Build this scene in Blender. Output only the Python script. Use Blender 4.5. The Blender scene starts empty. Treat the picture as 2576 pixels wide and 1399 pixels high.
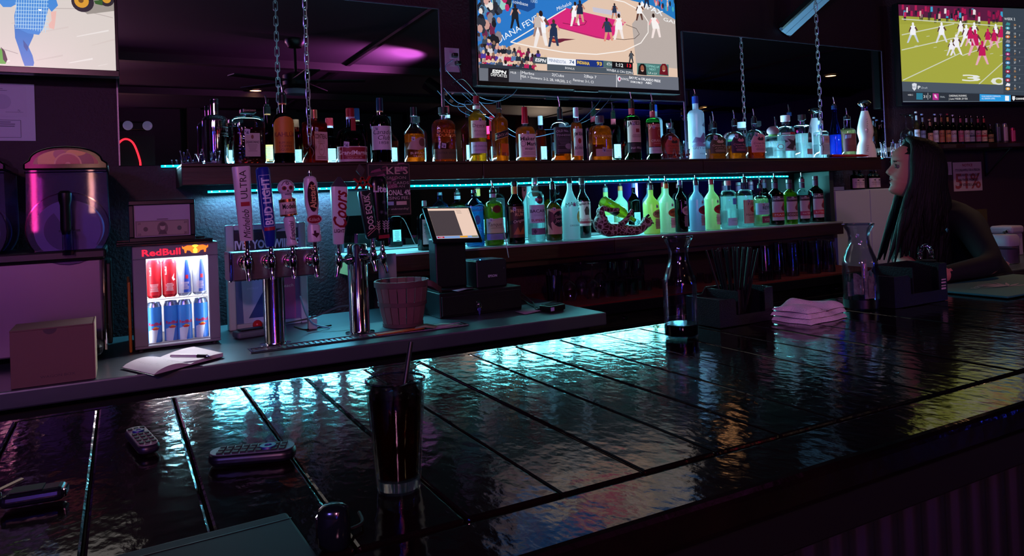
import bpy, math, random
from mathutils import Vector, Matrix
PI = math.pi
S = bpy.context.scene
COL = S.collection
random.seed(7)
# ---------------------------------------------------------------- camera
F, CX, CY, YAW, PITCH, ROLL = 1823.7, 1288.24, 480.9, .49670, .01288, -.03944
CAM = Vector((0, 0, 1.45))
_f = Vector((math.sin(YAW)*math.cos(PITCH), math.cos(YAW)*math.cos(PITCH), math.sin(PITCH)))
_r = Vector((math.cos(YAW), -math.sin(YAW), 0)); _u = _r.cross(_f)
_R = math.cos(ROLL)*_r + math.sin(ROLL)*_u; _U = -math.sin(ROLL)*_r + math.cos(ROLL)*_u
cd = bpy.data.cameras.new('camera'); cam = bpy.data.objects.new('camera', cd); COL.objects.link(cam)
cam.matrix_world = Matrix(((_R.x, _U.x, -_f.x, CAM.x), (_R.y, _U.y, -_f.y, CAM.y), (_R.z, _U.z, -_f.z, CAM.z), (0, 0, 0, 1)))
cd.sensor_fit = 'HORIZONTAL'; cd.sensor_width = 36; cd.lens = F/2576*36
cd.shift_x = -(CX-1288)/2576; cd.shift_y = (CY-699.5)/2576; cd.clip_start = .02
S.camera = cam
def at(x, y, X=None, Y=None, Z=None):
    d = _R*((x-CX)/F) - _U*((y-CY)/F) + _f
    t = (Y-CAM.y)/d.y if Y is not None else (Z-CAM.z)/d.z if Z is not None else (X-CAM.x)/d.x
    return CAM + d*t
def depth(p): return (Vector(p)-CAM).dot(_f)
# ---------------------------------------------------------------- world, exposure
w = bpy.data.worlds.new('world'); S.world = w; w.use_nodes = True
w.node_tree.nodes['Background'].inputs[0].default_value = (.02, .012, .03, 1)
w.node_tree.nodes['Background'].inputs[1].default_value = .05
S.view_settings.view_transform = 'Standard'; S.view_settings.look = 'None'
S.view_settings.gamma = 1; S.view_settings.exposure = 0; S.view_settings.use_curve_mapping = False
c = S.cycles
c.max_bounces = 12; c.transmission_bounces = 10; c.glossy_bounces = 5; c.diffuse_bounces = 2; c.adaptive_threshold = .03; c.transparent_max_bounces = 24
c.sample_clamp_indirect = 4; c.blur_glossy = .5; c.use_denoising = True
# ---------------------------------------------------------------- room lamps (the fixtures are built further down at the same spots)
PINK_AT = Vector((2.80, .34, 2.70)); BLUE_AT = Vector((-2.2, -1.4, 2.6)); MAG_AT = Vector((-.9, -2.2, 2.7))
DOWN = [(1.58, -2.45), (7.42, -3.1), (5.68, -4.2), (9.3, -2.54), (8.65, .64), (5.03, 2.16)]
def lamp(name, typ, loc, to, col, power, size=.2, angle=60, blend=.5):
    l = bpy.data.lights.new(name, typ); l.color = col; l.energy = power
    if typ == 'SPOT': l.spot_size = math.radians(angle); l.spot_blend = blend; l.shadow_soft_size = size
    elif typ == 'AREA': l.shape = 'DISK'; l.size = size
    else: l.shadow_soft_size = size
    o = bpy.data.objects.new(name, l); COL.objects.link(o); o.location = loc
    o.rotation_euler = (Vector(to)-Vector(loc)).to_track_quat('-Z', 'Y').to_euler()
    return o
lamp('pink_uplight', 'SPOT', PINK_AT+Vector((-.03, -.02, .025)), PINK_AT+Vector((-.30, -.22, .30)), (1, .16, .8), 330, .03, 120, .8)
lamp('magenta_wash', 'SPOT', MAG_AT, (1.9, 3.4, 1.6), (1, .38, .62), 190, .10, 78, 1)
lamp('blue_wash', 'SPOT', BLUE_AT, (1.2, 3.0, 1.2), (.16, .16, 1), 130, .10, 90, .9)
for x, y in DOWN:
    lamp('downlight_beam', 'SPOT', (x, y, 2.93), (x, y, 0), (1, .62, .35), 30, .06, 140, .8)
# ---------------------------------------------------------------- materials
def lin(c):
    if isinstance(c, str):
        c = c.lstrip('#'); c = [int(c[i:i+2], 16)/255 for i in (0, 2, 4)]
        c = [v/12.92 if v <= .04045 else ((v+.055)/1.055)**2.4 for v in c]
    return (c[0], c[1], c[2], 1)
MATS = {}
def mat(name, col='808080', rough=.5, metal=0, spec=.5, emit=None, es=1, bump=None, bs=.2, trans=0, ior=1.45, coat=0, tex=None, aniso=0, alpha=None):
    """principled material; bump=(scale, detail) noise relief; tex=(colour2, scale, stretch) noise colour variation"""
    if name in MATS: return MATS[name]
    m = bpy.data.materials.new(name); m.use_nodes = True; MATS[name] = m
    nt = m.node_tree; b = nt.nodes['Principled BSDF']; I = b.inputs
    I['Base Color'].default_value = lin(col); I['Roughness'].default_value = rough; I['Metallic'].default_value = metal
    I['Specular IOR Level'].default_value = spec; I['IOR'].default_value = ior; I['Transmission Weight'].default_value = trans
    I['Coat Weight'].default_value = coat; I['Coat Roughness'].default_value = .05
    if aniso: I['Anisotropic'].default_value = aniso
    if emit: I['Emission Color'].default_value = lin(emit); I['Emission Strength'].default_value = es
    N = nt.nodes.new; L = nt.links.new
    if bump or tex: tc = N('ShaderNodeTexCoord')
    if bump:
        mp = N('ShaderNodeMapping'); L(tc.outputs['Object'], mp.inputs[0]); mp.inputs['Scale'].default_value = bump[2] if len(bump) > 2 else (1, 1, 1)
        n = N('ShaderNodeTexNoise'); n.inputs['Scale'].default_value = bump[0]; n.inputs['Detail'].default_value = bump[1]
        L(mp.outputs[0], n.inputs['Vector']); bp = N('ShaderNodeBump'); bp.inputs['Strength'].default_value = bs; bp.inputs['Distance'].default_value = .01
        L(n.outputs[0], bp.inputs['Height']); L(bp.outputs[0], I['Normal'])
    if tex:
        mp = N('ShaderNodeMapping'); L(tc.outputs['Object'], mp.inputs[0]); mp.inputs['Scale'].default_value = tex[2] if len(tex) > 2 else (1, 1, 1)
        n = N('ShaderNodeTexNoise'); n.inputs['Scale'].default_value = tex[1]; n.inputs['Detail'].default_value = 6; n.inputs['Roughness'].default_value = .65
        L(mp.outputs[0], n.inputs['Vector']); r = N('ShaderNodeValToRGB'); r.color_ramp.elements[0].color = lin(col); r.color_ramp.elements[1].color = lin(tex[0])
        r.color_ramp.elements[0].position = .35; r.color_ramp.elements[1].position = .7
        L(n.outputs[0], r.inputs[0]); L(r.outputs[0], I['Base Color'])
    return m
def thin_glass(name, tint='e8f4f6', refl=1.0, frost=0):
    """thin clear glass: fresnel mix of a clear tinted pass-through and a sharp reflection"""
    if name in MATS: return MATS[name]
    m = bpy.data.materials.new(name); m.use_nodes = True; MATS[name] = m
    nt = m.node_tree; nt.nodes.clear(); N = nt.nodes.new; L = nt.links.new
    o = N('ShaderNodeOutputMaterial'); mx = N('ShaderNodeMixShader'); t = N('ShaderNodeBsdfTransparent'); g = N('ShaderNodeBsdfGlossy')
    t.inputs[0].default_value = lin(tint); g.inputs['Roughness'].default_value = .03
    fr = N('ShaderNodeLayerWeight'); fr.inputs[0].default_value = .22
    mt = N('ShaderNodeMath'); mt.operation = 'MULTIPLY_ADD'; mt.inputs[1].default_value = min(.85, .45*refl); mt.inputs[2].default_value = .035*refl
    L(fr.outputs['Fresnel'], mt.inputs[0]); L(mt.outputs[0], mx.inputs[0]); L(g.outputs[0], mx.inputs[2]); L(mx.outputs[0], o.inputs[0])
    if frost:
        d = N('ShaderNodeBsdfDiffuse'); d.inputs[0].default_value = lin(tint); ms = N('ShaderNodeMixShader'); ms.inputs[0].default_value = frost; L(t.outputs[0], ms.inputs[1]); L(d.outputs[0], ms.inputs[2]); L(ms.outputs[0], mx.inputs[1])
    else: L(t.outputs[0], mx.inputs[1])
    return m
def liquor(name, col, clear=.55, rough=.0, cut=None, glow=.09):
    """glass filled with liquid: tinted straight pass + refraction under a fresnel gloss; cut=(scale,strength) gives pressed facets"""
    if name in MATS: return MATS[name]
    m = bpy.data.materials.new(name); m.use_nodes = True; MATS[name] = m
    nt = m.node_tree; nt.nodes.clear(); N = nt.nodes.new; L = nt.links.new
    o = N('ShaderNodeOutputMaterial'); t = N('ShaderNodeBsdfTransparent'); r = N('ShaderNodeBsdfRefraction'); g = N('ShaderNodeBsdfGlossy')
    t.inputs[0].default_value = lin(col); r.inputs['Color'].default_value = lin(col); r.inputs['IOR'].default_value = 1.33; r.inputs['Roughness'].default_value = rough
    g.inputs['Roughness'].default_value = .03
    m0 = N('ShaderNodeMixShader'); m0.inputs[0].default_value = clear; L(t.outputs[0], m0.inputs[1]); L(r.outputs[0], m0.inputs[2])
    tl = N('ShaderNodeBsdfTranslucent'); tl.inputs[0].default_value = lin(col); m1 = N('ShaderNodeMixShader'); m1.inputs[0].default_value = glow; L(m0.outputs[0], m1.inputs[1]); L(tl.outputs[0], m1.inputs[2])
    fr = N('ShaderNodeLayerWeight'); fr.inputs[0].default_value = .3
    mt = N('ShaderNodeMath'); mt.operation = 'MULTIPLY_ADD'; mt.inputs[1].default_value = .7; mt.inputs[2].default_value = .04
    m2 = N('ShaderNodeMixShader'); L(fr.outputs['Fresnel'], mt.inputs[0]); L(mt.outputs[0], m2.inputs[0]); L(m1.outputs[0], m2.inputs[1]); L(g.outputs[0], m2.inputs[2]); L(m2.outputs[0], o.inputs[0])
    if cut:
        tc = N('ShaderNodeTexCoord'); v = N('ShaderNodeTexVoronoi'); v.inputs['Scale'].default_value = cut[0]; bp = N('ShaderNodeBump'); bp.inputs['Strength'].default_value = cut[1]; bp.inputs['Distance'].default_value = .01
        L(tc.outputs['Object'], v.inputs['Vector']); L(v.outputs['Distance'], bp.inputs['Height'])
        for n in (r, g): L(bp.outputs[0], n.inputs['Normal'])
        L(bp.outputs[0], fr.inputs['Normal'])
    return m
def print_mat(name, emit=0, rough=.5, metal=0):
    """flat print: colour comes from the per-face colour of the printed shapes"""
    if name in MATS: return MATS[name]
    m = bpy.data.materials.new(name); m.use_nodes = True; MATS[name] = m
    nt = m.node_tree; b = nt.nodes['Principled BSDF']; a = nt.nodes.new('ShaderNodeVertexColor'); a.layer_name = 'Col'
    b.inputs['Roughness'].default_value = rough; b.inputs['Metallic'].default_value = metal
    if emit:
        b.inputs['Base Color'].default_value = (.01, .01, .01, 1); nt.links.new(a.outputs[0], b.inputs['Emission Color']); b.inputs['Emission Strength'].default_value = emit
        b.inputs['Roughness'].default_value = .25
    else: nt.links.new(a.outputs[0], b.inputs['Base Color'])
    return m
# ---------------------------------------------------------------- mesh helpers
class MB:
    def __init__(s): s.v = []; s.f = []
    def add(s, vs, fs):
        n = len(s.v); s.v += [tuple(x) for x in vs]; s.f += [tuple(i+n for i in f) for f in fs]; return s
    def box(s, c, d, rot=None):
        h = [x/2 for x in d]; vs = [Vector((a*h[0], b*h[1], e*h[2])) for a in (-1, 1) for b in (-1, 1) for e in (-1, 1)]
        if rot: vs = [rot @ x for x in vs]
        return s.add([x+Vector(c) for x in vs], [(0, 1, 3, 2), (4, 6, 7, 5), (0, 4, 5, 1), (2, 3, 7, 6), (0, 2, 6, 4), (1, 5, 7, 3)])
    def bx(s, x0, x1, y0, y1, z0, z1): return s.box(((x0+x1)/2, (y0+y1)/2, (z0+z1)/2), (abs(x1-x0), abs(y1-y0), abs(z1-z0)))
    def rings(s, rs, cap0=True, cap1=True, closed=True):
        n = len(rs[0]); vs = [p for r in rs for p in r]; fs = []
        for i in range(len(rs)-1):
            for j in range(n if closed else n-1):
                k = (j+1) % n; fs.append((i*n+j, i*n+k, (i+1)*n+k, (i+1)*n+j))
        if cap0: fs.append(tuple(range(n-1, -1, -1)))
        if cap1: fs.append(tuple((len(rs)-1)*n+j for j in range(n)))
        return s.add(vs, fs)
    def lathe(s, prof, n=24, c=(0, 0, 0), sx=1, sy=1, e=2.0, cap0=True, cap1=True, flute=0, nf=0):
        """profile [(r,z)]; e>2 squares the section"""
        rs = []
        for r, z in prof:
            ring = []
            for j in range(n):
                a = 2*PI*(j+.5)/n; ca, sa = math.cos(a), math.sin(a)
                k = (abs(ca)**e+abs(sa)**e)**(-1/e) if e != 2 else 1
                if flute: k *= 1+flute*math.cos(nf*a)
                ring.append((c[0]+r*k*ca*sx, c[1]+r*k*sa*sy, c[2]+z))
            rs.append(ring)
        return s.rings(rs, cap0, cap1)
    def cyl(s, p0, p1, r0, r1=None, n=12, cap=True):
        r1 = r0 if r1 is None else r1; p0, p1 = Vector(p0), Vector(p1); q = (p1-p0).to_track_quat('Z', 'Y')
        R = [[p+q @ Vector((r*math.cos(2*PI*j/n), r*math.sin(2*PI*j/n), 0)) for j in range(n)] for p, r in ((p0, r0), (p1, r1))]
        return s.rings(R, cap, cap)
    def tube(s, pts, r, n=6, closed=False, smooth=0):
        pts = [Vector(p) for p in pts]
        if smooth:
            if isinstance(r, (list, tuple)): r = [r[min(i//smooth, len(r)-2)]*(1-(i/smooth-min(i//smooth, len(r)-2)))+r[min(i//smooth, len(r)-2)+1]*(i/smooth-min(i//smooth, len(r)-2)) for i in range((len(pts)-1)*smooth+1)]
            pts = spline(pts, smooth)
        R = []; m = len(pts); up = Vector((.13, .27, .95))
        for i, p in enumerate(pts):
            a = pts[(i-1) % m] if closed or i else p; b = pts[(i+1) % m] if closed or i < m-1 else p
            t = (b-a).normalized(); x = t.cross(up)
            if x.length < 1e-3: x = t.cross(Vector((1, 0, 0)))
            x.normalize(); y = x.cross(t); rr = r[i] if isinstance(r, (list, tuple)) else r
            up = y
            R.append([p+x*rr*math.cos(2*PI*j/n)+y*rr*math.sin(2*PI*j/n) for j in range(n)])
        if closed: R.append(R[0]); return s.rings(R, False, False)
        return s.rings(R)
    def ball(s, c, r, nu=12, nv=8):
        r = r if isinstance(r, (tuple, list)) else (r, r, r)
        return s.lathe([(max(1e-5, math.sin(PI*i/nv)), -math.cos(PI*i/nv)) for i in range(nv+1)], nu, (0, 0, 0)) if False else s._ball(c, r, nu, nv)
    def _ball(s, c, r, nu, nv):
        R = [[(c[0]+r[0]*math.sin(PI*i/nv)*math.cos(2*PI*j/nu), c[1]+r[1]*math.sin(PI*i/nv)*math.sin(2*PI*j/nu), c[2]-r[2]*math.cos(PI*i/nv)) for j in range(nu)] for i in range(1, nv)]
        n = len(s.v); s.rings(R, False, False); b = len(s.v)
        s.v += [(c[0], c[1], c[2]-r[2]), (c[0], c[1], c[2]+r[2])]
        for j in range(nu):
            k = (j+1) % nu; s.f.append((b, n+k, n+j)); m = n+(nv-2)*nu; s.f.append((b+1, m+j, m+k))
        return s
    def prism(s, poly, h, M=None):
        """2-D polygon extruded by h along local z, placed by matrix M"""
        n = len(poly); vs = [Vector((x, y, 0)) for x, y in poly]+[Vector((x, y, h)) for x, y in poly]
        if M is not None: vs = [M @ x for x in vs]
        fs = [tuple(range(n-1, -1, -1)), tuple(range(n, 2*n))]+[(j, (j+1) % n, n+(j+1) % n, n+j) for j in range(n)]
        return s.add(vs, fs)
    def xf(s, M): s.v = [tuple(M @ Vector(p)) for p in s.v]; return s
    def mesh(s, name, m=None, smooth=None):
        me = bpy.data.meshes.new(name); me.from_pydata(s.v, [], s.f)
        if smooth is not None:
            me.polygons.foreach_set('use_smooth', [True]*len(me.polygons))
            if smooth < 179: me.set_sharp_from_angle(angle=math.radians(smooth))
        if m: me.materials.append(m)
        return me
    def build(s, name, m, parent=None, smooth=40, bevel=0, seg=2, loc=None, rot=None):
        me = s.mesh(name, m, smooth); return link(name, me, parent, bevel, seg, loc, rot)
def link(name, me, parent=None, bevel=0, seg=2, loc=None, rot=None):
    o = bpy.data.objects.new(name, me); COL.objects.link(o); o.parent = parent
    if loc is not None: o.location = loc
    if rot is not None: o.rotation_euler = rot
    if bevel:
        b = o.modifiers.new('bevel', 'BEVEL'); b.width = bevel; b.segments = seg; b.limit_method = 'ANGLE'; b.angle_limit = math.radians(40)
    return o
def spline(P, k):
    out = []; m = len(P)
    for i in range(m-1):
        a, b, c_, d = P[max(i-1, 0)], P[i], P[i+1], P[min(i+2, m-1)]
        for j in range(k):
            t = j/k; out.append(.5*((2*b)+(c_-a)*t+(2*a-5*b+4*c_-d)*t*t+(3*b-3*c_+d-a)*t**3))
    return out+[P[-1]]
def tag(o, label, cat, group=None):
    o['label'] = label; o['category'] = cat
    if group: o['group'] = group
    return o
def thing(name, label, cat, loc=(0, 0, 0), rz=0, group=None, rot=None):
    o = bpy.data.objects.new(name, None); COL.objects.link(o); o.location = loc; o.rotation_euler = rot or (0, 0, rz); o.empty_display_size = .05
    return tag(o, label, cat, group)
def struct(o): o['kind'] = 'structure'; return o
def copy_tree(o, parent=None, loc=None, rz=None):
    q = o.copy(); COL.objects.link(q); q.parent = parent
    if loc is not None: q.location = loc
    if rz is not None: q.rotation_euler = (0, 0, rz)
    for ch in list(o.children): copy_tree(ch, q)
    return q
# ---------------------------------------------------------------- flat print (lettering, labels, screens)
_GL = {}
def glyphs(s, bold=0, res=2):
    k = (s, bold, res)
    if k in _GL: return _GL[k]
    cu = bpy.data.curves.new('t', 'FONT'); cu.body = s; cu.size = 1; cu.resolution_u = res; cu.offset = bold; cu.fill_mode = 'FRONT'
    o = bpy.data.objects.new('t', cu); COL.objects.link(o); dg = bpy.context.evaluated_depsgraph_get()
    me = bpy.data.meshes.new_from_object(o.evaluated_get(dg)); v = [(p.co.x, p.co.y) for p in me.vertices]; f = [tuple(p.vertices) for p in me.polygons]
    bpy.data.objects.remove(o); bpy.data.curves.remove(cu); bpy.data.meshes.remove(me)
    x0 = min((p[0] for p in v), default=0); x1 = max((p[0] for p in v), default=1); y0 = min((p[1] for p in v), default=0); y1 = max((p[1] for p in v), default=1)
    _GL[k] = (v, f, x0, x1, y0, y1); return _GL[k]
class Print:
    def __init__(s, dz=.00012): s.v = []; s.f = []; s.c = []; s.z = dz; s.dz = dz
    def _a(s, vs, fs, col):
        n = len(s.v); s.v += [(x, y, s.z) for x, y in vs]; s.f += [tuple(i+n for i in f) for f in fs]; s.c += [lin(col)]*len(fs)
    def up(s): s.z += s.dz; return s
    def rect(s, x0, y0, x1, y1, col, nx=1, ny=1):
        vs = [(x0+(x1-x0)*i/nx, y0+(y1-y0)*j/ny) for j in range(ny+1) for i in range(nx+1)]
        s._a(vs, [(j*(nx+1)+i, j*(nx+1)+i+1, (j+1)*(nx+1)+i+1, (j+1)*(nx+1)+i) for j in range(ny) for i in range(nx)], col); return s.up()
    def poly(s, pts, col): s._a(pts, [tuple(range(len(pts)))], col); return s.up()
    def polys(s, lst):
        for pts, col in lst: s._a(pts, [tuple(range(len(pts)))], col)
        return s.up()
    def ell(s, cx, cy, rx, ry, col, n=14, hole=0, a0=0, a1=2*PI):
        P = [(cx+rx*math.cos(a0+(a1-a0)*i/n), cy+ry*math.sin(a0+(a1-a0)*i/n)) for i in range(n+(a1-a0 < 6.28))]
        if hole:
            Q = [(cx+(x-cx)*hole, cy+(y-cy)*hole) for x, y in P]; m = len(P); e = m if a1-a0 > 6.28 else m-1
            s._a(P+Q, [(i, (i+1) % m, m+(i+1) % m, m+i) for i in range(e)], col)
        else: s._a(P, [tuple(range(len(P)))], col)
        return s.up()
    def line(s, pts, wd, col):
        for (a, b), (c_, d) in zip(pts, pts[1:]):
            l = math.hypot(c_-a, d-b) or 1; nx, ny = -(d-b)/l*wd/2, (c_-a)/l*wd/2
            s._a([(a-nx, b-ny), (c_-nx, d-ny), (c_+nx, d+ny), (a+nx, b+ny)], [(0, 1, 2, 3)], col)
        return s.up()
    def text(s, t, x, y, h, col, w=None, al='C', bold=0, shear=0, rot=0, flip=False, res=2, arch=0):
        v, f, x0, x1, y0, y1 = glyphs(t, bold, res); k = h/.72; W = (x1-x0)*k; kx = k*(w/W) if w else k; W = (x1-x0)*kx
        ox = -W/2 if al == 'C' else 0 if al == 'L' else -W; ca, sa = math.cos(rot), math.sin(rot); o = []
        for a, b in v:
            px = (a-x0)*kx+ox+b*k*shear; py = b*k-h/2
            if arch: py += arch*(1-(2*px/W)**2)
            if flip: px = -px
            o.append((x+px*ca-py*sa, y+px*sa+py*ca))
        s._a(o, f if not flip else [tuple(reversed(q)) for q in f], col); return s.up()
    def lines(s, x, y, w_, n, dy, h, col, seed=1):
        r = random.Random(seed)
        for i in range(n): s._a(*[(lambda q: ([(x-q, y-i*dy), (x+q, y-i*dy), (x+q, y-i*dy+h), (x-q, y-i*dy+h)], [(0, 1, 2, 3)]))(w_/2*r.uniform(.6, 1))][0], col)
        return s.up()
    def strips(s, wd):
        """cut wide shapes into upright strips so that they can follow a curved surface"""
        V, Fc, C = [], [], []
        def half(P, x, sg):
            o = []
            for i in range(len(P)):
                a, b = P[i-1], P[i]; ia, ib = (a[0]-x)*sg >= 0, (b[0]-x)*sg >= 0
                if ia != ib: t = (x-a[0])/(b[0]-a[0]); o.append((x, a[1]+(b[1]-a[1])*t, a[2]))
                if ib: o.append(b)
            return o
        for f, c_ in zip(s.f, s.c):
            P = [s.v[i] for i in f]; x0 = min(p[0] for p in P); x1 = max(p[0] for p in P)
            ks = [P] if x1-x0 <= wd else [half(half(P, k*wd, 1), (k+1)*wd, -1) for k in range(math.floor(x0/wd), math.floor(x1/wd)+1)]
            for Q in ks:
                if len(Q) > 2: Fc.append(tuple(range(len(V), len(V)+len(Q)))); V += Q; C.append(c_)
        s.v, s.f, s.c = V, Fc, C
    def build(s, name, m, parent=None, fn=None, M=None, loc=None, rot=None):
        if getattr(fn, 'bend', 0): s.strips(fn.bend)
        vs = [tuple(fn(*p)) if fn else p for p in s.v]
        if M is not None: vs = [tuple(M @ Vector(p)) for p in vs]
        me = bpy.data.meshes.new(name); me.from_pydata(vs, [], s.f); me.materials.append(m)
        a = me.color_attributes.new('Col', 'FLOAT_COLOR', 'CORNER'); d = []
        for p, col in zip(me.polygons, s.c): d += list(col)*p.loop_total
        a.data.foreach_set('color', d)
        return link(name, me, parent, loc=loc, rot=rot)
def wrap(r, a0=0, z0=0, sx=1, sy=1, e=2):
    """u along the round (or squared, e>2) surface, v up; a0=0 faces -Y"""
    def fn(u, v, z):
        s_, c_ = math.sin(u/r+a0), math.cos(u/r+a0); k = (abs(s_)**e+abs(c_)**e)**(-1/e) if e != 2 else 1
        return ((r*k+z)*s_*sx, -(r*k+z)*c_*sy, z0+v)
    fn.bend = r*.14; return fn
def front(y, z0=0, x0=0): return lambda u, v, z: (x0+u, y-z, z0+v)
PAPER = print_mat('paper_print', 0, .55); FOIL = print_mat('glossy_print', 0, .3)
GLASS = thin_glass('clear_glass'); CHROME = mat('chrome', 'd8d8dc', .08, 1); STEEL = mat('brushed_steel', '8f9096', .32, 1, bump=(60, 3, (1, 1, 40)), bs=.05)
BLACKP = mat('black_plastic', '08080a', .35); BLACKR = mat('black_rubber', '060607', .6)
# ================================================================ STRUCTURE
WY = 3.65
WALLM = mat('maroon_wall_paint', '2a0c1c', .6, bump=(90, 4), bs=.35)
DARKW = mat('dark_wall_paint', '150a18', .6, bump=(60, 3), bs=.2)
CEILM = mat('black_ceiling_sheet', '201e26', .75, bump=(1.6, 3, (1, .35, 1)), bs=.6)
FLOORM = mat('dark_floor', '0c0a0c', .5)
def quad(name, pts, m):
    o = MB().add(pts, [(0, 1, 2, 3)]).build(name, m, None, None); return struct(o)
def slab(name, x0, x1, y0, y1, z0, z1, m): return struct(MB().bx(x0, x1, y0, y1, z0, z1).build(name, m, None, None))
slab('floor', -3.2, 10.8, -4.8, 4.2, -.1, 0, FLOORM)
slab('wall_back', -3.2, 5.42, WY, WY+.12, 0, 3.0, WALLM)
slab('wall_left', -3.15, -3.0, -4.7, 3.65, 0, 3.0, WALLM)
slab('wall_front', -3.2, 10.8, -4.66, -4.5, 0, 3.0, DARKW)
slab('wall_side', 10.5, 10.65, -4.5, 3.65, 0, 3.0, WALLM)
RA = math.radians(-14)  # the wall beyond the mirrors turns towards the room
RD = Vector((math.cos(RA), math.sin(RA), 0)); RN = Vector((math.sin(RA), -math.cos(RA), 0)); RO = Vector((5.42, WY, 0))
mr = MB().bx(0, 5.3, 0, .12, 0, 3.0).build('wall_right', WALLM, None, None); mr.location = RO; mr.rotation_euler = (0, 0, RA); struct(mr)
cl = slab('ceiling', -3.2, 10.8, -4.8, 4.2, 3.0, 3.1, CEILM)
BEAM = mat('black_beam', '060508', .6)
for y in (-.5, -2.6): MB().bx(-3, 10.5, y-.06, y+.06, 2.92, 3.0).build('beam', BEAM, cl, None)
for x in (-.2, 2.22, 4.64, 7.06): MB().bx(x-.02, x+.02, -4.5, 3.6, 2.975, 3.0).build('seam_strip', BEAM, cl, None)
# opposite wall, seen only in the mirrors: posts
for i, x in enumerate((1.0, 2.4, 4.4, 6.6)): struct(MB().bx(x-.09, x+.09, -4.5, -4.3, 0, 3.0).build('trim_%d' % (i+1), BEAM, None, None))
# ---------------------------------------------------------------- recessed ceiling lights
bulb = mat('warm_bulb', 'ffffff', .5, emit='ffb070', es=14)
trimm = mat('light_trim', '303030', .4)
names = ['seen over the left shelf end', 'seen low in the middle mirror beside the whisky', 'seen deepest in the middle mirror', 'seen in the right mirror beside the frosted bottle', 'seen high in the right mirror', 'nearest the back bar']
for (x, y), nm in zip(DOWN, names):
    t = thing('ceiling_light', 'round warm recessed ceiling light '+nm, 'ceiling light', (x, y, 2.985), 0, 'recessed ceiling lights')
    MB().lathe([(.075, .012), (.095, .012), (.095, 0), (.075, 0)], 24, cap0=False, cap1=False).build('trim_ring', trimm, t)
    MB().lathe([(.074, .008), (.06, .012)], 24).build('bulb', bulb, t)
# stage lamps that give the room its pink, magenta and blue
def par(loc, to, name, label, col, es, r=.11):
    q = (Vector(to)-Vector(loc)).to_track_quat('-Z', 'Y').to_euler(); t = thing(name, label, 'stage lamp', loc, rot=q, group='coloured stage lamps')
    MB().lathe([(r*.75, .25), (r, .18), (r, .012), (r*.94, .012), (r*.94, .05), (r*.7, .06), (r*.6, .2)], 24, cap1=True).build('can', BLACKP, t)
    MB().lathe([(r*.9, .035), (r*.9, .03)], 24).build('lens', mat('lens_'+name, '000000', .3, emit=col, es=es), t)
    MB().bx(-r-.012, -r-.004, -.015, .015, .05, .33).bx(r+.004, r+.012, -.015, .015, .05, .33).bx(-r-.012, r+.012, -.015, .015, .325, .335).build('yoke', BLACKP, t)
par(MAG_AT+Vector((-.07, -.14, .06)), (1.9, 3.4, 1.6), 'stage_lamp', 'magenta stage lamp aimed at the back bar', 'ff2fa0', 22)
par(BLUE_AT+Vector((-.09, -.14, .06)), (1.2, 3.0, 1.2), 'stage_lamp', 'blue stage lamp aimed at the back bar', '2a30ff', 30)
par(PINK_AT, PINK_AT+Vector((-.30, -.22, .30)), 'stage_lamp', 'pink stage lamp tilted up at the ceiling', 'ff30c0', 3, .07)
sc = thing('added_wall_lamp', 'added warm lamp on the opposite wall, brightening the ceiling', 'added lamp', (7.0, -4.49, 2.2)); MB().lathe([(.05, 0), (.11, .16), (.105, .16), (.045, .01)], 20, (0, .12, 0)).build('shade', BLACKP, sc); MB().bx(-.03, .03, 0, .1, -.02, .04).build('arm', BLACKP, sc, None); MB().ball((0, .12, .07), .035, 12, 8).build('bulb', bulb, sc)  # added lamp and fixture, only to warm the ceiling reflected in the middle mirror
l = lamp('added_wall_light', 'SPOT', (7.0, -4.37, 2.4), (6.6, -3.6, 3.0), (1, .72, .5), 60, .05, 150, .8)
# light tubes on the opposite wall: red, pink, blue and white streaks on glass and chrome
def neon(x0, z0, x1, z1, y, col, es, label):
    t = thing('light_tube', label, 'light tube', ((x0+x1)/2, y, (z0+z1)/2), 0, 'light tubes on the opposite wall'); d = Vector(((x1-x0)/2, 0, (z1-z0)/2))
    MB().cyl(-d, d, .026, n=10).build('tube', mat('tube_'+col, '000000', emit=col, es=es), t)
    MB().cyl(-d*1.02, -d, .03, n=10).build('end_cap', BLACKP, t); MB().cyl(d, d*1.02, .03, n=10).build('end_cap', BLACKP, t)
    MB().box((0, -.04, 0), (.05+abs(d.x)*1.9, .02, .05+abs(d.z)*1.9)).build('backing', BLACKP, t)
neon(-1.6, 1.2, -1.6, 2.5, -4.42, '2340ff', 70, 'upright blue light tube left on the opposite wall')
neon(-.9, 1.3, -.9, 2.3, -4.42, 'ff3aa8', 60, 'upright pink light tube on the opposite wall')
neon(-.3, 1.5, -.3, 2.3, -4.42, 'ffb0a0', 40, 'upright salmon light tube on the opposite wall')
q = at(1226, 318, Y=2*WY+4.42); q2 = at(1228, 352, Y=2*WY+4.42); neon(q.x, q.z, q.x, q2.z, -4.42, 'ff2050', 14, 'short red light tube on the opposite wall')
neon(9.2, 1.3, 9.2, 2.3, -4.42, '3040ff', 60, 'upright blue light tube far right on the opposite wall')
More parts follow.
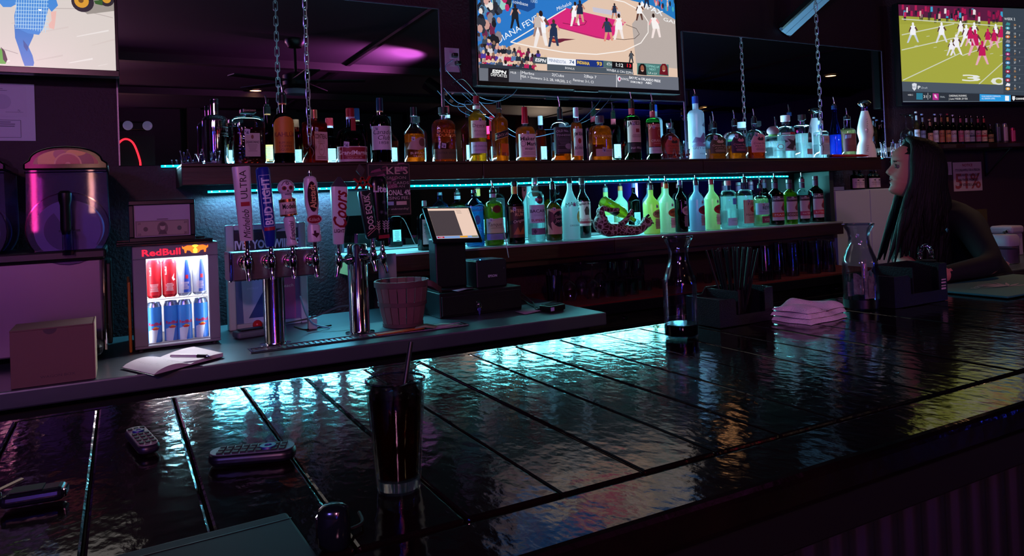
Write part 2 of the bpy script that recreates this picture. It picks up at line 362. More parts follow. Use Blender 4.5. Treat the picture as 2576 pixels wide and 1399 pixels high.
# ---------------------------------------------------------------- mirrors
MIRR = mat('mirror_glass', 'c8ccd0', .0, 1); EDGE = mat('mirror_edge', '6a6478', .25, .8)
def mirror(x0, x1, z0, z1, label):
    t = thing('wall_mirror', label, 'mirror', ((x0+x1)/2, WY, z0)); hx = (x1-x0)/2; h = z1-z0
    MB().bx(-hx, hx, -.012, -.001, 0, h).build('mirror_glass', MIRR, t, None)
    e = MB()
    for a, b, c_, d in ((-hx-.004, -hx+.002, 0, h), (hx-.002, hx+.004, 0, h), (-hx, hx, h-.002, h+.004)): e.bx(a, b, -.016, 0, c_, d)
    e.build('edge_trim', EDGE, t, None)
mirror(.007, 1.560, 1.672, 2.51, 'large wall mirror left of the middle screen above the bottle shelf')
mirror(1.572, 3.284, 1.672, 2.055, 'low wall mirror under the middle screen')
mirror(3.294, 5.36, 1.672, 2.522, 'large wall mirror right of the middle screen')
mirror(.99, 4.24, 1.222, 1.53, 'long narrow wall mirror behind the lower bottle shelf')
# ---------------------------------------------------------------- shelves
WOOD = mat('dark_stained_wood', '1c0b08', .45, bump=(40, 5, (.12, 1, 1)), bs=.25, tex=('3a1a12', 14, (.12, 1, 1.4)))
UZ, LZ = 1.656, 1.218
t = thing('bottle_shelf', 'upper dark wooden bottle shelf hung on chains', 'shelf', (0, 0, UZ-.09))
MB().bx(.236, 4.78, 3.315, 3.645, .012, .078).build('shelf_core', WOOD, t, None)
for a, b in ((.23, 1.62), (1.623, 3.1), (3.103, 4.40), (4.403, 4.79)):
    MB().bx(a, b, 3.29, 3.648, .078, .09).build('top_board', WOOD, t, None, .002); MB().bx(a, b, 3.29, 3.314, 0, .077).build('fascia_board', WOOD, t, None, .003)
MB().bx(.23, .235, 3.315, 3.645, 0, .077).build('end_board', WOOD, t, None)
t = thing('bottle_shelf', 'lower dark wooden bottle shelf above the glasses', 'shelf', (0, 0, LZ-.085))
MB().bx(.955, 4.34, 3.315, 3.645, .012, .072).build('shelf_core', WOOD, t, None)
for a, b in ((.95, 2.42), (2.423, 4.35)):
    MB().bx(a, b, 3.29, 3.648, .074, .085).build('top_board', mat('shelf_top_wood', '8a9094', .4, bump=(30, 4, (.2, 1, 1)), bs=.1), t, None, .002); MB().bx(a, b, 3.29, 3.314, 0, .073).build('fascia_board', WOOD, t, None, .003)
PALEW = mat('bare_pine_wood', '8a7048', .6, bump=(30, 4, (1, .2, 1)), bs=.1)
MB().bx(.95, .955, 3.315, 3.645, -.01, .073).build('end_board', PALEW, t, None)
MB().bx(.99, 4.31, 3.34, 3.645, -.035, 0).build('cleat', WOOD, t, None)
MB().bx(4.30, 4.34, 3.345, 3.645, .085, UZ-.09-LZ+.085).build('upright', mat('post_wood', '20302e', .6, bump=(25, 4, (1, 1, .1)), bs=.2), t, None, .003)
# ---------------------------------------------------------------- LED tapes
CYAN = '10d0ff'
def strip_light(x0, x1, y, z, dirv, power, col=(.16, .70, .78)):
    l = bpy.data.lights.new('led_tape_light', 'AREA'); l.shape = 'RECTANGLE'; l.size = x1-x0; l.size_y = .008; l.color = col; l.energy = power
    o = bpy.data.objects.new('led_tape_light', l); COL.objects.link(o); o.location = ((x0+x1)/2, y, z); d = Vector(dirv).normalized(); xa = Vector((1, 0, 0)); ya = (-d).cross(xa); o.rotation_euler = Matrix((xa, ya, -d)).transposed().to_euler()
def led(x0, x1, y, z, es, label, dot=1):
    t = thing('led_tape', label, 'light strip', (0, y, z)); tape = MB(); n = int((x1-x0)/.25); r = random.Random(3)
    pts = [(x0+(x1-x0)*i/n, 0, r.uniform(-.003, .003)) for i in range(n+1)]
    tape.tube(pts, .0055, 6).build('tape', mat('led_glow_%g' % es, '000000', emit=CYAN, es=es), t)
    if dot:
        d = MB(); k = int((x1-x0)/.033)
        for i in range(k): d.box((x0+(i+.5)*(x1-x0)/k, -.006, 0), (.006, .004, .006))
        o = d.build('led_dots', mat('led_dot', '000000', emit='a0f0ff', es=2.5), t, None); o['kind'] = 'stuff'
led(.17, 5.3, 3.628, 1.668, 2.2, 'glowing cyan light strip lying behind the upper bottles')
led(.36, 4.2, 3.61, 1.546, 2.2, 'glowing cyan light strip under the upper shelf')
strip_light(.17, 5.3, 3.618, 1.674, (0, -.55, .83), 80, (.34, .80, 1))
strip_light(.36, .97, 3.60, 1.544, (0, -.12, -1), 22, (.12, .64, .9))
strip_light(.99, 4.2, 3.60, 1.540, (0, -.55, -.83), 34)
# ---------------------------------------------------------------- bar
BZ = 1.07
def lacquer():
    m = mat('lacquered_bar_wood', '060405', .09, spec=.4, tex=('140a08', 5, (1, .2, 1)))
    nt = m.node_tree; N = nt.nodes.new; L = nt.links.new; b = nt.nodes['Principled BSDF']; tc = N('ShaderNodeTexCoord')
    geo = N('ShaderNodeNewGeometry')
    mp = N('ShaderNodeMapping'); mp.inputs['Scale'].default_value = (1.2, .8, 1); L(geo.outputs['Position'], mp.inputs[0])
    n1 = N('ShaderNodeTexNoise'); n1.inputs['Scale'].default_value = 30; n1.inputs['Detail'].default_value = 2; L(mp.outputs[0], n1.inputs['Vector'])
    n2 = N('ShaderNodeTexNoise'); n2.inputs['Scale'].default_value = 150; n2.inputs['Detail'].default_value = 3; L(mp.outputs[0], n2.inputs['Vector'])
    b1 = N('ShaderNodeBump'); b1.inputs['Strength'].default_value = .085; b1.inputs['Distance'].default_value = .012; L(n1.outputs[0], b1.inputs['Height'])
    b2 = N('ShaderNodeBump'); b2.inputs['Strength'].default_value = .06; b2.inputs['Distance'].default_value = .002; L(n2.outputs[0], b2.inputs['Height']); L(b1.outputs[0], b2.inputs['Normal']); L(b2.outputs[0], b.inputs['Normal'])
    return m
LAC = lacquer()
bar = thing('bar_counter', 'long black lacquered plank bar top in the foreground', 'bar counter', (0, 0, 0))
r = random.Random(5); x = .0863-8*.1345
while x < 4.7:
    MB().bx(x+.0012, x+.1333, .803, 1.664, 1.03, BZ+r.uniform(-.0012, .0012)).build('plank', LAC, bar, None, .004, 2); x += .1345
MB().bx(-1.0, 4.7, .677, .797, 1.02, BZ+.001).build('front_rail', LAC, bar, None, .012, 3)
MB().bx(-1.0, 4.7, 1.667, 1.69, .99, BZ-.002).build('back_edge', LAC, bar, None, .004)
MB().bx(-1.0, 4.7, .81, 1.66, .985, 1.029).build('underlay', BLACKP, bar, None)
MB().bx(-1.0, 4.7, .70, .73, .955, 1.019).build('apron', mat('apron_wood', '0a0607', .5), bar, None, .004)
MB().bx(-1.0, 4.7, 1.0, 1.06, .05, .984).build('bar_front', BLACKP, bar, None)
MB().bx(-1.0, 4.7, 1.55, 1.6, .05, .984).build('bar_back', BLACKP, bar, None)
COR = mat('corrugated_steel', '55505a', .35, .9)
for i in range(7):
    x0 = -.6+i*.72; V = []; nn = 96
    for j in range(nn+1):
        u = j/nn*.715; s_ = math.sin(2*PI*u/.079); y = .985-.009*max(-1, min(1, 1.6*s_)); V += [(x0+u, y, .06), (x0+u, y, .97)]
    MB().add(V, [(2*j, 2*j+2, 2*j+3, 2*j+1) for j in range(nn)]).build('corrugated_sheet', COR, bar, 60)
# ---------------------------------------------------------------- steel-topped beer cooler (left) and back-bar cooler (right)
CZ = .95
t = thing('beer_cooler', 'long steel-topped beer cooler carrying the tap towers', 'cooler', (0, 0, 0))
STOP = mat('steel_worktop', '666c74', .34, .72, bump=(25, 4, (1, 3, 1)), bs=.05)
MB().bx(-1.3, 1.84, 2.58, 3.44, .895, CZ).build('steel_top', STOP, t, None, .006)
MB().bx(-1.28, 1.80, 2.66, 3.42, .06, .894).build('cabinet', mat('cooler_black', '0b0b0e', .35), t, None)
for i in range(4):
    x0 = -1.2+i*.745; d = MB().bx(x0, x0+.73, 2.635, 2.66, .12, .84).build('door', mat('cooler_door', '101014', .3), t, None, .006)
    q = at((652, 780, 1215, 1215)[i], (952, 935, 865, 865)[i], Y=2.62)
    MB().cyl((x0+.66, 2.62, .80), (x0+.66, 2.635, .80), .012, n=16).build('lock', CHROME, d)
    MB().bx(x0+.05, x0+.35, 2.60, 2.634, .79, .82).build('handle', BLACKP, d, None, .006)
t = thing('back_bar_cooler', 'black low cooler with red matted top holding the glasses', 'cooler', (0, 0, 0))
BCM = mat('cooler_dark_steel', '24262c', .3, .7)
MB().bx(1.86, 4.42, 3.06, 3.64, .845, .90).build('top', BCM, t, None, .004)
MB().bx(1.88, 4.40, 3.12, 3.63, .06, .845).build('cabinet', mat('cooler_black', '0b0b0e', .35), t, None)
for i in range(3):
    x0 = 1.9+i*.83; d = MB().bx(x0, x0+.81, 3.085, 3.12, .1, .78).build('door', mat('cooler_door', '101014', .3), t, None, .006)
    MB().bx(x0+.1, x0+.5, 3.055, 3.085, .70, .75).build('handle', BLACKP, d, None, .008); MB().bx(x0+.06, x0+.75, 3.082, 3.086, .16, .66).build('pane', mat('door_glass', '101418', .05, spec=.8), d, None)
    MB().cyl((x0+.4, 3.05, .815), (x0+.4, 3.07, .815), .011, n=14).build('lock', CHROME, d)
tag(MB().bx(1.87, 4.41, 3.065, 3.62, 0, .008).build('bar_mat', mat('red_rubber', '5c060a', .7, bump=(200, 1), bs=.4), None, None, loc=(0, 0, .90)), 'red rubber bar mat under the upturned glasses', 'bar mat')
# ================================================================ SCREENS
SCR = print_mat('screen_picture', 1.0)
FRAME = mat('television_bezel', '0a0a0c', .25)
def tv(label, O, ax, W, H, draw, n):
    """O lower-left corner of the screen, ax unit vector along the width, n towards the room"""
    up = Vector((0, 0, 1)); M = Matrix(((ax.x, 0, n.x, O.x), (ax.y, 0, n.y, O.y), (0, 1, 0, O.z), (0, 0, 0, 1)))
    t = thing('television', label, 'television', (0, 0, 0)); t.matrix_world = M
    MB().bx(-.012, W+.012, -.026, H+.012, -.055, -.004).build('housing', FRAME, t, None, .004)
    b = MB(); b.bx(-.012, W+.012, -.026, 0, -.004, .004).bx(-.012, W+.012, H, H+.012, -.004, .004).bx(-.012, 0, 0, H, -.004, .004).bx(W, W+.012, 0, H, -.004, .004); b.build('bezel', FRAME, t, None, .002)
    MB().bx(W*.44, W*.56, -.034, -.026, -.02, .004).build('sensor_bar', BLACKP, t, None, .003)
    MB().bx(W*.35, W*.65, H*.25, H*.75, -.14, -.055).build('wall_mount', BLACKP, t, None)
    p = Print(.00002)
    def P(x, y):
        d = _R*((x-CX)/F) - _U*((y-CY)/F) + _f; k = (O-CAM).dot(n)/d.dot(n); q = CAM+d*k-O; return (q.dot(ax), q.z)
    draw(p, P, W, H)
    # keep the picture inside the screen
    p.v = [(min(max(a, 0), W), min(max(b, 0), H), z) for a, b, z in p.v]
    p.build('screen', SCR, t)
    return t
def pp(P, pts): return [P(x, y) for x, y in pts]
def figure(p, P, x, y, h, shirt, legs, skin, lean=0, hair='30201c', stride=.2):
    """a small standing player on a screen, feet at pixel (x,y), h pixels tall"""
    w_ = h*.13; L = []
    L.append((pp(P, [(x-w_*(.9+stride*3), y), (x-w_*(.3+stride*3), y), (x+w_*.1, y-h*.5), (x-w_*.9, y-h*.5)]), legs))
    L.append((pp(P, [(x+w_*(.3+stride*3), y-h*.03), (x+w_*(.9+stride*3), y-h*.03), (x+w_*.9, y-h*.5), (x-w_*.1, y-h*.5)]), legs)); p.polys(L)
    p.poly(pp(P, [(x-w_*1.1, y-h*.38), (x+w_*1.1, y-h*.38), (x+w_*.9+lean, y-h*.8), (x+w_*.4+lean, y-h*.84), (x-w_*.4+lean, y-h*.84), (x-w_*.95+lean, y-h*.8)]), shirt)
    p.polys([(pp(P, [(x-w_*.95+lean, y-h*.8), (x-w_*1.6+lean, y-h*.55), (x-w_*1.3+lean, y-h*.52), (x-w_*.6+lean, y-h*.72)]), skin),
             (pp(P, [(x+w_*.95+lean, y-h*.8), (x+w_*1.8+lean, y-h*.62), (x+w_*1.5+lean, y-h*.57), (x+w_*.6+lean, y-h*.72)]), skin)])
    c0 = P(x+lean*1.2, y-h*.91); c1 = P(x+lean*1.2+h*.055, y-h*.91); k = abs(c1[0]-c0[0]); p.ell(c0[0], c0[1], k, k*1.35, hair, 8)
def ptext(p, P, s, x, y, h, col, w=None, al='C', **k):
    a = P(x, y); b = P(x, y-h); c_ = P(x+(w or h), y); p.text(s, a[0], a[1], abs(b[1]-a[1]), col, (c_[0]-a[0]) if w else None, al, **k)
def floorpic(p, P, W, H):
    p.rect(0, 0, W, H, 'd8cfc9'); r = random.Random(2)
    for i in range(60):
        x, y = r.uniform(-700, 290), r.uniform(-200, 185); l = r.uniform(20, 90); p.polys([(pp(P, [(x, y), (x+l, y-l*.2), (x+l, y-l*.2+r.uniform(1.5, 5)), (x, y+2)]), r.choice(['cfc5bf', 'e2dad5', 'd3c8c2', 'e8e2de']))])
    p.line(pp(P, [(40, 20), (190, 22), (284, 45)]), .003, 'b8aeaa'); p.line(pp(P, [(-200, 60), (45, 135)]), .003, 'b0a6a4')
    p.poly(pp(P, [(175, -40), (290, -40), (290, 28), (220, 36), (200, 20)]), '9a948c')
    c = P(208, 5); k = abs(P(235, 5)[0]-c[0]); p.ell(c[0], c[1], k*1.05, k*1.1, '20242a', 22).ell(c[0]-.004, c[1]+.004, k*.68, k*.75, 'd89a2a', 18).ell(c[0]-.006, c[1]+.006, k*.25, k*.28, '704a10', 12)
    c = P(268, -2); p.ell(c[0], c[1], k*.75, k*.8, '22262a', 18).ell(c[0], c[1], k*.42, k*.45, 'd0962a', 14); p.poly(pp(P, [(236, 2), (258, 0), (258, 14), (240, 10)]), '2a5a22')
    p.poly(pp(P, [(-60, 118), (-2, 120), (12, 130), (18, 152), (14, 161), (-60, 158)]), '4aa82a').poly(pp(P, [(2, 118), (12, 128), (19, 150), (15, 158), (8, 150), (6, 130)]), '2a2e28')
    # walking man, seen from the neck down
    p.poly(pp(P, [(36, 62), (88, 70), (84, 92), (72, 118), (82, 140), (86, 158), (84, 166), (62, 166), (56, 150), (46, 118), (38, 95)]), '2a7ac8').poly(pp(P, [(58, 100), (72, 118), (68, 130), (60, 118)]), '1a5a9c')
    p.poly(pp(P, [(0, -30), (126, -40), (128, 0), (120, 28), (110, 70), (98, 88), (70, 84), (38, 68), (36, 40), (42, 10), (28, 18), (8, 18), (-6, 2)]), '3a8ad8')
    p.poly(pp(P, [(120, -10), (140, -6), (146, 14), (130, 30), (122, 20)]), '3a8ad8').poly(pp(P, [(128, 30), (142, 28), (140, 48), (138, 64), (136, 74), (124, 70), (122, 62), (130, 52)]), 'e8b8ae')
    for i in range(12):
        y = -28+i*9; p.line(pp(P, [(38, y), (122, y+2)]), .0022, 'b8dcf4')
    for i in range(13): p.line(pp(P, [(42+i*6.4, -30), (40+i*6.2, 68+i*1.2)]), .0018, 'b8dcf4')
    p.poly(pp(P, [(95, 23), (106, 24), (103, 28), (98, 27)]), 'f2f6fa')
def basket(p, P, W, H):
    p.rect(0, 0, W, H, '2c323c'); p.poly(pp(P, [(1212, -420), (1790, -420), (1790, 215), (1212, 190)]), 'e2c4ae'); R_ = random.Random(4)
    p.poly(pp(P, [(1560, -200), (1780, -300), (1780, 178), (1600, 160), (1590, 60), (1640, 0)]), 'b8aca6')
    p.poly(pp(P, [(1190, -420), (1480, -420), (1480, 0), (1365, 75), (1270, 122), (1190, 130)]), '2a78c8').poly(pp(P, [(1540, -420), (1780, -420), (1780, 58), (1640, 14), (1560, -6)]), '2478c0')
    p.poly(pp(P, [(1460, -60), (1710, -60), (1710, 20), (1640, 0)]), '2a80c8')
    p.poly(pp(P, [(1190, -420), (1790, -420), (1790, -30), (1560, -60), (1190, -75)]), '20283a'); L = []
    for j in range(13):
        for i in range(36):
            x = 1196+i*16+(j % 2)*8; y = -330+j*19+(x-1200)*.04; c_ = R_.choice(['2c3240', 'b81e58', '3a4656', '8a8088', '6a2448', 'd8d0d4', '5878a8', '24303c']); L += [(pp(P, [(x-6, y+13), (x+6, y+13), (x+5, y+3), (x-5, y+3)]), c_), (pp(P, [(x-3, y+2), (x+3, y+2), (x+3, y-4), (x-3, y-4)]), R_.choice(['d8a898', '8a6a58', '403030', 'b09080']))]
    p.polys(L); p.poly(pp(P, [(1190, -80), (1790, -50), (1790, -30), (1190, -58)]), '1c4c90')
    # apron boards and signs
    p.poly(pp(P, [(1290, -5), (1346, -5), (1346, 20), (1328, 30), (1290, 18)]), '1c4c90'); ptext(p, P, 'coinbase', 1309, 7, 9, 'e8f0fa', 38, rot=-.1)
    ptext(p, P, 'TURBO', 1343, 3, 8, 'b0d0f0', 18); ptext(p, P, 'Michelob', 1418, 15, 9, 'f0f4fa', 40, rot=.42, shear=.3)
    ptext(p, P, 'INDIANA FEVER', 1298, 75, 15, 'f4f8fc', 150, rot=.53)
    # crowd on the left, court lines, key
    seats = [(1203, 40, 1300, 40), ]
    for i in range(46):
        x = R_.uniform(1203, 1300); y = R_.uniform(0, 30)+(x-1203)*-.1; c0 = P(x, y); k = R_.uniform(.012, .022)
        if x < 1290: p.ell(c0[0], c0[1], k, k*1.5, R_.choice(['20222c', '38404e', 'd8a8a0', 'c02868', '5a8ab0', 'e8e0dc', '2a2c34', '9ad0c8']), 7)
    for i in range(40):
        x = R_.uniform(1203, 1255); y = R_.uniform(35, 130); c0 = P(x, y); k = R_.uniform(.012, .022); p.ell(c0[0], c0[1], k, k*1.4, R_.choice(['1c1e26', '2e333e', 'c89a90', '70284a', '46586c', '8a8088', '1c1e26']), 7)
    p.poly(pp(P, [(1365, 60), (1423, 20), (1574, 56), (1532, 101), (1500, 96)]), 'd82a7a')
    lw = .006
    p.line(pp(P, [(1284, 106), (1423, 22)]), lw, 'f6ece6'); p.line(pp(P, [(1500, -10), (1570, 5), (1612, 28), (1630, 55), (1630, 82), (1612, 108), (1570, 128), (1500, 137), (1420, 132), (1340, 118), (1284, 106)]), lw, 'f8f0ea')
    p.line(pp(P, [(1574, 62), (1600, 72), (1608, 86), (1596, 97), (1570, 100), (1535, 97)]), .003, '40302c'); p.line(pp(P, [(1440, 44), (1465, 48), (1475, 54), (1470, 62), (1450, 65), (1415, 58)]), .003, '601838')
    p.line(pp(P, [(1365, 60), (1532, 101)]), .003, '80305a')
    ptext(p, P, 'MPAX', 1640, 22, 13, 'f0f4fa', 55, rot=-.28, bold=.02); ptext(p, P, 'GAIN', 1690, 54, 9, 'fafafa', 42, rot=-.15)
    p.poly(pp(P, [(1380, 96), (1392, 93), (1400, 98), (1415, 97), (1448, 99), (1420, 103), (1408, 108), (1392, 108), (1382, 103)]), '6a2038').poly(pp(P, [(1390, 98), (1400, 100), (1396, 104), (1386, 103)]), 'd86a3a')
    p.poly(pp(P, [(1490, 18), (1560, 30), (1560, 42), (1492, 30)]), 'c8c4d4')
    # players and officials
    figure(p, P, 1360, 118, 92, 'f4f4f8', 'f0e8e6', '6a4038', hair='2a1a18'); figure(p, P, 1392, 118, 70, '20304e', '283a56', 'e0a890', hair='4a3428'); figure(p, P, 1446, 66, 62, 'f6f4f8', 'f2ece8', '7a5040')
    figure(p, P, 1458, 58, 58, '1c2c48', 'd09a84', 'c08a74'); figure(p, P, 1530, 104, 60, '2a3c58', 'e0907c', '5a382c', lean=-4); figure(p, P, 1556, 100, 66, 'f6f4f4', 'f4e8e4', 'e8a8a0'); figure(p, P, 1545, 48, 40, '28344e', 'c88a74', 'b87a64')
    figure(p, P, 1608, 52, 46, 'f4f4f6', '5a3a30', '5a3a30'); figure(p, P, 1650, 96, 62, 'f8f2f0', 'f4e4e0', 'f0a8a8', lean=-6); figure(p, P, 1295, 72, 62, '20222a', '1c1e26', 'd8a090'); figure(p, P, 1352, 92, 60, 'c8b8b0', 'a08078', 'd8b0a0', hair='d8b080')
    figure(p, P, 1626, 20, 40, '202a44', '202a44', '503428'); figure(p, P, 1587, 160, 32, '4a5058', '30343c', '40302c')
    for i in range(24):
        x = R_.uniform(1645, 1708); y = R_.uniform(-3, 24); c0 = P(x, y)
        if y < (x-1645)*.25+14: p.ell(c0[0], c0[1], .008, .018, R_.choice(['303848', 'c86878', '4ab0b8', '20242c', 'e0b8a8']), 6)
    # near spectators
    for row, (xa, ya, xb, yb, n) in enumerate(((1206, 92, 1262, 122, 6), (1212, 118, 1350, 132, 13), (1206, 134, 1370, 146, 16), (1206, 152, 1345, 164, 14), (1206, 168, 1345, 178, 15))):
        for i in range(n):
            x = xa+(xb-xa)*i/(n-1)+R_.uniform(-3, 3); y = ya+(yb-ya)*i/(n-1)+R_.uniform(-3, 3); cc = R_.choice(['2c3240', 'b81e58', '3a4656', '1e222c', '6a2448', 'd8d0d4', '5878a8', '24303c', 'b02050', '4a3a9a'])
            p.poly(pp(P, [(x-7, y+14), (x+7, y+14), (x+6, y+3), (x+2, y), (x-2, y), (x-6, y+3)]), cc); c0 = P(x, y-2); p.ell(c0[0], c0[1], .009, .012, R_.choice(['2a1c1a', 'd8a898', '8a6a58', '403030', 'b09080', 'e0c0a0']), 7)
    p.poly(pp(P, [(1205, 160), (1300, 168), (1345, 176), (1345, 182), (1205, 172)]), '2c3440')
    # score strip
    p.poly(pp(P, [(1180, 170), (1292, 176), (1740, 197), (1740, 270), (1180, 250)]), '6a6f7a').poly(pp(P, [(1280, 174), (1600, 190), (1600, 193), (1560, 190), (1280, 180)]), '50565e')
    p.poly(pp(P, [(1227, 171), (1279, 174), (1279, 210), (1227, 206)]), '16161c')
    p.poly(pp(P, [(1340, 143), (1375, 145), (1375, 162), (1340, 160)]), '44505a').poly(pp(P, [(1375, 144.5), (1447, 150), (1447, 168), (1375, 161.5)]), 'f2f4fa').poly(pp(P, [(1447, 150), (1516, 153), (1516, 170), (1447, 167)]), '14307c')
    p.poly(pp(P, [(1516, 153), (1540, 155), (1540, 172), (1516, 170)]), '4e6a6c').poly(pp(P, [(1538, 155), (1570, 157), (1570, 174), (1538, 172)]), '0c0c10').poly(pp(P, [(1570, 157), (1590, 158), (1590, 175), (1570, 174)]), '0c0c10').poly(pp(P, [(1375, 161.5), (1590, 175), (1592, 189), (1375, 178)]), '4a5560')
    rt = -.055
    ptext(p, P, 'ESPN', 1358, 152, 8.5, 'f0f0f4', 26, bold=.03, rot=rt, shear=.2); ptext(p, P, 'MINNESOTA', 1401, 154.5, 8, '4a6a9c', 42, rot=rt); ptext(p, P, '74', 1437, 156.5, 8.5, '3a5a8c', 12, rot=rt, bold=.02)
    ptext(p, P, 'INDIANA', 1466, 158.5, 8, 'e8c040', 31, rot=rt, bold=.03); ptext(p, P, '93', 1506, 160.5, 9, 'e8c040', 13, rot=rt, bold=.03); ptext(p, P, '4TH', 1531, 162, 8, 'e8eef0', 13, rot=rt); ptext(p, P, '1:12', 1557, 164, 9, 'f0f4f4', 18, rot=rt, bold=.02); ptext(p, P, '13', 1581, 165.5, 8.5, 'e02030', 11, rot=rt, bold=.03)
    ptext(p, P, 'BONUS', 1432, 172.5, 5.5, 'e8e8ec', 23, rot=rt); ptext(p, P, 'WNBA 6 ON ESPN', 1557, 180, 6.5, 'f0f0f4', 64, rot=rt)
    ptext(p, P, 'ESPN', 1254, 181, 8.5, 'f4f4f4', 34, bold=.04, rot=rt, shear=.2); ptext(p, P, 'DEPORTES', 1254, 190, 7, 'f4f4f4', 40, rot=rt, bold=.01); ptext(p, P, 'MLB', 1290, 183, 5.5, 'e8e8ec', 14, rot=rt)
    p.line(pp(P, [(1309, 178), (1309, 201)]), .003, 'e8e8ec')
    ptext(p, P, 'Marlins', 1327, 184.5, 7, 'f4f4f8', 30, rot=rt); ptext(p, P, '2|Cubs', 1402, 189.5, 7, 'f4f4f8', 30, rot=rt); ptext(p, P, '2|Baja 7', 1483, 193, 7, 'f4f4f8', 31, rot=rt); ptext(p, P, 'MIA > Stowers: 2-2, 2B, HR(20), 2 C', 1373, 199.5, 6.5, 'f4f4f8', 122, rot=rt); ptext(p, P, 'Ramírez: 3-1, CI', 1466, 204, 6.5, 'f4f4f8', 50, rot=rt)
    p.line(pp(P, [(1549.5, 188), (1549.5, 222)]), .004, 'e8e8ec'); c0 = P(1556, 199); p.ell(c0[0], c0[1], .013, .016, 'e8eaf4', 10).ell(c0[0]+.003, c0[1], .007, .01, 'c03a6a', 8)
    ptext(p, P, 'NWSL', 1571, 199.5, 6, 'f0f0f4', 20, rot=rt); ptext(p, P, 'BAY FC vs ORLANDO PRIDE', 1621, 200, 6.5, 'f4f4f8', 76, rot=rt, bold=.02); ptext(p, P, 'DOM 5 PM ET', 1600, 207.5, 5, 'f0f0f4', 30, rot=rt, bold=.02); ptext(p, P, 'ABC', 1630, 209, 5, 'f0f0f4', 16, rot=rt, bold=.03)
    p.poly(pp(P, [(1601, 159), (1680, 163), (1680, 192), (1601, 188)]), '4c7c78'); ptext(p, P, 'COMING UP', 1640, 167.5, 5.5, '9adcd4', 32, rot=rt); ptext(p, P, 'NEXT', 1640, 175, 5.5, '9adcd4', 16, rot=rt); ptext(p, P, 'LA x LV', 1640, 184.5, 4.8, 'e8f0f0', 21, rot=rt)
    for x, hair in ((1614, '181414'), (1668, '6a1420')):
        p.poly(pp(P, [(x-11, 188), (x-9, 168), (x-4, 161), (x+4, 161), (x+9, 168), (x+11, 190)]), hair); c0 = P(x, 173); p.ell(c0[0], c0[1], .014, .021, '9a5a44', 12); p.line(pp(P, [(x-3, 178), (x, 179.5), (x+3, 178)]), .003, 'f4ece8')
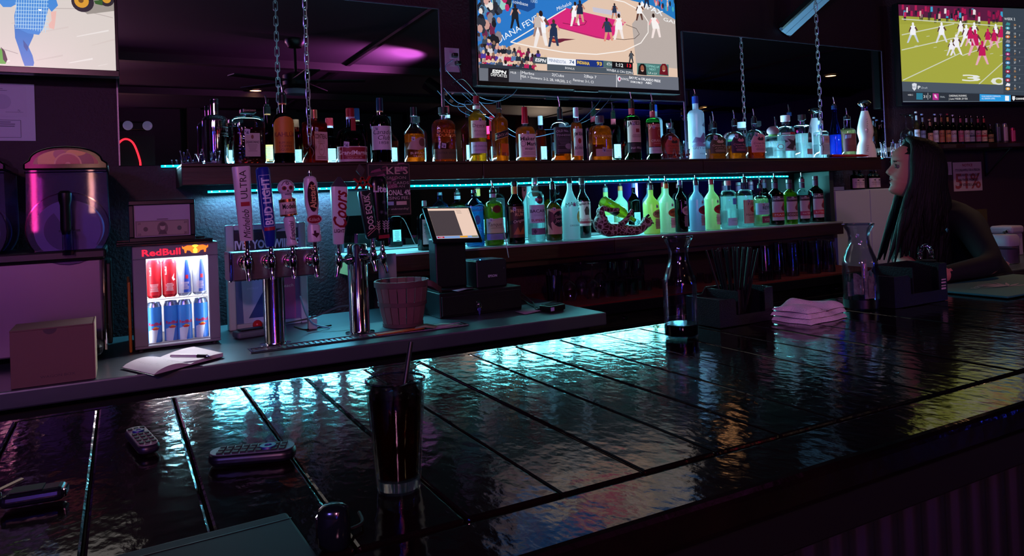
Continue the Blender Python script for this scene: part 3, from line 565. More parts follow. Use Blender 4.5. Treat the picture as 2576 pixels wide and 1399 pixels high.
def football(p, P, W, H):
    p.rect(0, 0, W, H, '3a4450'); R_ = random.Random(9)
    p.poly(pp(P, [(2240, 8), (2522, 28), (2522, 214), (2240, 205)]), '9ea03c').poly(pp(P, [(2240, 60), (2400, 62), (2522, 80), (2522, 214), (2240, 205)]), 'a4a640')
    p.poly(pp(P, [(2240, -10), (2523, 12), (2523, 56), (2240, 39)]), '5a1c40')
    for i in range(70):
        x = R_.uniform(2269, 2520); y = 12+(x-2268)*.07+R_.uniform(0, 22); c = R_.choice(['a8184e', '8a1444', 'c02860', '201c2c', '2a2436', 'd8a8a0', '38a0c8', 'e8dce0', 'b01c52', '901848'])
        p.poly(pp(P, [(x-3, y+10), (x+3, y+10), (x+2.6, y-3), (x-2.6, y-3)]), c)
        if i % 2: p.polys([(pp(P, [(x-2.6, y+10), (x-.4, y+10), (x-.6, y+19), (x-2.4, y+19)]), '241c2c'), (pp(P, [(x+.4, y+10), (x+2.6, y+10), (x+2.4, y+19), (x+.6, y+19)]), '241c2c')])
    lw = .008
    for a, b in (((2268, 88), (2400, 60)), ((2268, 126), (2440, 86)), ((2271, 202), (2415, 134)), ((2462, 212), (2522, 158)), ((2420, 140), (2520, 104)), ((2268, 48), (2522, 66))): p.line(pp(P, [a, b]), lw, 'ccd0b8')
    for x, y in ((2300, 116), (2348, 120), (2375, 128), (2330, 92), (2440, 132), (2490, 136), (2515, 140), (2402, 84)): p.line(pp(P, [(x, y), (x+8, y-1.5)]), .004, 'c8ccb0')
    ptext(p, P, '3', 2443, 196, 16, 'e4e6e0', 46, rot=-.02, bold=.02); ptext(p, P, '0', 2512, 204, 18, 'e0e2dc', 40, bold=.02)
    for x, y, h, s_, l_ in ((2296, 108, 52, 'f0f0f6', 'c4ccdc'), (2368, 108, 52, 'f0f0f6', 'd8d8e4'), (2405, 140, 54, 'f0eef4', 'e8e4ea'), (2416, 96, 44, 'f0eef4', 'e0dce4'), (2430, 118, 56, 'f0f0f6', 'e8e4ea'), (2450, 108, 52, 'f0eef4', 'e4e0e8'), (2392, 140, 40, 'f0eef4', 'dcd8e0'), (2504, 100, 40, 'f0eef4', 'c42060')):
        figure(p, P, x, y, h, s_, l_, '5a3c38', hair='f0f0f4', stride=.45)
    for x, y, h in ((2452, 140, 66), (2470, 164, 62), (2484, 118, 46), (2500, 122, 48), (2518, 112, 46), (2440, 116, 48)): figure(p, P, x, y, h, 'c01c5a', 'e4a8bc', '6a3038', hair='c01c5a', stride=.4)
    p.poly(pp(P, [(2522, 20), (2640, 24), (2640, 260), (2522, 230)]), '38424e')
    ptext(p, P, 'WEEK 2', 2539, 48, 6.5, 'e8ecf0', 27)
    cols = [('3a8a90', '3aa0b0'), ('c8c0b8', 'e07a3a'), ('8a8a94', '4aa0d8'), ('4a9cb8', 'a8287a'), ('b04a4a', '5a9ad0'), ('3aa098', 'b0284a'), ('5aa8d0', 'c03048'), ('e8e8f0', 'e0a040')]
    sc = [('24', '20'), ('13', '28'), ('26', '14'), ('31', '7'), ('20', '37'), ('13', '35'), ('30', '33'), ('6', '23')]
    for i in range(8):
        y = 66+i*21.8; a = P(2534, y-5); b = P(2534, y+5); p.poly([(a[0]-.024, a[1]-.008), (a[0]+.02, a[1]-.012), (a[0]+.026, a[1]+.008), (a[0]-.006, a[1]+.016)], cols[i][0]); p.ell(b[0], b[1], .024, .013, cols[i][1], 10).ell(b[0], b[1], .011, .006, 'e8e8f0', 6)
        ptext(p, P, sc[i][0], 2552, y-3, 5, 'e8a860' if i % 2 == 0 else 'e0e4e8'); ptext(p, P, sc[i][1], 2552, y+4.5, 5, 'e0e4e8' if i % 2 == 0 else 'e8a860'); ptext(p, P, 'F', 2564, y+1, 5, 'c8ccd4'); p.line(pp(P, [(2524, y+11.5), (2600, y+13)]), .002, '56606c')
    p.poly(pp(P, [(2240, 205), (2523, 214), (2523, 236), (2240, 230)]), '4a5460').poly(pp(P, [(2240, 230), (2640, 242), (2640, 262), (2240, 255)]), '2a3038').poly(pp(P, [(2240, 255), (2640, 262), (2640, 285), (2240, 275)]), '6c7884')
    p.poly(pp(P, [(2293, 211), (2299, 209), (2305, 211), (2304, 223), (2299, 229), (2294, 223)]), 'd8dce4'); ptext(p, P, 'NFL', 2299, 219, 5, '405078', 9); ptext(p, P, 'P', 2311, 220, 8, 'e8ecf0', 7, bold=.03); ptext(p, P, 'Draft', 2324, 221, 5, 'b0b8c0', 15, shear=.3)
    ptext(p, P, 'WEEK 2', 2289, 239, 4, 'e0e0e4', 13); p.poly(pp(P, [(2304, 234), (2320, 234.5), (2320, 251), (2304, 250.5)]), '2a7a94'); ptext(p, P, '31', 2326, 243, 7, 'f0f0f0', 8); p.line(pp(P, [(2333, 234), (2333, 251)]), .003, 'e0e0e4'); ptext(p, P, '7', 2338.5, 244, 7, 'f0f0f0'); p.poly(pp(P, [(2345, 235), (2360, 235.5), (2360, 252), (2345, 251.5)]), 'b02a8a'); p.poly(pp(P, [(2348, 238), (2353, 238), (2357, 248), (2351, 246)]), 'e8c0d8')
    ptext(p, P, 'FINAL', 2370, 244, 4.5, 'a8b0b8', 12); ptext(p, P, 'CARDINALS RUSHING', 2408, 241, 5, 'f0f0f0', 44); ptext(p, P, 'J. Love: 9 RUSH, 29 YDS', 2409, 248.5, 5, 'f0f0f0', 47)
    p.poly(pp(P, [(2463, 237), (2541, 239.5), (2541, 257), (2463, 254.5)]), '2a9ae0'); ptext(p, P, 'YOUR FANDOM COMPANION.', 2492, 242.5, 4, 'f0f8ff', 48); ptext(p, P, 'ALL SEASON LONG.', 2485, 248, 4, 'f0f8ff', 34); p.poly(pp(P, [(2527, 241), (2537, 241.5), (2537, 254), (2527, 253.5)]), 'f0f4f8')
    p.poly(pp(P, [(2542, 240), (2640, 243), (2640, 258), (2542, 256)]), '101014'); ptext(p, P, 'CHANNEL', 2566, 248.5, 5, 'f0f0f0', 24, bold=.02); p.poly(pp(P, [(2545, 242), (2552, 242.5), (2552, 250), (2548.5, 254), (2545, 250)]), 'e0e4e8')
XA = Vector((1, 0, 0)); NA = Vector((0, -1, 0))
q = at(284+8, 178, Y=3.47); tv('television at the left edge showing a man in a checked shirt', Vector((q.x-1.42, 3.47, q.z)), XA, 1.42, .80, floorpic, NA)
q = at(1205, 206, Y=3.47); q2 = at(1706, 225, Y=3.47); tv('middle television showing a basketball game', Vector((q.x, 3.47, (q.z+q2.z)/2)), XA, q2.x-q.x, (q2.x-q.x)*.5625, basket, NA)
# the right-hand set hangs on the turned wall
def on_right(x, y, off):
    d = _R*((x-CX)/F) - _U*((y-CY)/F) + _f; o = RO+RN*off; return CAM+d*((o-CAM).dot(RN)/d.dot(RN))
q = on_right(2270.5, 257, .13); tv('television at the right edge showing a football game', q, RD, 1.42, on_right(2269, 11.5, .13).z-q.z, football, RN)
# ================================================================ BOTTLES
def frost(name, col, tr=.55, rough=.3):
    """frosted or milky-filled glass: lets light glow through"""
    if name in MATS: return MATS[name]
    m = bpy.data.materials.new(name); m.use_nodes = True; MATS[name] = m
    nt = m.node_tree; nt.nodes.clear(); N = nt.nodes.new; L = nt.links.new
    o = N('ShaderNodeOutputMaterial'); d = N('ShaderNodeBsdfDiffuse'); t = N('ShaderNodeBsdfTranslucent'); g = N('ShaderNodeBsdfGlossy')
    d.inputs[0].default_value = t.inputs[0].default_value = lin(col); g.inputs['Roughness'].default_value = rough
    a = N('ShaderNodeMixShader'); a.inputs[0].default_value = tr; L(d.outputs[0], a.inputs[1]); L(t.outputs[0], a.inputs[2])
    b = N('ShaderNodeMixShader'); b.inputs[0].default_value = .06; L(a.outputs[0], b.inputs[1]); L(g.outputs[0], b.inputs[2]); L(b.outputs[0], o.inputs[0])
    return m
CLEARLIQ = lambda: liquor('clear_spirit', 'eef6f6', .6, glow=.2)
AMB = lambda: liquor('amber_whisky', 'd8782a', .6); GOLD = lambda: liquor('golden_whisky', 'e0a040', .6); DARKB = lambda: liquor('dark_brown_liqueur', '3a1408', .6); RED = lambda: liquor('red_brown_liqueur', '8a2010', .6)
GREENG = lambda: thin_glass('green_glass', '5aa060'); BROWNG = lambda: thin_glass('brown_glass', '5a2a10')
ST = dict(  # sh0, sh1, neck radius, cap start, cap radius, shoulder kind, section exponent, depth ratio
    std=(.60, .74, .30, .86, .34, 's', 2, 1), tall=(.62, .76, .28, .80, .31, 'r', 2, 1), flask=(.66, .80, .30, .88, .36, 'r', 3, .7), square=(.70, .80, .28, .86, .42, 'r', 6, 1),
    squat=(.50, .66, .32, .84, .36, 'r', 2.6, .8), cone=(.45, .78, .28, .82, .32, 's', 2, 1), vodka=(.64, .74, .36, .82, .40, 'r', 2, 1), bell=(.42, .72, .30, .80, .34, 'r', 2.3, .8), wine=(.58, .74, .36, .80, .40, 's', 2, 1))
def profile(R, H, st, top):
    sh0, sh1, nr, cap0, capr, kind = ST[st][:6] if isinstance(st, str) else st[:6]; P = [(R*.9, 0), (R*.985, H*.008), (R, H*.02), (R, H*sh0)]
    for i in range(1, 9):
        t = i/8; k = math.sqrt(max(0, 1-t**2.2)) if kind == 'r' else .5+.5*math.cos(PI*t) if kind == 's' else 1-t
        P.append((R*(nr+(1-nr)*k), H*(sh0+(sh1-sh0)*t)))
    if top > sh1: P.append((R*nr, H*top))
    return P
def cut(P, z, k):
    """profile up to height z, radii reduced by k"""
    o = []
    for (r0, z0), (r1, z1) in zip(P, P[1:]):
        o.append((max(r0-k, .001), z0))
        if z1 > z: t = (z-z0)/max(z1-z0, 1e-6); o.append((max(r0+(r1-r0)*t-k, .001), z)); return o
    return o+[(max(P[-1][0]-k, .001), P[-1][1])]
def draw_items(p, w_, h, items):
    for it in items:
        k = it[0]
        if k == 't':
            _, s, yf, hf, col, wf = it[:6]; o = it[6] if len(it) > 6 else {}; o = dict(o); xf = o.pop('x', 0); p.text(s, xf*w_, yf*h, hf*h, col, wf*w_ if wf else None, **o)
        elif k == 'r': p.rect(it[1]*w_, it[2]*h, it[3]*w_, it[4]*h, it[5], max(1, int(abs(it[3]-it[1])*10)))
        elif k == 'e': p.ell(it[1]*w_, it[2]*h, it[3]*w_, it[4]*h, it[5], 16, *(it[6:7]))
        elif k == 'l': p.lines(0, it[1]*h, w_*.7, it[2], h*.055, h*.018, it[3], it[2])
        elif k == 'p': p.poly([(a*w_, b*h) for a, b in it[1]], it[2])
SPOUT = mat('steel_spout', 'c8c8d0', .15, 1)
def bottle(label, X, Y, Z, H, R, st='std', glass=None, liq=None, level=.5, cap=('1a1a1c', .4, 0), labels=(), back='d8e4e4', pour=None, stamp=None, opaque=None, rz=0, cap_kind='screw', neck_band=None, group='bottles on the upper shelf', name='liquor_bottle', cat='bottle', tilt=None, flute=0, nf=0):
    s_ = ST[st] if isinstance(st, str) else st; e, sy = s_[6], s_[7]; cap0, capr = s_[3], s_[4]
    t = thing(name, label, cat, (X, Y, Z+.0008), rz, group); P = profile(R, H, st, cap0+.01); n = 28 if e == 2 else 40
    body = opaque or glass or GLASS
    MB().lathe(P, n if not nf else nf*4, sy=sy, e=e, flute=flute, nf=nf).build('glass', body, t, 50)
    if liq: MB().lathe(cut(P, H*level, .0022)[0:1]+[(max(r_, .001), z+.004 if i == 0 else z) for i, (r_, z) in enumerate(cut(P, H*level, .0022))][1:], n, (0, 0, .003), sy=sy, e=e).build('liquid', liq, t, 50)
    # cap
    r_ = R*capr; cm = mat('cap_%s_%g_%g' % cap, cap[0], cap[1], cap[2])
    if cap_kind == 'screw': MB().lathe([(r_, H*cap0), (r_*1.03, H*cap0+.004), (r_, H*cap0+.006), (r_, H-.008), (r_*.97, H-.006), (r_, H-.004), (r_*.93, H)], 24).build('cap', cm, t, 35)
    elif cap_kind == 'ball': MB().ball((0, 0, H-r_), (r_*1.25, r_*1.25, r_), 20, 12).lathe([(R*s_[2]*1.05, H*cap0), (R*s_[2]*1.1, H-1.7*r_)], 16).build('cap', cm, t)
    elif cap_kind == 'cube': MB().lathe([(r_*.9, H*cap0), (r_, H*cap0+.003), (r_, H)], 40, e=8).build('cap', cm, t, 40)
    elif cap_kind == 'stopper': MB().lathe([(r_*.8, H*cap0), (r_*.8, H*cap0+.008), (r_, H-.02), (r_*1.1, H-.003), (r_*1.02, H)], 24).build('cap', cm, t, 40)
    elif cap_kind == 'cork': MB().lathe([(r_*.85, H*cap0), (r_*.85, H*cap0+.006), (r_*1.15, H*cap0+.007), (r_*1.15, H-.001), (r_*1.1, H)], 24).build('cap', cm, t, 40)
    elif cap_kind == 'wax': MB().lathe([(r_*1.15, H*cap0), (r_*1.1, H*(cap0+.06)), (r_*.98, H*(cap0+.10)), (r_*.95, H-.004), (r_*.85, H)], 24).build('cap', cm, t)
    if neck_band: MB().lathe([(R*s_[2]*1.04, H*neck_band[0]), (R*s_[2]*1.04, H*neck_band[1])], 20, cap0=False, cap1=False).build('neck_band', mat('band_'+neck_band[2], neck_band[2], .5), t)
    if pour:
        h0 = H; MB().lathe([(.011, h0), (.012, h0+.004), (.012, h0+.010), (.006, h0+.013)], 14).build('pourer_collar', BLACKR, t)
        L_ = pour; dx = .10*L_; MB().tube([(0, 0, h0+.01), (-.002, -.001, h0+.01+L_*.45), (-.002-dx, 0, h0+.008+L_)], [.0048, .0042, .0032], 10, smooth=3).build('pourer_spout', SPOUT, t)
        MB().cyl((.004, .002, h0+.012), (.008, .003, h0+L_*.75), .0012, n=6).build('air_tube', BLACKR, t)
    i = 0
    for lb in labels:
        v0, v1, wf, bg, items = lb[:5]; o = lb[5] if len(lb) > 5 else {}; w_ = R*(2 if e <= 3 else 1.42 if e <= 4.6 else 1)*wf; h = (v1-v0)*H; p = Print(.00015)
        if bg: p.rect(-w_/2, 0, w_/2, h, bg, 10)
        draw_items(p, w_, h, items); rr = R*o.get('r', 1); u0 = o.get('a', 0)+(o.get('dx', 0) if e <= 4.6 else 0)
        fn = (lambda rr, z0, u0: wrap(rr+.0006, u0, z0, 1, sy, e))(rr, v0*H, u0) if e <= 4.6 else front(-R*sy-.0006, v0*H, o.get('dx', 0)*R)
        p.build('label', FOIL if o.get('foil') else PAPER, t, fn)
    if back:
        p = Print(.0002); w_ = R*1.35; h = H*.26; p.rect(-w_/2, 0, w_/2, h, back, 8); p.lines(0, h*.85, w_*.75, 9, h*.085, h*.03, '586068', 3); p.rect(-w_*.3, h*.03, w_*.1, h*.10, '303438')
        p.build('back_label', PAPER, t, wrap(R+.0006, PI, H*.12, 1, sy, e) if e <= 3 else (lambda u, v, z: (-u, R*sy+.0006+z, H*.12+v)))
    if stamp:
        su, sv = stamp; p = Print(.0002); q = R*.36; p.poly([(su*R-q*.5, -q*.45), (su*R+q*.45, -q*.6), (su*R+q*.55, q*.45), (su*R-q*.4, q*.6)], 'b8b4c4'); p.poly([(su*R-q*.2, -q*.3), (su*R+q*.3, -q*.4), (su*R+q*.2, q*.3)], '50486a').poly([(su*R-q*.4, 0), (su*R-q*.1, -q*.1), (su*R-q*.15, q*.35)], '6a6488')
        p.build('tax_stamp', PAPER, t, wrap(R+.0014, 0, sv*H, 1, sy, e) if e <= 3 else front(-R*sy-.0014, sv*H))
    return t
YU = 3.44
def U(x0, x1, top, label, st='std', tip=None, Y=YU, shelf='U', **k):
    """a bottle on a wall shelf, sized from the columns and the height it takes up"""
    z = UZ if shelf == 'U' else LZ; xm = (x0+x1)/2; q = at(xm, top, Y=Y); H = q.z-z; b = at(xm, (top+400)/2 if shelf == 'U' else (top+600)/2, Y=Y); R = (x1-x0)/2*depth(b)/F
    s_ = ST[st] if isinstance(st, str) else st; an = abs(math.atan2(b.x, Y)+k.get('rz', 0)); ca, sa = math.cos(an), math.sin(an)
    R /= 1+(ca+s_[7]*sa-1)*.85 if s_[6] > 3 else math.sqrt(ca*ca+(s_[7]*sa)**2)
    if tip: k['pour'] = max(.02, at(xm, tip, Y=Y).z-q.z); k['pour'] = min(k['pour'], UZ-.09-.012-z-H) if shelf != 'U' else k['pour']
    if shelf != 'U': k.setdefault('group', 'bottles on the lower shelf')
    return bottle(label, b.x, Y, z, H, R, st, **k)
W_ = 'ece6e0'
# ---- upper shelf, left to right
t = U(511.5, 571, 249, 'tall mirror-chrome fluted bottle at the left end of the upper shelf', (.66, .76, .32, .92, .34, 'r', 2, 1), Y=3.52, opaque=mat('mirror_chrome', 'd8d8e0', .04, 1), cap=('c8c8d0', .1, 1), labels=[(.42, .58, .7, None, [('r', -.5, .9, .5, .96, '101014'), ('r', -.5, .1, .5, .16, '101014'), ('t', 'LITTLE', .7, .2, '101014', .7), ('t', 'WHILE', .35, .2, '101014', .7)], {'a': .75})], back=None, flute=.012, nf=26)
U(583.5, 667, 277, 'broad square amber liqueur bottle with a black square cap and pale label', (.80, .89, .26, .93, .48, 'r', 5, .72), liq=liquor('amaretto', '6a1c10', .6, cut=(90, .25)), glass=thin_glass('rippled_glass', 'e0f0f4', 1.5), level=.66, cap=('0a0a0c', .3, 0), cap_kind='cube',
  labels=[(.14, .56, .92, 'b0a49a', [('e', 0, .84, .09, .09, '6a3a28'), ('t', 'DISARONNO', .62, .11, '14100e', .9, {'bold': .02}), ('l', .5, 6, '70645c')], {'dx': .12}), (.945, .985, .85, None, [('t', 'DISARONNO', .5, .75, 'c8a890', .9)], {'dx': 0})], stamp=(-.2, .58))
U(686, 739, 240, 'tall dark brown coffee liqueur bottle with an ochre label and steel pourer', (.56, .74, .32, .88, .36, 'r', 2, 1), tip=212, glass=BROWNG(), liq=DARKB(), level=.7, cap=('0c0a0a', .4, 0), neck_band=(.86, .90, 'c07040'), labels=[(.16, .56, 1.25, 'b86a18', [('e', 0, .95, .5, .35, 'c8741c'), ('t', 'KAHLÚA', .66, .16, '7a2010', .9, {'bold': .02}), ('t', 'RUM AND', .36, .09, '5a1410', .5), ('t', 'COFFEE', .24, .09, '5a1410', .5), ('t', 'LIQUEUR', .12, .09, '5a1410', .5)])], back='d8a848')
U(757, 826, 276.5, 'square orange liqueur bottle with a copper cap and printed pink label', (.72, .80, .26, .84, .30, 'r', 5, .95), glass=thin_glass('amber_glass', 'b06028'), liq=liquor('orange_liqueur', 'c05018', .6), level=.72, cap=('c87a5c', .3, .6), rz=.42, neck_band=(.76, .83, 'a03018'), labels=[(.06, .58, 1.5, 'd8b0a8', [('t', 'COINTREAU', .84, .17, '5a1a18', .92, {'bold': .03}), ('l', .70, 3, 'a07068'), ('e', 0, .38, .22, .22, 'b88078', .85), ('t', '1875', .38, .06, '80403c', .2), ('l', .12, 2, '704038'), ('p', [(-.48, .3), (-.40, .45), (-.44, .58)], '804038'), ('p', [(.48, .3), (.40, .45), (.44, .58)], '804038')])], stamp=(-.5, .62))
U(845, 920, 273, 'round-shouldered dark bottle with a red ribbon and red label', (.34, .66, .26, .84, .28, 'r', 2.4, .85), glass=BROWNG(), liq=RED(), level=.55, cap=('8a1420', .4, .1), neck_band=(.80, .85, 'b8a0b8'), labels=[(.03, .30, 1.35, 'c8b0b0', [('r', -.47, .06, .47, .94, '8a1020'), ('r', -.47, .06, .47, .16, 'c0a8b8'), ('t', 'GrandMarnier', .60, .28, 'e8d8d4', .84, {'bold': .02}), ('l', .38, 1, 'd8a8a0'), ('t', 'LIQUEUR', .26, .10, 'd8a8a0', .35)]), (.30, .80, .16, '8a1018', [], {'r': .75})], stamp=(-.55, .33))
U(931, 983, 247, 'dark whisky bottle with tall navy cap and white script label', (.58, .74, .29, .80, .32, 'r', 2, 1), glass=BROWNG(), liq=liquor('dark_whisky', '5a1c0c', .6), level=.72, cap=('0c1430', .35, .1), neck_band=(.78, .81, 'c8966a'), labels=[(.20, .56, 1.3, 'c8bcc8', [('t', 'Canadian', .75, .2, '141018', .86, {'shear': .3}), ('t', 'Club', .52, .2, '141018', .5, {'shear': .3}), ('t', '1858', .30, .12, '302830', .36)])], stamp=(-.7, .52))
U(1016, 1068, 270, 'clear bourbon bottle with a dark cap and torn buffalo label', (.52, .72, .36, .84, .31, 's', 2, 1), liq=AMB(), level=.50, cap=('101218', .4, 0), labels=[(.22, .47, 1.3, None, [('p', [(-.45, .1), (.0, .0), (.4, .2), (.46, .8), (.1, .95), (-.3, .6)], 'b08a80'), ('e', .18, .55, .16, .3, '70483c')]), (.08, .20, 1.0, None, [('t', 'BUFFALO', .75, .36, 'd8b8a8', .8), ('t', 'TRACE', .25, .3, 'd8b8a8', .55)])], stamp=(-.5, .42))
U(1087, 1146, 270.5, 'flat oval amber flask with raised lettering and a dark cork', (.62, .78, .32, .86, .34, 'r', 2.6, .62), liq=liquor('flask_bourbon', 'b05018', .65, cut=(150, .12)), level=.76, cap=('100c0c', .5, 0), labels=[(.06, .24, 1.35, '5a4a2c', [('t', 'FRONTIER WHISKEY', .62, .22, '1c140c', .9)]), (.42, .60, 1.0, None, [('t', 'BULLEIT', .78, .3, 'd07838', .8), ('t', 'BOURBON', .38, .3, 'd07838', .85)])], stamp=(-.3, .30), cap_kind='cork')
U(1178, 1223, 242, 'golden scotch bottle with a red cap and two cream labels', (.66, .78, .40, .88, .34, 's', 2, 1), liq=GOLD(), level=.76, cap=('7a1c28', .35, .2), neck_band=(.80, .85, 'c8b8b0'), labels=[(.36, .62, 1.2, 'd0bcae', [('t', "Dewar's", .72, .2, '5a2420', .82), ('l', .58, 1, '805048'), ('t', 'White Label', .4, .12, '805048', .7), ('l', .26, 4, '907068')]), (.13, .30, 1.3, 'c0b4c4', [('t', 'John Dewar & Sons', .66, .16, '302028', .8, {'shear': .3}), ('l', .3, 2, '706878')])], stamp=(-.1, .63))
U(1233, 1281, 256, 'square-shouldered amber whisky bottle with a slanted black label', (.66, .80, .30, .89, .32, 's', 4.5, .95), liq=AMB(), level=.80, cap=('101014', .3, 0), rz=.15, labels=[(.34, .56, 1.85, None, [('p', [(-.5, .05), (.5, .5), (.5, 1.0), (-.5, .55)], '121016'), ('p', [(-.5, .03), (.5, .48), (.5, .52), (-.5, .07)], 'c8a070'), ('p', [(-.5, .53), (.5, .98), (.5, 1.0), (-.5, .55)], 'c8a070'), ('t', 'BLACK LABEL', .5, .2, 'd8b8a0', .85, {'rot': .25})]), (.10, .30, .8, 'd86a20', [], {'dx': .1}), (.10, .155, .9, '141014', [('t', '12', .5, .7, 'd8c0a0', .22)], {'dx': .2})], stamp=(-.2, .62))
U(1292, 1351, 270, 'squat amber bottle topped with dripping red wax, white label', (.50, .66, .30, .70, .33, 'r', 3.4, .85), liq=AMB(), level=.62, cap=('9a0c22', .35, 0), cap_kind='wax', labels=[(.08, .50, 1.75, 'dccac0', [('t', "Maker's", .80, .17, '1c1414', .78, {'bold': .02}), ('t', 'Mark', .58, .17, '1c1414', .5, {'bold': .02, 'x': .12}), ('e', -.28, .58, .11, .12, '60504c', .85), ('r', -.45, .45, .45, .455, '605050'), ('t', 'WHISKY', .36, .10, '1c1414', .45, {'bold': .02}), ('l', .22, 3, '907c74')])], stamp=(-.2, .52))
U(1383, 1437, 275, 'square whiskey bottle with black neck, black label and tall steel pourer', (.62, .76, .34, .80, .30, 'r', 4.5, .95), tip=246, liq=AMB(), level=.20, cap=('08080a', .4, 0), labels=[(.14, .64, 1.5, '17151c', [('t', 'OLD No. 7', .84, .09, 'b8b4bc', .75, {'arch': .004}), ('t', 'TENNESSEE', .70, .08, 'a8a4ac', .75), ('l', .58, 6, '6c6870'), ('e', .22, .28, .18, .11, '8a8288'), ('l', .14, 2, '6c6870')], {'dx': .1})], rz=-.25, back='a8b4c8')
U(1433, 1468, 271, 'slim bourbon bottle with a white cap and arched black lettering', (.62, .74, .44, .82, .50, 'r', 3.2, .95), liq=AMB(), level=.70, cap=('c8c8d4', .4, 0), labels=[(.10, .60, 1.6, 'cfc2ba', [('t', 'JIM BEAM', .78, .13, '14100e', .92, {'bold': .03, 'arch': .006}), ('e', 0, .55, .15, .1, '8a2018'), ('t', 'KENTUCKY', .38, .05, '604844', .5), ('t', 'BOURBON', .29, .11, '1c1412', .8, {'bold': .02}), ('l', .16, 3, '907c74')])], stamp=(-.3, .62))
U(1482, 1538, 292, 'flat oval bourbon bottle with a clear stopper neck and small low label', (.62, .80, .28, .84, .36, 'r', 2.6, .6), liq=AMB(), level=.76, cap=('70606c', .2, .5), labels=[(.10, .26, 1.0, 'c0a49a', [('l', .8, 4, '70544c')], {'a': .2}), (.50, .58, 1.1, None, [('t', 'WOODFORD RESERVE', .5, .7, 'd8a078', .9)])], stamp=(-.1, .24), back='c88050')
JAM = dict(glass=GREENG(), liq=liquor('green_glass_whiskey', '5a5a14', .6), level=.66)
U(1570, 1611, 254, 'green whiskey bottle with cream label and red neck foil', (.66, .76, .36, .88, .36, 'r', 2, 1), tip=235, cap=('14201a', .3, 0), neck_band=(.77, .87, '8a1c30'), labels=[(.30, .66, 1.3, 'd0bcac', [('t', 'JAMESON', .84, .17, '1c1414', .95, {'bold': .03, 'arch': .006}), ('r', -.08, .45, .12, .62, '8a2830'), ('l', .34, 3, '70584c')]), (.13, .29, 1.3, '16121a', [('t', 'Irish Whiskey', .5, .25, 'd8d0c8', .7, {'shear': .3})])], stamp=(-.5, .60), **JAM)
U(1625, 1661, 262, 'green whiskey bottle with orange-red label and pink neck foil', (.66, .76, .36, .88, .36, 'r', 2, 1), tip=238, cap=('14201a', .3, 0), neck_band=(.76, .87, 'b04050'), labels=[(.24, .64, 1.4, '9a2820', [('t', 'JAMESON', .88, .14, 'e0b0a0', .9, {'bold': .02, 'arch': .005}), ('e', .1, .6, .12, .18, 'c88a50', .8), ('t', 'ORANGE', .26, .12, 'd8c0a8', .7), ('l', .12, 1, 'd8a090')]), (.12, .23, 1.4, 'b8b0b8', [('l', .5, 2, '706870')])], stamp=(-.6, .58), **JAM)
CRY = (.42, .72, .26, .86, .26, 'r', 2.3, .72)
CRG = lambda: liquor('pressed_crystal', 'd8eef2', .45, cut=(120, .5))
def crown(x0, x1, top, label, liq, level, lab, txt, tip=None, col='d8c0a0', **k):
    U(x0, x1, top, label, CRY, tip=tip, opaque=thin_glass('cut_glass', 'd8ecf0', 2.2), liq=liq, level=level, cap=k.pop('cap', ('181820', .3, .3)), labels=[(.16, .60, 1.0, None, [('p', [(-.5, 0), (.5, 0), (.52, .6), (.38, .9), (0, 1.02), (-.38, .9), (-.52, .6)], lab), ('p', [(-.2, .72), (-.1, .85), (0, .76), (.1, .85), (.2, .72), (.12, .64), (-.12, .64)], col), ('t', 'Crown Royal', .5, .12, col, .8, {'shear': .25}), ('t', txt, .34, .07, col, .6), ('l', .22, 3, col)])], back=None, stamp=(-.5, .58), **k)
crown(1661, 1708, 310, 'cut crystal whisky bottle with clear stopper beside the silver tiara', liquor('vanilla_whisky', 'b03818', .6), .74, 'b04a30', 'VANILLA', col='301c18', cap=('b0b8c0', .15, .6), cap_kind='stopper')
crown(1771, 1823, 310, 'cut crystal whisky bottle with olive label right of the frosted bottle', AMB(), .28, '4a4020', 'APPLE', 284)
crown(1825, 1873, 303, 'cut crystal whisky bottle with dark purple label', AMB(), .34, '2c1434', 'BLACKBERRY', 280, 'e08aa0')
crown(1875, 1922, 297, 'cut crystal whisky bottle with pink label and purple band', liquor('peach_whisky', 'c05028', .6), .30, 'e0a0a8', 'PEACH', 277, '4a2440')
U(1731, 1772, 243, 'tall frosted white vodka bottle with a deep blue neck', (.70, .79, .36, .885, .38, 'r', 2, 1), tip=228, opaque=frost('frosted_glass', 'd6ecf8'), cap=('2848a8', .35, .1), labels=[(.0, .68, 1.5, None, [('p', [(-.45, .40), (-.3, .52), (-.1, .5), (.05, .62), (.3, .58), (.48, .75), (.5, .5), (.3, .42), (0, .38)], '8a9cc8'), ('p', [(-.5, .30), (-.2, .42), (.1, .36), (.5, .46), (.5, .3)], 'a8c4e4'), ('p', [(.0, .78), (.12, .86), (.1, .76), (.2, .9), (.18, .74)], '6878a8'), ('t', 'GREY GOOSE', .27, .055, '3a4c74', .82), ('r', .1, .2, .3, .205, '3a4c74'), ('t', 'VODKA', .14, .03, '5a74a0', .3)])], back=None)
U(1920, 1971, 318, 'squat clear tequila bottle with a round cork ball', (.50, .74, .34, .80, .42, 'r', 3, .8), liq=CLEARLIQ(), level=.52, cap=('9a7c88', .6, 0), cap_kind='ball', neck_band=(.70, .80, '70a050'), labels=[(.15, .45, 1.0, None, [('e', 0, .7, .2, .25, 'c8dce0', .8), ('l', .35, 2, 'b8ccd0')])], back='b8d8dc')
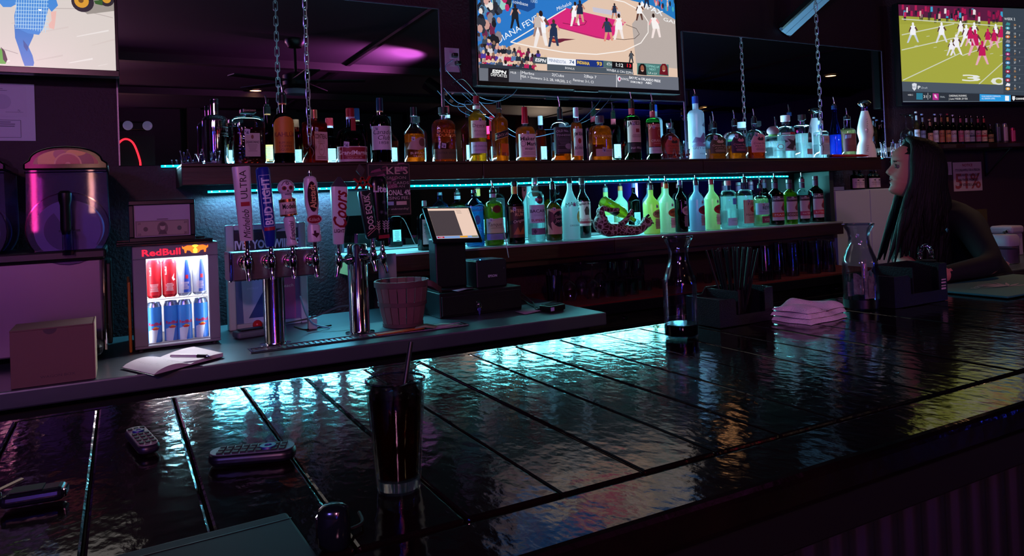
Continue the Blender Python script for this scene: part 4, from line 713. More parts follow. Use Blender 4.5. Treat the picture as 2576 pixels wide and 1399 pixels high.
U(1957, 1998, 291, 'clear domed tequila bottle with dark band and skeleton drawing label', (.60, .76, .40, .84, .46, 'r', 2.4, .9), liq=CLEARLIQ(), level=.60, cap=('d8e0e8', .3, 0), cap_kind='cork', neck_band=(.80, .85, '202028'), labels=[(.54, .61, 1.4, '14141a', [('t', 'ESPOLÓN', .5, .7, 'e03048', .6, {'bold': .04, 'x': .16}), ('r', -.45, .2, -.1, .8, 'c8ccd4')]), (.18, .53, 1.4, 'a8b8c4', [('p', [(-.3, .2), (-.1, .5), (-.25, .8), (.05, .65), (.25, .9), (.2, .5), (.4, .3), (.1, .35), (0, .05)], '3a3440'), ('p', [(-.4, .5), (-.2, .6), (-.35, .75)], '4a4450'), ('p', [(.1, .1), (.35, .05), (.25, .25)], '4a4450')])], back='b8dce0')
U(1995, 2043, 289, 'square clear tequila bottle with black cork and hanging grey tag', (.70, .78, .30, .86, .44, 'r', 5, .9), liq=CLEARLIQ(), level=.56, cap=('17171c', .4, 0), cap_kind='cork', labels=[(.36, .60, .75, None, [('p', [(-.5, 0), (.5, 0), (.42, .8), (0, 1), (-.42, .8)], '3c4450'), ('t', '1800', .4, .24, 'd0dce4', .8)], {'dx': .3}), (.10, .22, 1.0, 'b0a0ac', [('l', .8, 3, '807884')], {'dx': .2})], back='a8d4dc')
U(2045, 2087, 304, 'clear spirit bottle with blue-red neck and large pale label behind the chain hook', (.64, .74, .36, .90, .36, 'r', 4, .9), tip=280, liq=CLEARLIQ(), level=.62, cap=('c8d4e4', .4, 0), neck_band=(.80, .89, '4a60b0'), labels=[(.10, .60, 1.7, 'b4c4d8', [('r', -.1, .62, .45, .94, 'b89aa0'), ('l', .5, 7, '8094a8'), ('t', '100%', .78, .10, '404858', .3)])], back='a8d4dc')
U(2087, 2115, 266, 'tall clear bottle with a cobalt blue upper half', (.40, .82, .40, .93, .46, 's', 2, 1), tip=247, glass=thin_glass('cobalt_glass', '4a70e0'), liq=CLEARLIQ(), level=.44, cap=('20305a', .2, .2), back=None)
U(2115, 2150, 293, 'small clear bottle with a dusky pink label and pourer', (.62, .72, .44, .92, .44, 'r', 2.6, .9), tip=275, liq=liquor('pale_gold', 'f0dcb0', .6), level=.66, cap=('181c20', .3, 0), labels=[(.16, .58, 1.55, '7a4a4c', [('p', [(-.4, .72), (-.15, .75), (-.12, .95), (-.38, .92)], 'a8c4dc'), ('l', .6, 5, '9a6a68')])], back='b0d4dc')
# decanter with a chrome dome
def decanter():
    xm = 2177; q = at(xm, 252, Y=3.42); H = q.z-UZ; b = at(xm, 330, Y=3.42); k = depth(b)/F; t = thing('ceramic_decanter', 'white ceramic decanter with leaf painting and chrome dome top', 'bottle', (b.x, 3.42, UZ+.001), 0, 'bottles on the upper shelf')
    W = lambda px: px*k; P = [(W(20), 0), (W(23.5), .002), (W(23), H*.08), (W(20), H*.22), (W(15), H*.30), (W(16.5), H*.36), (W(19), H*.44), (W(18), H*.54), (W(14), H*.66), (W(10), H*.76), (W(8), H*.81)]
    pw = mat('white_porcelain', 'e4dce4', .15, coat=.5); MB().lathe(P, 32).build('body', pw, t)
    MB().lathe([(W(8), H*.80), (W(8.5), H*.85), (W(9), H*.88), (W(16), H*.925), (W(16.5), H*.935), (W(15.5), H*.95), (W(12), H*.98), (W(6), H*.997), (.001, H)], 32).build('dome_cap', CHROME, t)
    def rad(z):
        for (r0, z0), (r1, z1) in zip(P, P[1:]):
            if z0 <= z <= z1: return r0+(r1-r0)*(z-z0)/(z1-z0)
        return P[-1][0]
    p = Print(.0002); rr = random.Random(8)
    def vine(pts):
        for i in range(len(pts)-1):
            (a, c_), (d, e_) = pts[i], pts[i+1]
            for j in range(4):
                x, y = a+(d-a)*j/4, c_+(e_-c_)*j/4; s_ = .0038; an = rr.uniform(0, 6.28)
                for an2 in (an, an+2.4): p.poly([(x, y), (x+s_*math.cos(an2-.5), y+s_*math.sin(an2-.5)), (x+s_*1.6*math.cos(an2), y+s_*1.6*math.sin(an2)), (x+s_*math.cos(an2+.5), y+s_*math.sin(an2+.5))], '141420')
    R0 = W(19); vine([(R0*.9, H*.70), (R0*.5, H*.69), (R0*.2, H*.62), (R0*.1, H*.52), (R0*.3, H*.44), (R0*.9, H*.41)]); vine([(R0*.95, H*.26), (R0*.4, H*.26), (R0*.3, H*.20), (R0*.8, H*.15), (R0*.8, H*.07), (R0*.2, H*.05)]); vine([(-R0*.7, H*.66), (-R0*.75, H*.5), (-R0*.8, H*.42)]); vine([(-R0*.8, H*.2), (-R0*.9, H*.08)])
    p.ell(R0*1.05, H*.55, .008, .008, '141420', 12, .7)
    p.build('painting', FOIL, t, lambda u, v, z: ((rad(v)+.0005+z)*math.sin(u/R0), -(rad(v)+.0005+z)*math.cos(u/R0), v))
decanter()
# ---- lower shelf, left to right
LK = dict(shelf='L', Y=3.41)
U(1047, 1090, 505, 'dark green square bottle behind the till screen', (.62, .74, .34, .88, .34, 'r', 5, .9), glass=thin_glass('dark_green_glass', '1c5040'), liq=liquor('dark_green_liqueur', '0a2018', .6), level=.62, cap=('7a9a94', .4, 0), back='d8f0e8', labels=[(.12, .62, 1.5, 'b8e8e0', [('l', .8, 8, '507068')])], **LK)
U(1169, 1219, 478, 'pale blue square gin bottle beside the till screen', (.72, .86, .30, .94, .32, 's', 4.5, .75), glass=thin_glass('pale_blue_glass', '9ad0f4'), liq=liquor('blue_gin', 'a8dcf8', .6), level=.7, cap=('303848', .3, .3), labels=[(.16, .72, 1.3, None, [('e', 0, .9, .44, .08, '5090d0', .8), ('t', 'BOMBAY', .84, .08, '2a5aa0', .8, {'arch': .006}), ('e', 0, .55, .2, .15, '3a68a8'), ('l', .3, 4, '6aa0d8')])], **LK)
U(1219, 1264, 478, 'pale green gin bottle with a red seal and long pourer', (.66, .80, .36, .95, .38, 'r', 2.6, .9), tip=455, glass=thin_glass('lime_glass', 'd8dca0'), liq=liquor('lime_gin', 'c0bc70', .6), level=.74, cap=('202428', .3, 0), neck_band=(.86, .93, '9a94b0'), labels=[(.22, .48, 1.35, 'b8bc98', [('t', 'Tanqueray', .62, .26, '283020', .85, {'shear': .25}), ('l', .42, 3, '687050')]), (.10, .21, 1.35, '7a84b8', []), (.58, .72, .5, None, [('e', 0, .5, .5, .5, '5a1418')])], stamp=(-.7, .46), **LK)
U(1273.5, 1318, 457, 'dark rum bottle with an orange-necked black cap', (.62, .80, .34, .93, .36, 's', 2, 1), glass=BROWNG(), liq=DARKB(), level=.72, cap=('141216', .4, 0), neck_band=(.80, .92, 'c08030'), labels=[(.10, .60, 1.3, '4a2418', [('t', "MYERS'S", .86, .10, 'c8a070', .8, {'bold': .02}), ('t', 'RUM', .74, .10, 'c8a070', .4, {'bold': .02}), ('p', [(-.5, .4), (.5, .58), (.5, .7), (-.5, .52)], '1c1014'), ('t', 'Original', .54, .09, 'e0c8b8', .6, {'rot': .18, 'shear': .2}), ('p', [(-.3, .1), (-.1, .35), (0, .15), (.2, .38), (.3, .1)], 'a05a28')])], stamp=(-.6, .56), **LK)
U(1325, 1370, 448, 'clear rum bottle with a white label and round bat seal', (.66, .80, .32, .90, .32, 'r', 2, 1), liq=CLEARLIQ(), level=.7, cap=('c8c8d0', .3, .4), labels=[(.30, .58, 1.35, 'b8ccd8', [('t', 'BACARDÍ', .66, .17, '182438', .9, {'bold': .02}), ('l', .5, 3, '8094a4'), ('t', 'SUPERIOR', .15, .13, '8a2434', .8, {'bold': .02})]), (.59, .72, .45, None, [('e', 0, .5, .5, .5, '2a2838'), ('p', [(-.35, .55), (-.1, .6), (0, .7), (.1, .6), (.35, .55), (.1, .4), (0, .3), (-.1, .4)], 'a04050')]), (.12, .22, 1.1, '70607c', [('p', [(-.4, .5), (-.3, .9), (-.2, .5), (-.3, .1)], '302840')])], stamp=(-.4, .66), **LK)
U(1372, 1412, 463, 'amber spiced rum bottle with round black parrot label', (.56, .70, .38, .90, .34, 's', 2.4, .9), tip=447, liq=liquor('spiced_rum', 'a87820', .6), level=.66, cap=('182020', .3, .2), labels=[(.12, .56, 1.4, 'c09a84', [('e', .12, .6, .36, .32, '141218'), ('t', 'Sailor', .70, .13, 'c8a898', .5, {'x': .12, 'shear': .2}), ('t', 'Jerry', .54, .15, 'c8a898', .5, {'x': .12, 'shear': .2}), ('p', [(-.4, .95), (-.2, .85), (-.1, .6), (-.3, .45), (-.25, .15), (-.45, .4), (-.48, .7)], '50242c')])], stamp=(-.4, .56), **LK)
U(1412, 1457, 449, 'milky white rum bottle with a palm tree and sunset print', (.52, .84, .28, .92, .30, 's', 2, 1), opaque=frost('milky_white_glass', 'c8ecec'), cap=('181c20', .3, .1), labels=[(.20, .62, 1.35, None, [('t', 'MALIBU', .86, .16, '304048', .8, {'arch': .008}), ('e', .26, .40, .18, .24, 'b8a828'), ('p', [(.2, .4), (.24, .72), (.1, .66), (.26, .78), (.42, .68), (.28, .72), (.26, .4)], '283818'), ('t', 'ORIGINAL', .08, .07, '506068', .5)])], stamp=(-.1, .57), **LK)
U(1447, 1485, 448, 'dark spiced rum bottle with white pirate label', (.60, .78, .36, .90, .38, 's', 2, 1), Y=3.50, shelf='L', liq=DARKB(), level=.66, cap=('6a5058', .3, .2), labels=[(.20, .60, 1.4, 'c8b0ac', [('t', 'Captain Morgan', .90, .10, '1c1418', .95, {'bold': .03, 'arch': .004}), ('p', [(-.1, .45), (.1, .45), (.14, .65), (.05, .8), (-.05, .8), (-.14, .65)], '402024'), ('r', -.5, .1, .5, .2, '8a2434'), ('t', 'Spiced Rum', .27, .11, '8a2c34', .8, {'shear': .25})])])
DE = (.60, .80, .32, .90, .33, 's', 2, 1)
def eddy(x0, x1, top, label, m, cap, oval, txt, tip=None, lab='d8ccc0', **k):
    U(x0, x1, top, label, DE, tip=tip, cap=cap, labels=[(.10, .56, 1.1, None, [('r', -.2, .0, .5, .45, lab), ('e', .1, .66, .46, .2, oval), ('t', 'DEEP EDDY', .70, .12, '181214', .7, {'x': .12, 'bold': .03}), ('t', txt, .57, .07, '201818', .5, {'x': .12}), ('l', .3, 4, '807068')], {'a': .25})], stamp=(.1, .56), back='d0f0ec', **k, **m, **LK)
eddy(1618, 1659, 466, 'pale yellow vodka bottle with a tall tan printed panel', dict(opaque=frost('milky_yellow', 'd8e088')), ('607070', .4, .1), 'b0a068', 'PEACH', 444, lab='a89c70')
eddy(1658, 1697, 462, 'milky white lemonade vodka bottle with an orange cap', dict(opaque=frost('milky_white', 'dcf4d8')), ('c06a28', .4, .1), 'b87838', 'LEMON', 442)
eddy(1696, 1729, 453, 'black vodka bottle with violet cap between milky ones', dict(glass=thin_glass('smoke_glass', '405858'), liq=liquor('black_tea_vodka', '0c1412', .6), level=.78), ('60588a', .35, .1), 'c0a0a8', 'SWEET TEA', None, lab='705468')
eddy(1734, 1772, 454, 'bluish vodka bottle with dark red oval label and pourer', dict(opaque=frost('milky_lilac', '9ab8d0')), ('3a1830', .35, .1), '8a1838', 'RUBY RED', 441, lab='a08898')
eddy(1773, 1810, 452, 'pale yellow vodka bottle with a red cap and red oval', dict(opaque=frost('milky_lime', 'd4ecb4')), ('98202c', .35, .1), 'b02030', 'GRAPEFRUIT', None)
U(1813, 1853, 455, 'plain clear round-shouldered vodka bottle with a pink cap', (.68, .80, .36, .90, .40, 'r', 2, 1), liq=CLEARLIQ(), level=.66, cap=('c87a84', .4, 0), labels=[(.50, .66, 1.0, None, [('r', -.1, 0, .5, .8, '5a98e8')]), (.06, .22, .9, 'a8d0e8', [('l', .7, 3, '5080a0')])], **LK)
U(1855, 1895, 450, 'clear vodka bottle with a tan label and copper emblem', (.64, .78, .28, .92, .32, 'r', 2, 1), tip=435, liq=CLEARLIQ(), level=.64, cap=('203034', .3, .2), labels=[(.08, .56, 1.2, 'b89c88', [('r', -.5, 0, -.46, 1, 'b03040'), ('t', "Tito's", .86, .16, '2c1c18', .7, {'shear': .2}), ('e', .1, .6, .26, .14, '8a2418'), ('e', .1, .6, .1, .12, 'b8583a'), ('t', 'Handmade', .38, .11, '2c1c18', .8, {'shear': .2}), ('l', .24, 4, '80685c')], {'a': .2})], stamp=(-.35, .54), **LK)
U(1895, 1933, 466, 'stout clear vodka bottle with a blue label and red strip', (.58, .74, .32, .92, .34, 'r', 2.4, .9), tip=447, liq=liquor('faint_yellow_spirit', 'f4f4c8', .6), level=.66, cap=('202428', .3, 0), labels=[(.28, .56, 1.45, '9cc4dc', [('t', 'REYKA', .6, .3, '203048', .6, {'x': .12, 'bold': .02}), ('l', .3, 2, '6a8ca8')]), (.08, .24, 1.0, '7a2c4c', [('t', 'VODKA', .5, .4, 'd8b8c8', .7)], {'a': .35})], stamp=(-.4, .52), **LK)
NA_ = (.66, .78, .38, .92, .40, 's', 2, 1)
def fruit(x0, x1, top, label, m, cap, txt, band, fruit_c, tip=None):
    U(x0, x1, top, label, NA_, tip=tip, cap=cap, neck_band=(.79, .91, '50284a'), labels=[(.10, .62, 1.5, 'b8a0b8', [('r', -.5, .78, .5, 1, '3a1c34'), ('t', 'NEW AMSTERDAM', .89, .07, 'd0b8c8', .85), ('e', .2, .58, .24, .17, fruit_c), ('e', .05, .5, .16, .12, '70283c'), ('r', -.5, .14, .5, .32, band), ('t', txt, .23, .09, 'e8c8d8', .8)], {'a': .2})], stamp=(-.45, .58), back='c0d8c0', **m, **LK)
fruit(1932, 1971, 450, 'dark flavoured vodka bottle with an orange-red fruit label', dict(glass=thin_glass('dark_glass', '2a4a44'), liq=liquor('dark_tint', '0c1816', .6), level=.7), ('14181c', .35, 0), 'MANGO', 'b0301c', 'a82434', 434)
fruit(1970, 2005, 452, 'lime yellow flavoured vodka bottle with a brown coconut label', dict(glass=thin_glass('yellow_glass', 'd4e040'), liq=liquor('yellow_tint', 'b8c820', .6), level=.7), ('50404c', .35, .1), 'COCONUT', '6a3a3c', '8a5a48')
fruit(2004, 2036, 450, 'flavoured vodka bottle with a bright pink melon label', dict(liq=liquor('dark_tint2', '1c0a14', .6), level=.62), ('70304a', .35, .1), 'WATERMELON', 'a01450', 'c81c5c', 434)
fruit(2036, 2071, 443, 'last dark green flavoured vodka bottle next to the shelf post', dict(glass=thin_glass('olive_glass', '4a6020'), liq=liquor('olive_tint', '1c2408', .6), level=.72), ('501c30', .35, .1), 'BUTTERSCOTCH', 'b01c40', 'd04048')
# ---- beer bottles and cans on the shelf of the turned wall
def onw(x, y, off): return on_right(x, y, off)
SHO = .17; q = onw(2430, 363, SHO); BSZ = q.z
sh = thing('beer_shelf', 'rough-edged wooden beer shelf under the right television', 'shelf', (0, 0, 0)); s0 = onw(2222, 365, .0); s1 = onw(2590, 365, .0)
Ms = Matrix(((RD.x, RN.x, 0, RO.x), (RD.y, RN.y, 0, RO.y), (0, 0, 1, BSZ), (0, 0, 0, 1))); sh.matrix_world = Ms
u0 = (s0-RO).dot(RD); u1 = (s1-RO).dot(RD); Pl = []
rr = random.Random(3)
poly = [(u0, .005), (u1, .005)]+[(u1-(u1-u0)*i/14, .27+rr.uniform(-.012, .012)) for i in range(15)]
MB().prism(list(reversed(poly)), -.038).build('shelf_board', WOOD, sh, None, .006)
for uu in ((onw(2478, 400, 0)-RO).dot(RD), (onw(2300, 400, 0)-RO).dot(RD)):
    b = MB(); b.bx(uu-.012, uu+.012, .003, .012, -.26, -.038); b.bx(uu-.012, uu+.012, .003, .24, -.047, -.038); b.tube([(uu, .008, -.25), (uu, .235, -.045)], .006, 6); b.build('bracket', BLACKP, sh, None)
def beer(xc, top, hp, label, gl, lab, neck, cap='c8c8cc', kind='longneck', tx=None):
    q = onw(xc, 355, SHO); k = depth(q)/F; H = (361-top)*k
    if kind == 'can':
        R = 7.2*k; t = thing('drink_can', label, 'can', (q.x, q.y, BSZ+.001), RA, 'cans on the beer shelf')
        MB().lathe([(R*.8, 0), (R, .008), (R, H-.014), (R*.8, H-.004), (R*.82, H), (R*.76, H), (R*.74, H-.006)], 24).build('can_body', mat('can_'+lab, lab, .22, .9), t); p = Print(); p.rect(-R*1.1, 0, R*1.1, H*.7, neck, 8); 
        if tx: p.text(tx, 0, H*.4, H*.12, 'f0e0e8', R*1.6)
        p.build('print', FOIL, t, wrap(R+.0004, 0, H*.12)); return
    bottle(label, q.x, q.y, BSZ, H, 7.0*k, (.56, .76, .42, .955, .46, 's', 2, 1), glass=thin_glass('beer_'+gl, gl), liq=liquor('beer_liq_'+gl, {'e8f0f0': 'd8b860'}.get(gl, '2a1408'), .6), level=.68, cap=(cap, .3, .6), labels=[(.08, .46, 1.5, lab, [('r', -.5, .42, .5, .6, neck), ('t', tx or 'LAGER', .72, .14, '281c1c', .7, {'bold': .02}), ('l', .25, 2, '604848')]), (.74, .88, .55, neck, [], {'r': .46})], back=None, name='beer_bottle', rz=RA, group='beer bottles on the right shelf')
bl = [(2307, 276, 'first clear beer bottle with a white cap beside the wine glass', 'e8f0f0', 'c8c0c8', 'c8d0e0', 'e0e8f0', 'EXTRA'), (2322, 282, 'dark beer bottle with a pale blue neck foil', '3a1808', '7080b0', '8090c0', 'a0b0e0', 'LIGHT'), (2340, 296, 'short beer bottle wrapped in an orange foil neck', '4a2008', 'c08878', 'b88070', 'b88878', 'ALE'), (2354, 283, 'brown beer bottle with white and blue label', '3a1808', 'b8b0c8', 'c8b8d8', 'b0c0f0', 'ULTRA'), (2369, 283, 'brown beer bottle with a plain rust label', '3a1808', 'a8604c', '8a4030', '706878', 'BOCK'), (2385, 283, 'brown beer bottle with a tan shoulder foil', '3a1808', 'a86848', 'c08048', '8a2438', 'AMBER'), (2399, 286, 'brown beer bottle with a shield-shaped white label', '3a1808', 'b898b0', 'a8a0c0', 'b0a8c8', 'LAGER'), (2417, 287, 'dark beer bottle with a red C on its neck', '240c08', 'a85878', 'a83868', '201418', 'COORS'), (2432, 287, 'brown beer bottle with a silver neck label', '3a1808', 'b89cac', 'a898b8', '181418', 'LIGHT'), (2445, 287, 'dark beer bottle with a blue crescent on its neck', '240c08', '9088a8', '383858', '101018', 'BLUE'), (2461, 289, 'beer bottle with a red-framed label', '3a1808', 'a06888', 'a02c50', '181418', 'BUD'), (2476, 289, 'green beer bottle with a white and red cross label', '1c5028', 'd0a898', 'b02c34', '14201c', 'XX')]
for x, tp, lb, g_, l_, n_, c_, tx in bl: beer(x, tp, 0, lb, g_, l_, n_, c_, tx=tx)
beer(2492, 311, 0, 'short dark bottle with a tan label before the cans', '2a1008', 'a07850', '302020', '201818', tx='IPA')
beer(2510, 311, 0, 'tall dark chrome drink can', '', '6a6a80', '404058', kind='can'); beer(2528, 312, 0, 'pale lilac slim drink can', '', 'c0a8c8', 'b890a8', kind='can'); beer(2547, 323, 0, 'short bright pink drink can at the shelf end', '', 'e04888', 'd83878', kind='can')
# ================================================================ LEFT: slush machine, box, notices
def px_w(px, p): return px*depth(p)/F
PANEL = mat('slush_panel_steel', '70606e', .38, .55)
def slush():
    Yf = 2.99; q = at(172, 560, Y=Yf); r1 = .125; cx1 = q.x; cx0 = cx1-.305; t = thing('slush_machine', 'two-tank frozen drink machine with steel front at the left', 'slush machine', (cx0/2+cx1/2, Yf, CZ)); ox = (cx0+cx1)/2
    zt = at(172, 655, Y=Yf).z-CZ; xr = at(268, 780, Y=Yf).x-ox; xl = -xr-.02
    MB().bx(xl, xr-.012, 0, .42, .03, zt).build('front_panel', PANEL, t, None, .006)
    MB().bx(xr-.012, xr, -.004, .42, .02, zt).build('edge_trim', CHROME, t, None, .004); MB().bx(xr+.001, xr+.016, .02, .40, .04, zt-.02).build('side_vent', BLACKP, t, None, .004)
    MB().bx(xl-.01, xr+.004, -.03, .43, zt, zt+.036).build('top_tray', BLACKP, t, None, .008)
    for x in (xl+.05, xr-.06):
        for y in (.05, .36): MB().cyl((x, y, 0), (x, y, .03), .018, n=12).build('foot', BLACKR, t)
    zc = at(172, 575, Y=Yf).z-CZ; zl = at(172, 426, Y=Yf).z-CZ; zh = at(172, 368, Y=Yf).z-CZ
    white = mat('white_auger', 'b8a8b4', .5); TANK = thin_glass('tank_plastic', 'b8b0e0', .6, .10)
    for cx in (cx0-ox, cx1-ox):
        U_ = [(cx-r1*.97, zl)]+[(cx+r1*math.cos(a), zc+r1*math.sin(a)) for a in [PI+PI*i/20 for i in range(21)]]+[(cx+r1*.97, zl)]
        M = Matrix(((1, 0, 0, 0), (0, 0, 1, .0), (0, 1, 0, 0), (0, 0, 0, 1))); tk = MB().prism(U_, .36, M).build('tank', TANK, t, 30)
        b = MB()
        for k in range(28):
            a0, a1 = 2*PI*k/28, 2*PI*(k+1)/28
            for (ra, ya), (rb, yb) in (((r1, -.004), (r1*1.03, -.004)), ((r1*1.03, -.004), (r1*1.03, .012)), ): b.add([(cx+ra*math.cos(a0), ya, zc+ra*math.sin(a0)), (cx+ra*math.cos(a1), ya, zc+ra*math.sin(a1)), (cx+rb*math.cos(a1), yb, zc+rb*math.sin(a1)), (cx+rb*math.cos(a0), yb, zc+rb*math.sin(a0))], [(0, 1, 2, 3)])
        b.build('front_rim', thin_glass('tank_rim', 'b8b0c8', 2), tk)
        MB().tube([(cx-r1, -.002, zl-.01), (cx+r1, -.002, zl-.01)], .003).build('rim_line', thin_glass('tank_rim', 'b8b0c8', 2), tk)
        a_ = MB(); a_.cyl((cx, .02, zc-.005), (cx, .33, zc-.005), .105, n=40); au = a_.build('auger', white, t)
        # raised spiral blade on the front of the auger
        sp = [(cx+.1*math.cos(a), zc+.1*math.sin(a)) for a in [-.6+i*.2 for i in range(9)]]; MB().prism([(cx+.01, zc)]+sp, .008, Matrix(((1, 0, 0, 0), (0, 0, -1, .02), (0, 1, 0, -.005), (0, 0, 0, 1)))).build('blade', white, au, None)
        sp = [(cx+.075*math.cos(a), zc+.075*math.sin(a)) for a in [2.2+i*.2 for i in range(12)]]; MB().prism([(cx-.01, zc)]+sp, .006, Matrix(((1, 0, 0, 0), (0, 0, -1, .02), (0, 1, 0, -.005), (0, 0, 0, 1)))).build('blade', mat('grey_auger', '70606e', .5), au, None)
        MB().cyl((cx-.03, .006, zc-.008), (cx+.034, .006, zc-.008), .004, n=8).build('hub_pin', CHROME, au)
        # lid with fruit picture
        L_ = [(cx-r1*1.02, zl-.002), (cx+r1*1.02, zl-.002), (cx+r1*1.02, zl+.022)]+[(cx+r1*.9*math.cos(a), zl+.022+(zh-zl-.022)*math.sin(a)**.8) for a in [.12+(PI-.24)*i/16 for i in range(17)]]+[(cx-r1*1.02, zl+.022)]
        ld = MB().prism(L_, .38, Matrix(((1, 0, 0, 0), (0, 0, 1, -.012), (0, 1, 0, 0), (0, 0, 0, 1)))).build('lid', mat('lid_gloss_black', '0a090c', .12), t, 30, .006)
        p = Print(.0003); w_ = r1*.78; hh = (zh-zl-.03); N = 24
        clip = lambda x, y: (x, min(max(y, 0), hh*math.sqrt(max(0, 1-(x/w_)**2))*.98))
        def blob(x, y, rx, ry, c): p.poly([clip(x+rx*math.cos(2*PI*i/20), y+ry*math.sin(2*PI*i/20)) for i in range(20)], c)
        p.poly([(w_*math.cos(PI*i/N), hh*math.sin(PI*i/N)) for i in range(N+1)], 'a0481c'); blob(-.05, .01, .035, .045, 'd89030'); blob(.055, .005, .03, .035, '7a1420'); blob(-.02, .035, .018, .018, 'a01c40'); blob(.03, .04, .03, .012, 'd8a028'); blob(.005, 0, .042, .04, 'd89a60'); blob(.005, 0, .037, .035, 'a81c24'); blob(.005, 0, .008, .007, 'c87060')
        p.build('fruit_picture', FOIL, ld, lambda u, v, z, cx=cx: (cx+u, -.0125-z, zl+.018+v))
        # tap
        zt1 = at(168, 480, Y=Yf-.05).z-CZ; zt0 = at(168, 590, Y=Yf-.05).z-CZ
        MB().lathe([(.012, zt0), (.017, zt0+.02), (.016, zt1-.05), (.021, zt1-.03), (.021, zt1-.008), (.014, zt1)], 20, (cx-.005, -.05, 0)).build('tap_handle', BLACKP, t)
        sp = MB().lathe([(.018, zt+.02), (.018, zt0+.01), (.012, zt0+.015), (.012, zt+.02)], 20, (cx, -.05, 0), cap0=False, cap1=False); sp.cyl((cx, -.05, zt0+.02), (cx, 0, zt0+.02), .014, n=14); sp.build('spout', thin_glass('spout_plastic', 'd8d4e4', 1.4), t)
    # drip catcher in front
    MB().bx(xr-.22, xr-.01, -.20, -.03, .035, .075).build('drip_tray', BLACKP, t, None, .02, 3); MB().bx(xr-.20, xr-.03, -.19, -.05, .076, .08).build('drip_grate', mat('grate', '38343c', .3, .8), t, None)
    MB().bx(xr-.17, xr-.06, -.15, -.05, 0, .035).build('tray_post', BLACKP, t, None, .006)
slush()
CARD = mat('brown_cardboard', '6e4e46', .7, bump=(120, 2, (1, 1, .2)), bs=.05)
def cardbox():
    a = at(28, 992, Z=CZ); b = at(163, 968, Z=CZ); w_ = b.x-a.x; yf = 2.60; h = at(30, 838, Y=yf).z-CZ; t = thing('cardboard_box', 'plain cardboard box at the front edge of the steel counter', 'box', (a.x*2.60/a.y, yf, CZ+.001)); w_ = .215
    d = MB(); T = .004; D_ = .17
    d.bx(0, w_, 0, T, 0, h).bx(0, w_, D_-T, D_, 0, h).bx(0, T, T, D_-T, 0, h).bx(w_-T, w_, T, D_-T, 0, h).bx(T, w_-T, T, D_-T, 0, T); d.build('box_body', CARD, t, None, .001)
    MB().bx(-.001, w_+.001, .002, D_, h, h+.004).build('lid_flap', CARD, t, None, .001); MB().bx(w_+.0005, w_+.003, -.003, D_*.98, .002, h+.006).build('side_flap', mat('pale_cardboard', 'b09478', .7), t, None)
    p = Print(.0003); p.ell(w_*.47, h, .018, .016, '40282c', 14, 0, PI, 2*PI); p.text('WAGON BOX', w_*.55, .025, .008, '402830', .09, rot=0); p.build('print', PAPER, t, lambda u, v, z: (u, -z, v))
cardbox()
def sheet(label, pts, Y, draw, name='paper_notice', cat='notice', col='d8d4dc'):
    """a thin printed sheet; pts = corners in the photograph (lower-left, lower-right, upper-right, upper-left)"""
    c4 = [at(x, y, Y=Y) for x, y in pts]; x0 = min(c_.x for c_ in c4); z0 = min(c_.z for c_ in c4); x1 = max(c_.x for c_ in c4); z1 = max(c_.z for c_ in c4)
    w_, h = x1-x0, z1-z0; t = thing(name, label, cat, (x0, Y, z0)); MB().bx(0, w_, 0, .002, 0, h).build('sheet', mat('sheet_'+col, col, .6), t, None)
    p = Print(.0003); draw(p, w_, h); p.build('print', PAPER, t, lambda u, v, z: (u, -.0005-z, v)); return t
def lic(p, w_, h):
    p.rect(w_*.02, h*.42, w_*.86, h*.95, 'c0bccc'); p.ell(w_*.45, h*.68, w_*.15, h*.13, 'b0acc0', 20); p.line([(w_*.5, h*.5), (w_*.8, h*.5)], .001, '504c60'); p.text('Tu', w_*.72, h*.53, h*.03, '403c50', shear=.4); p.lines(w_*.3, h*.9, w_*.5, 2, h*.03, .002, '706c80')
    p.line([(w_*.1, h*.06), (w_*.75, h*.06), (w_*.75, h*.36), (w_*.1, h*.36), (w_*.1, h*.06)], .0012, '504c60'); p.lines(w_*.42, h*.32, w_*.5, 3, h*.035, .003, '605c70'); p.lines(w_*.28, h*.2, w_*.25, 4, h*.03, .003, '706c80')
sheet('posted licence sheet on the wall above the drink machine', [(-60, 354), (90, 352), (82, 212), (-60, 210)], 3.643, lic, col='c4c0d0')
MB_ = MB
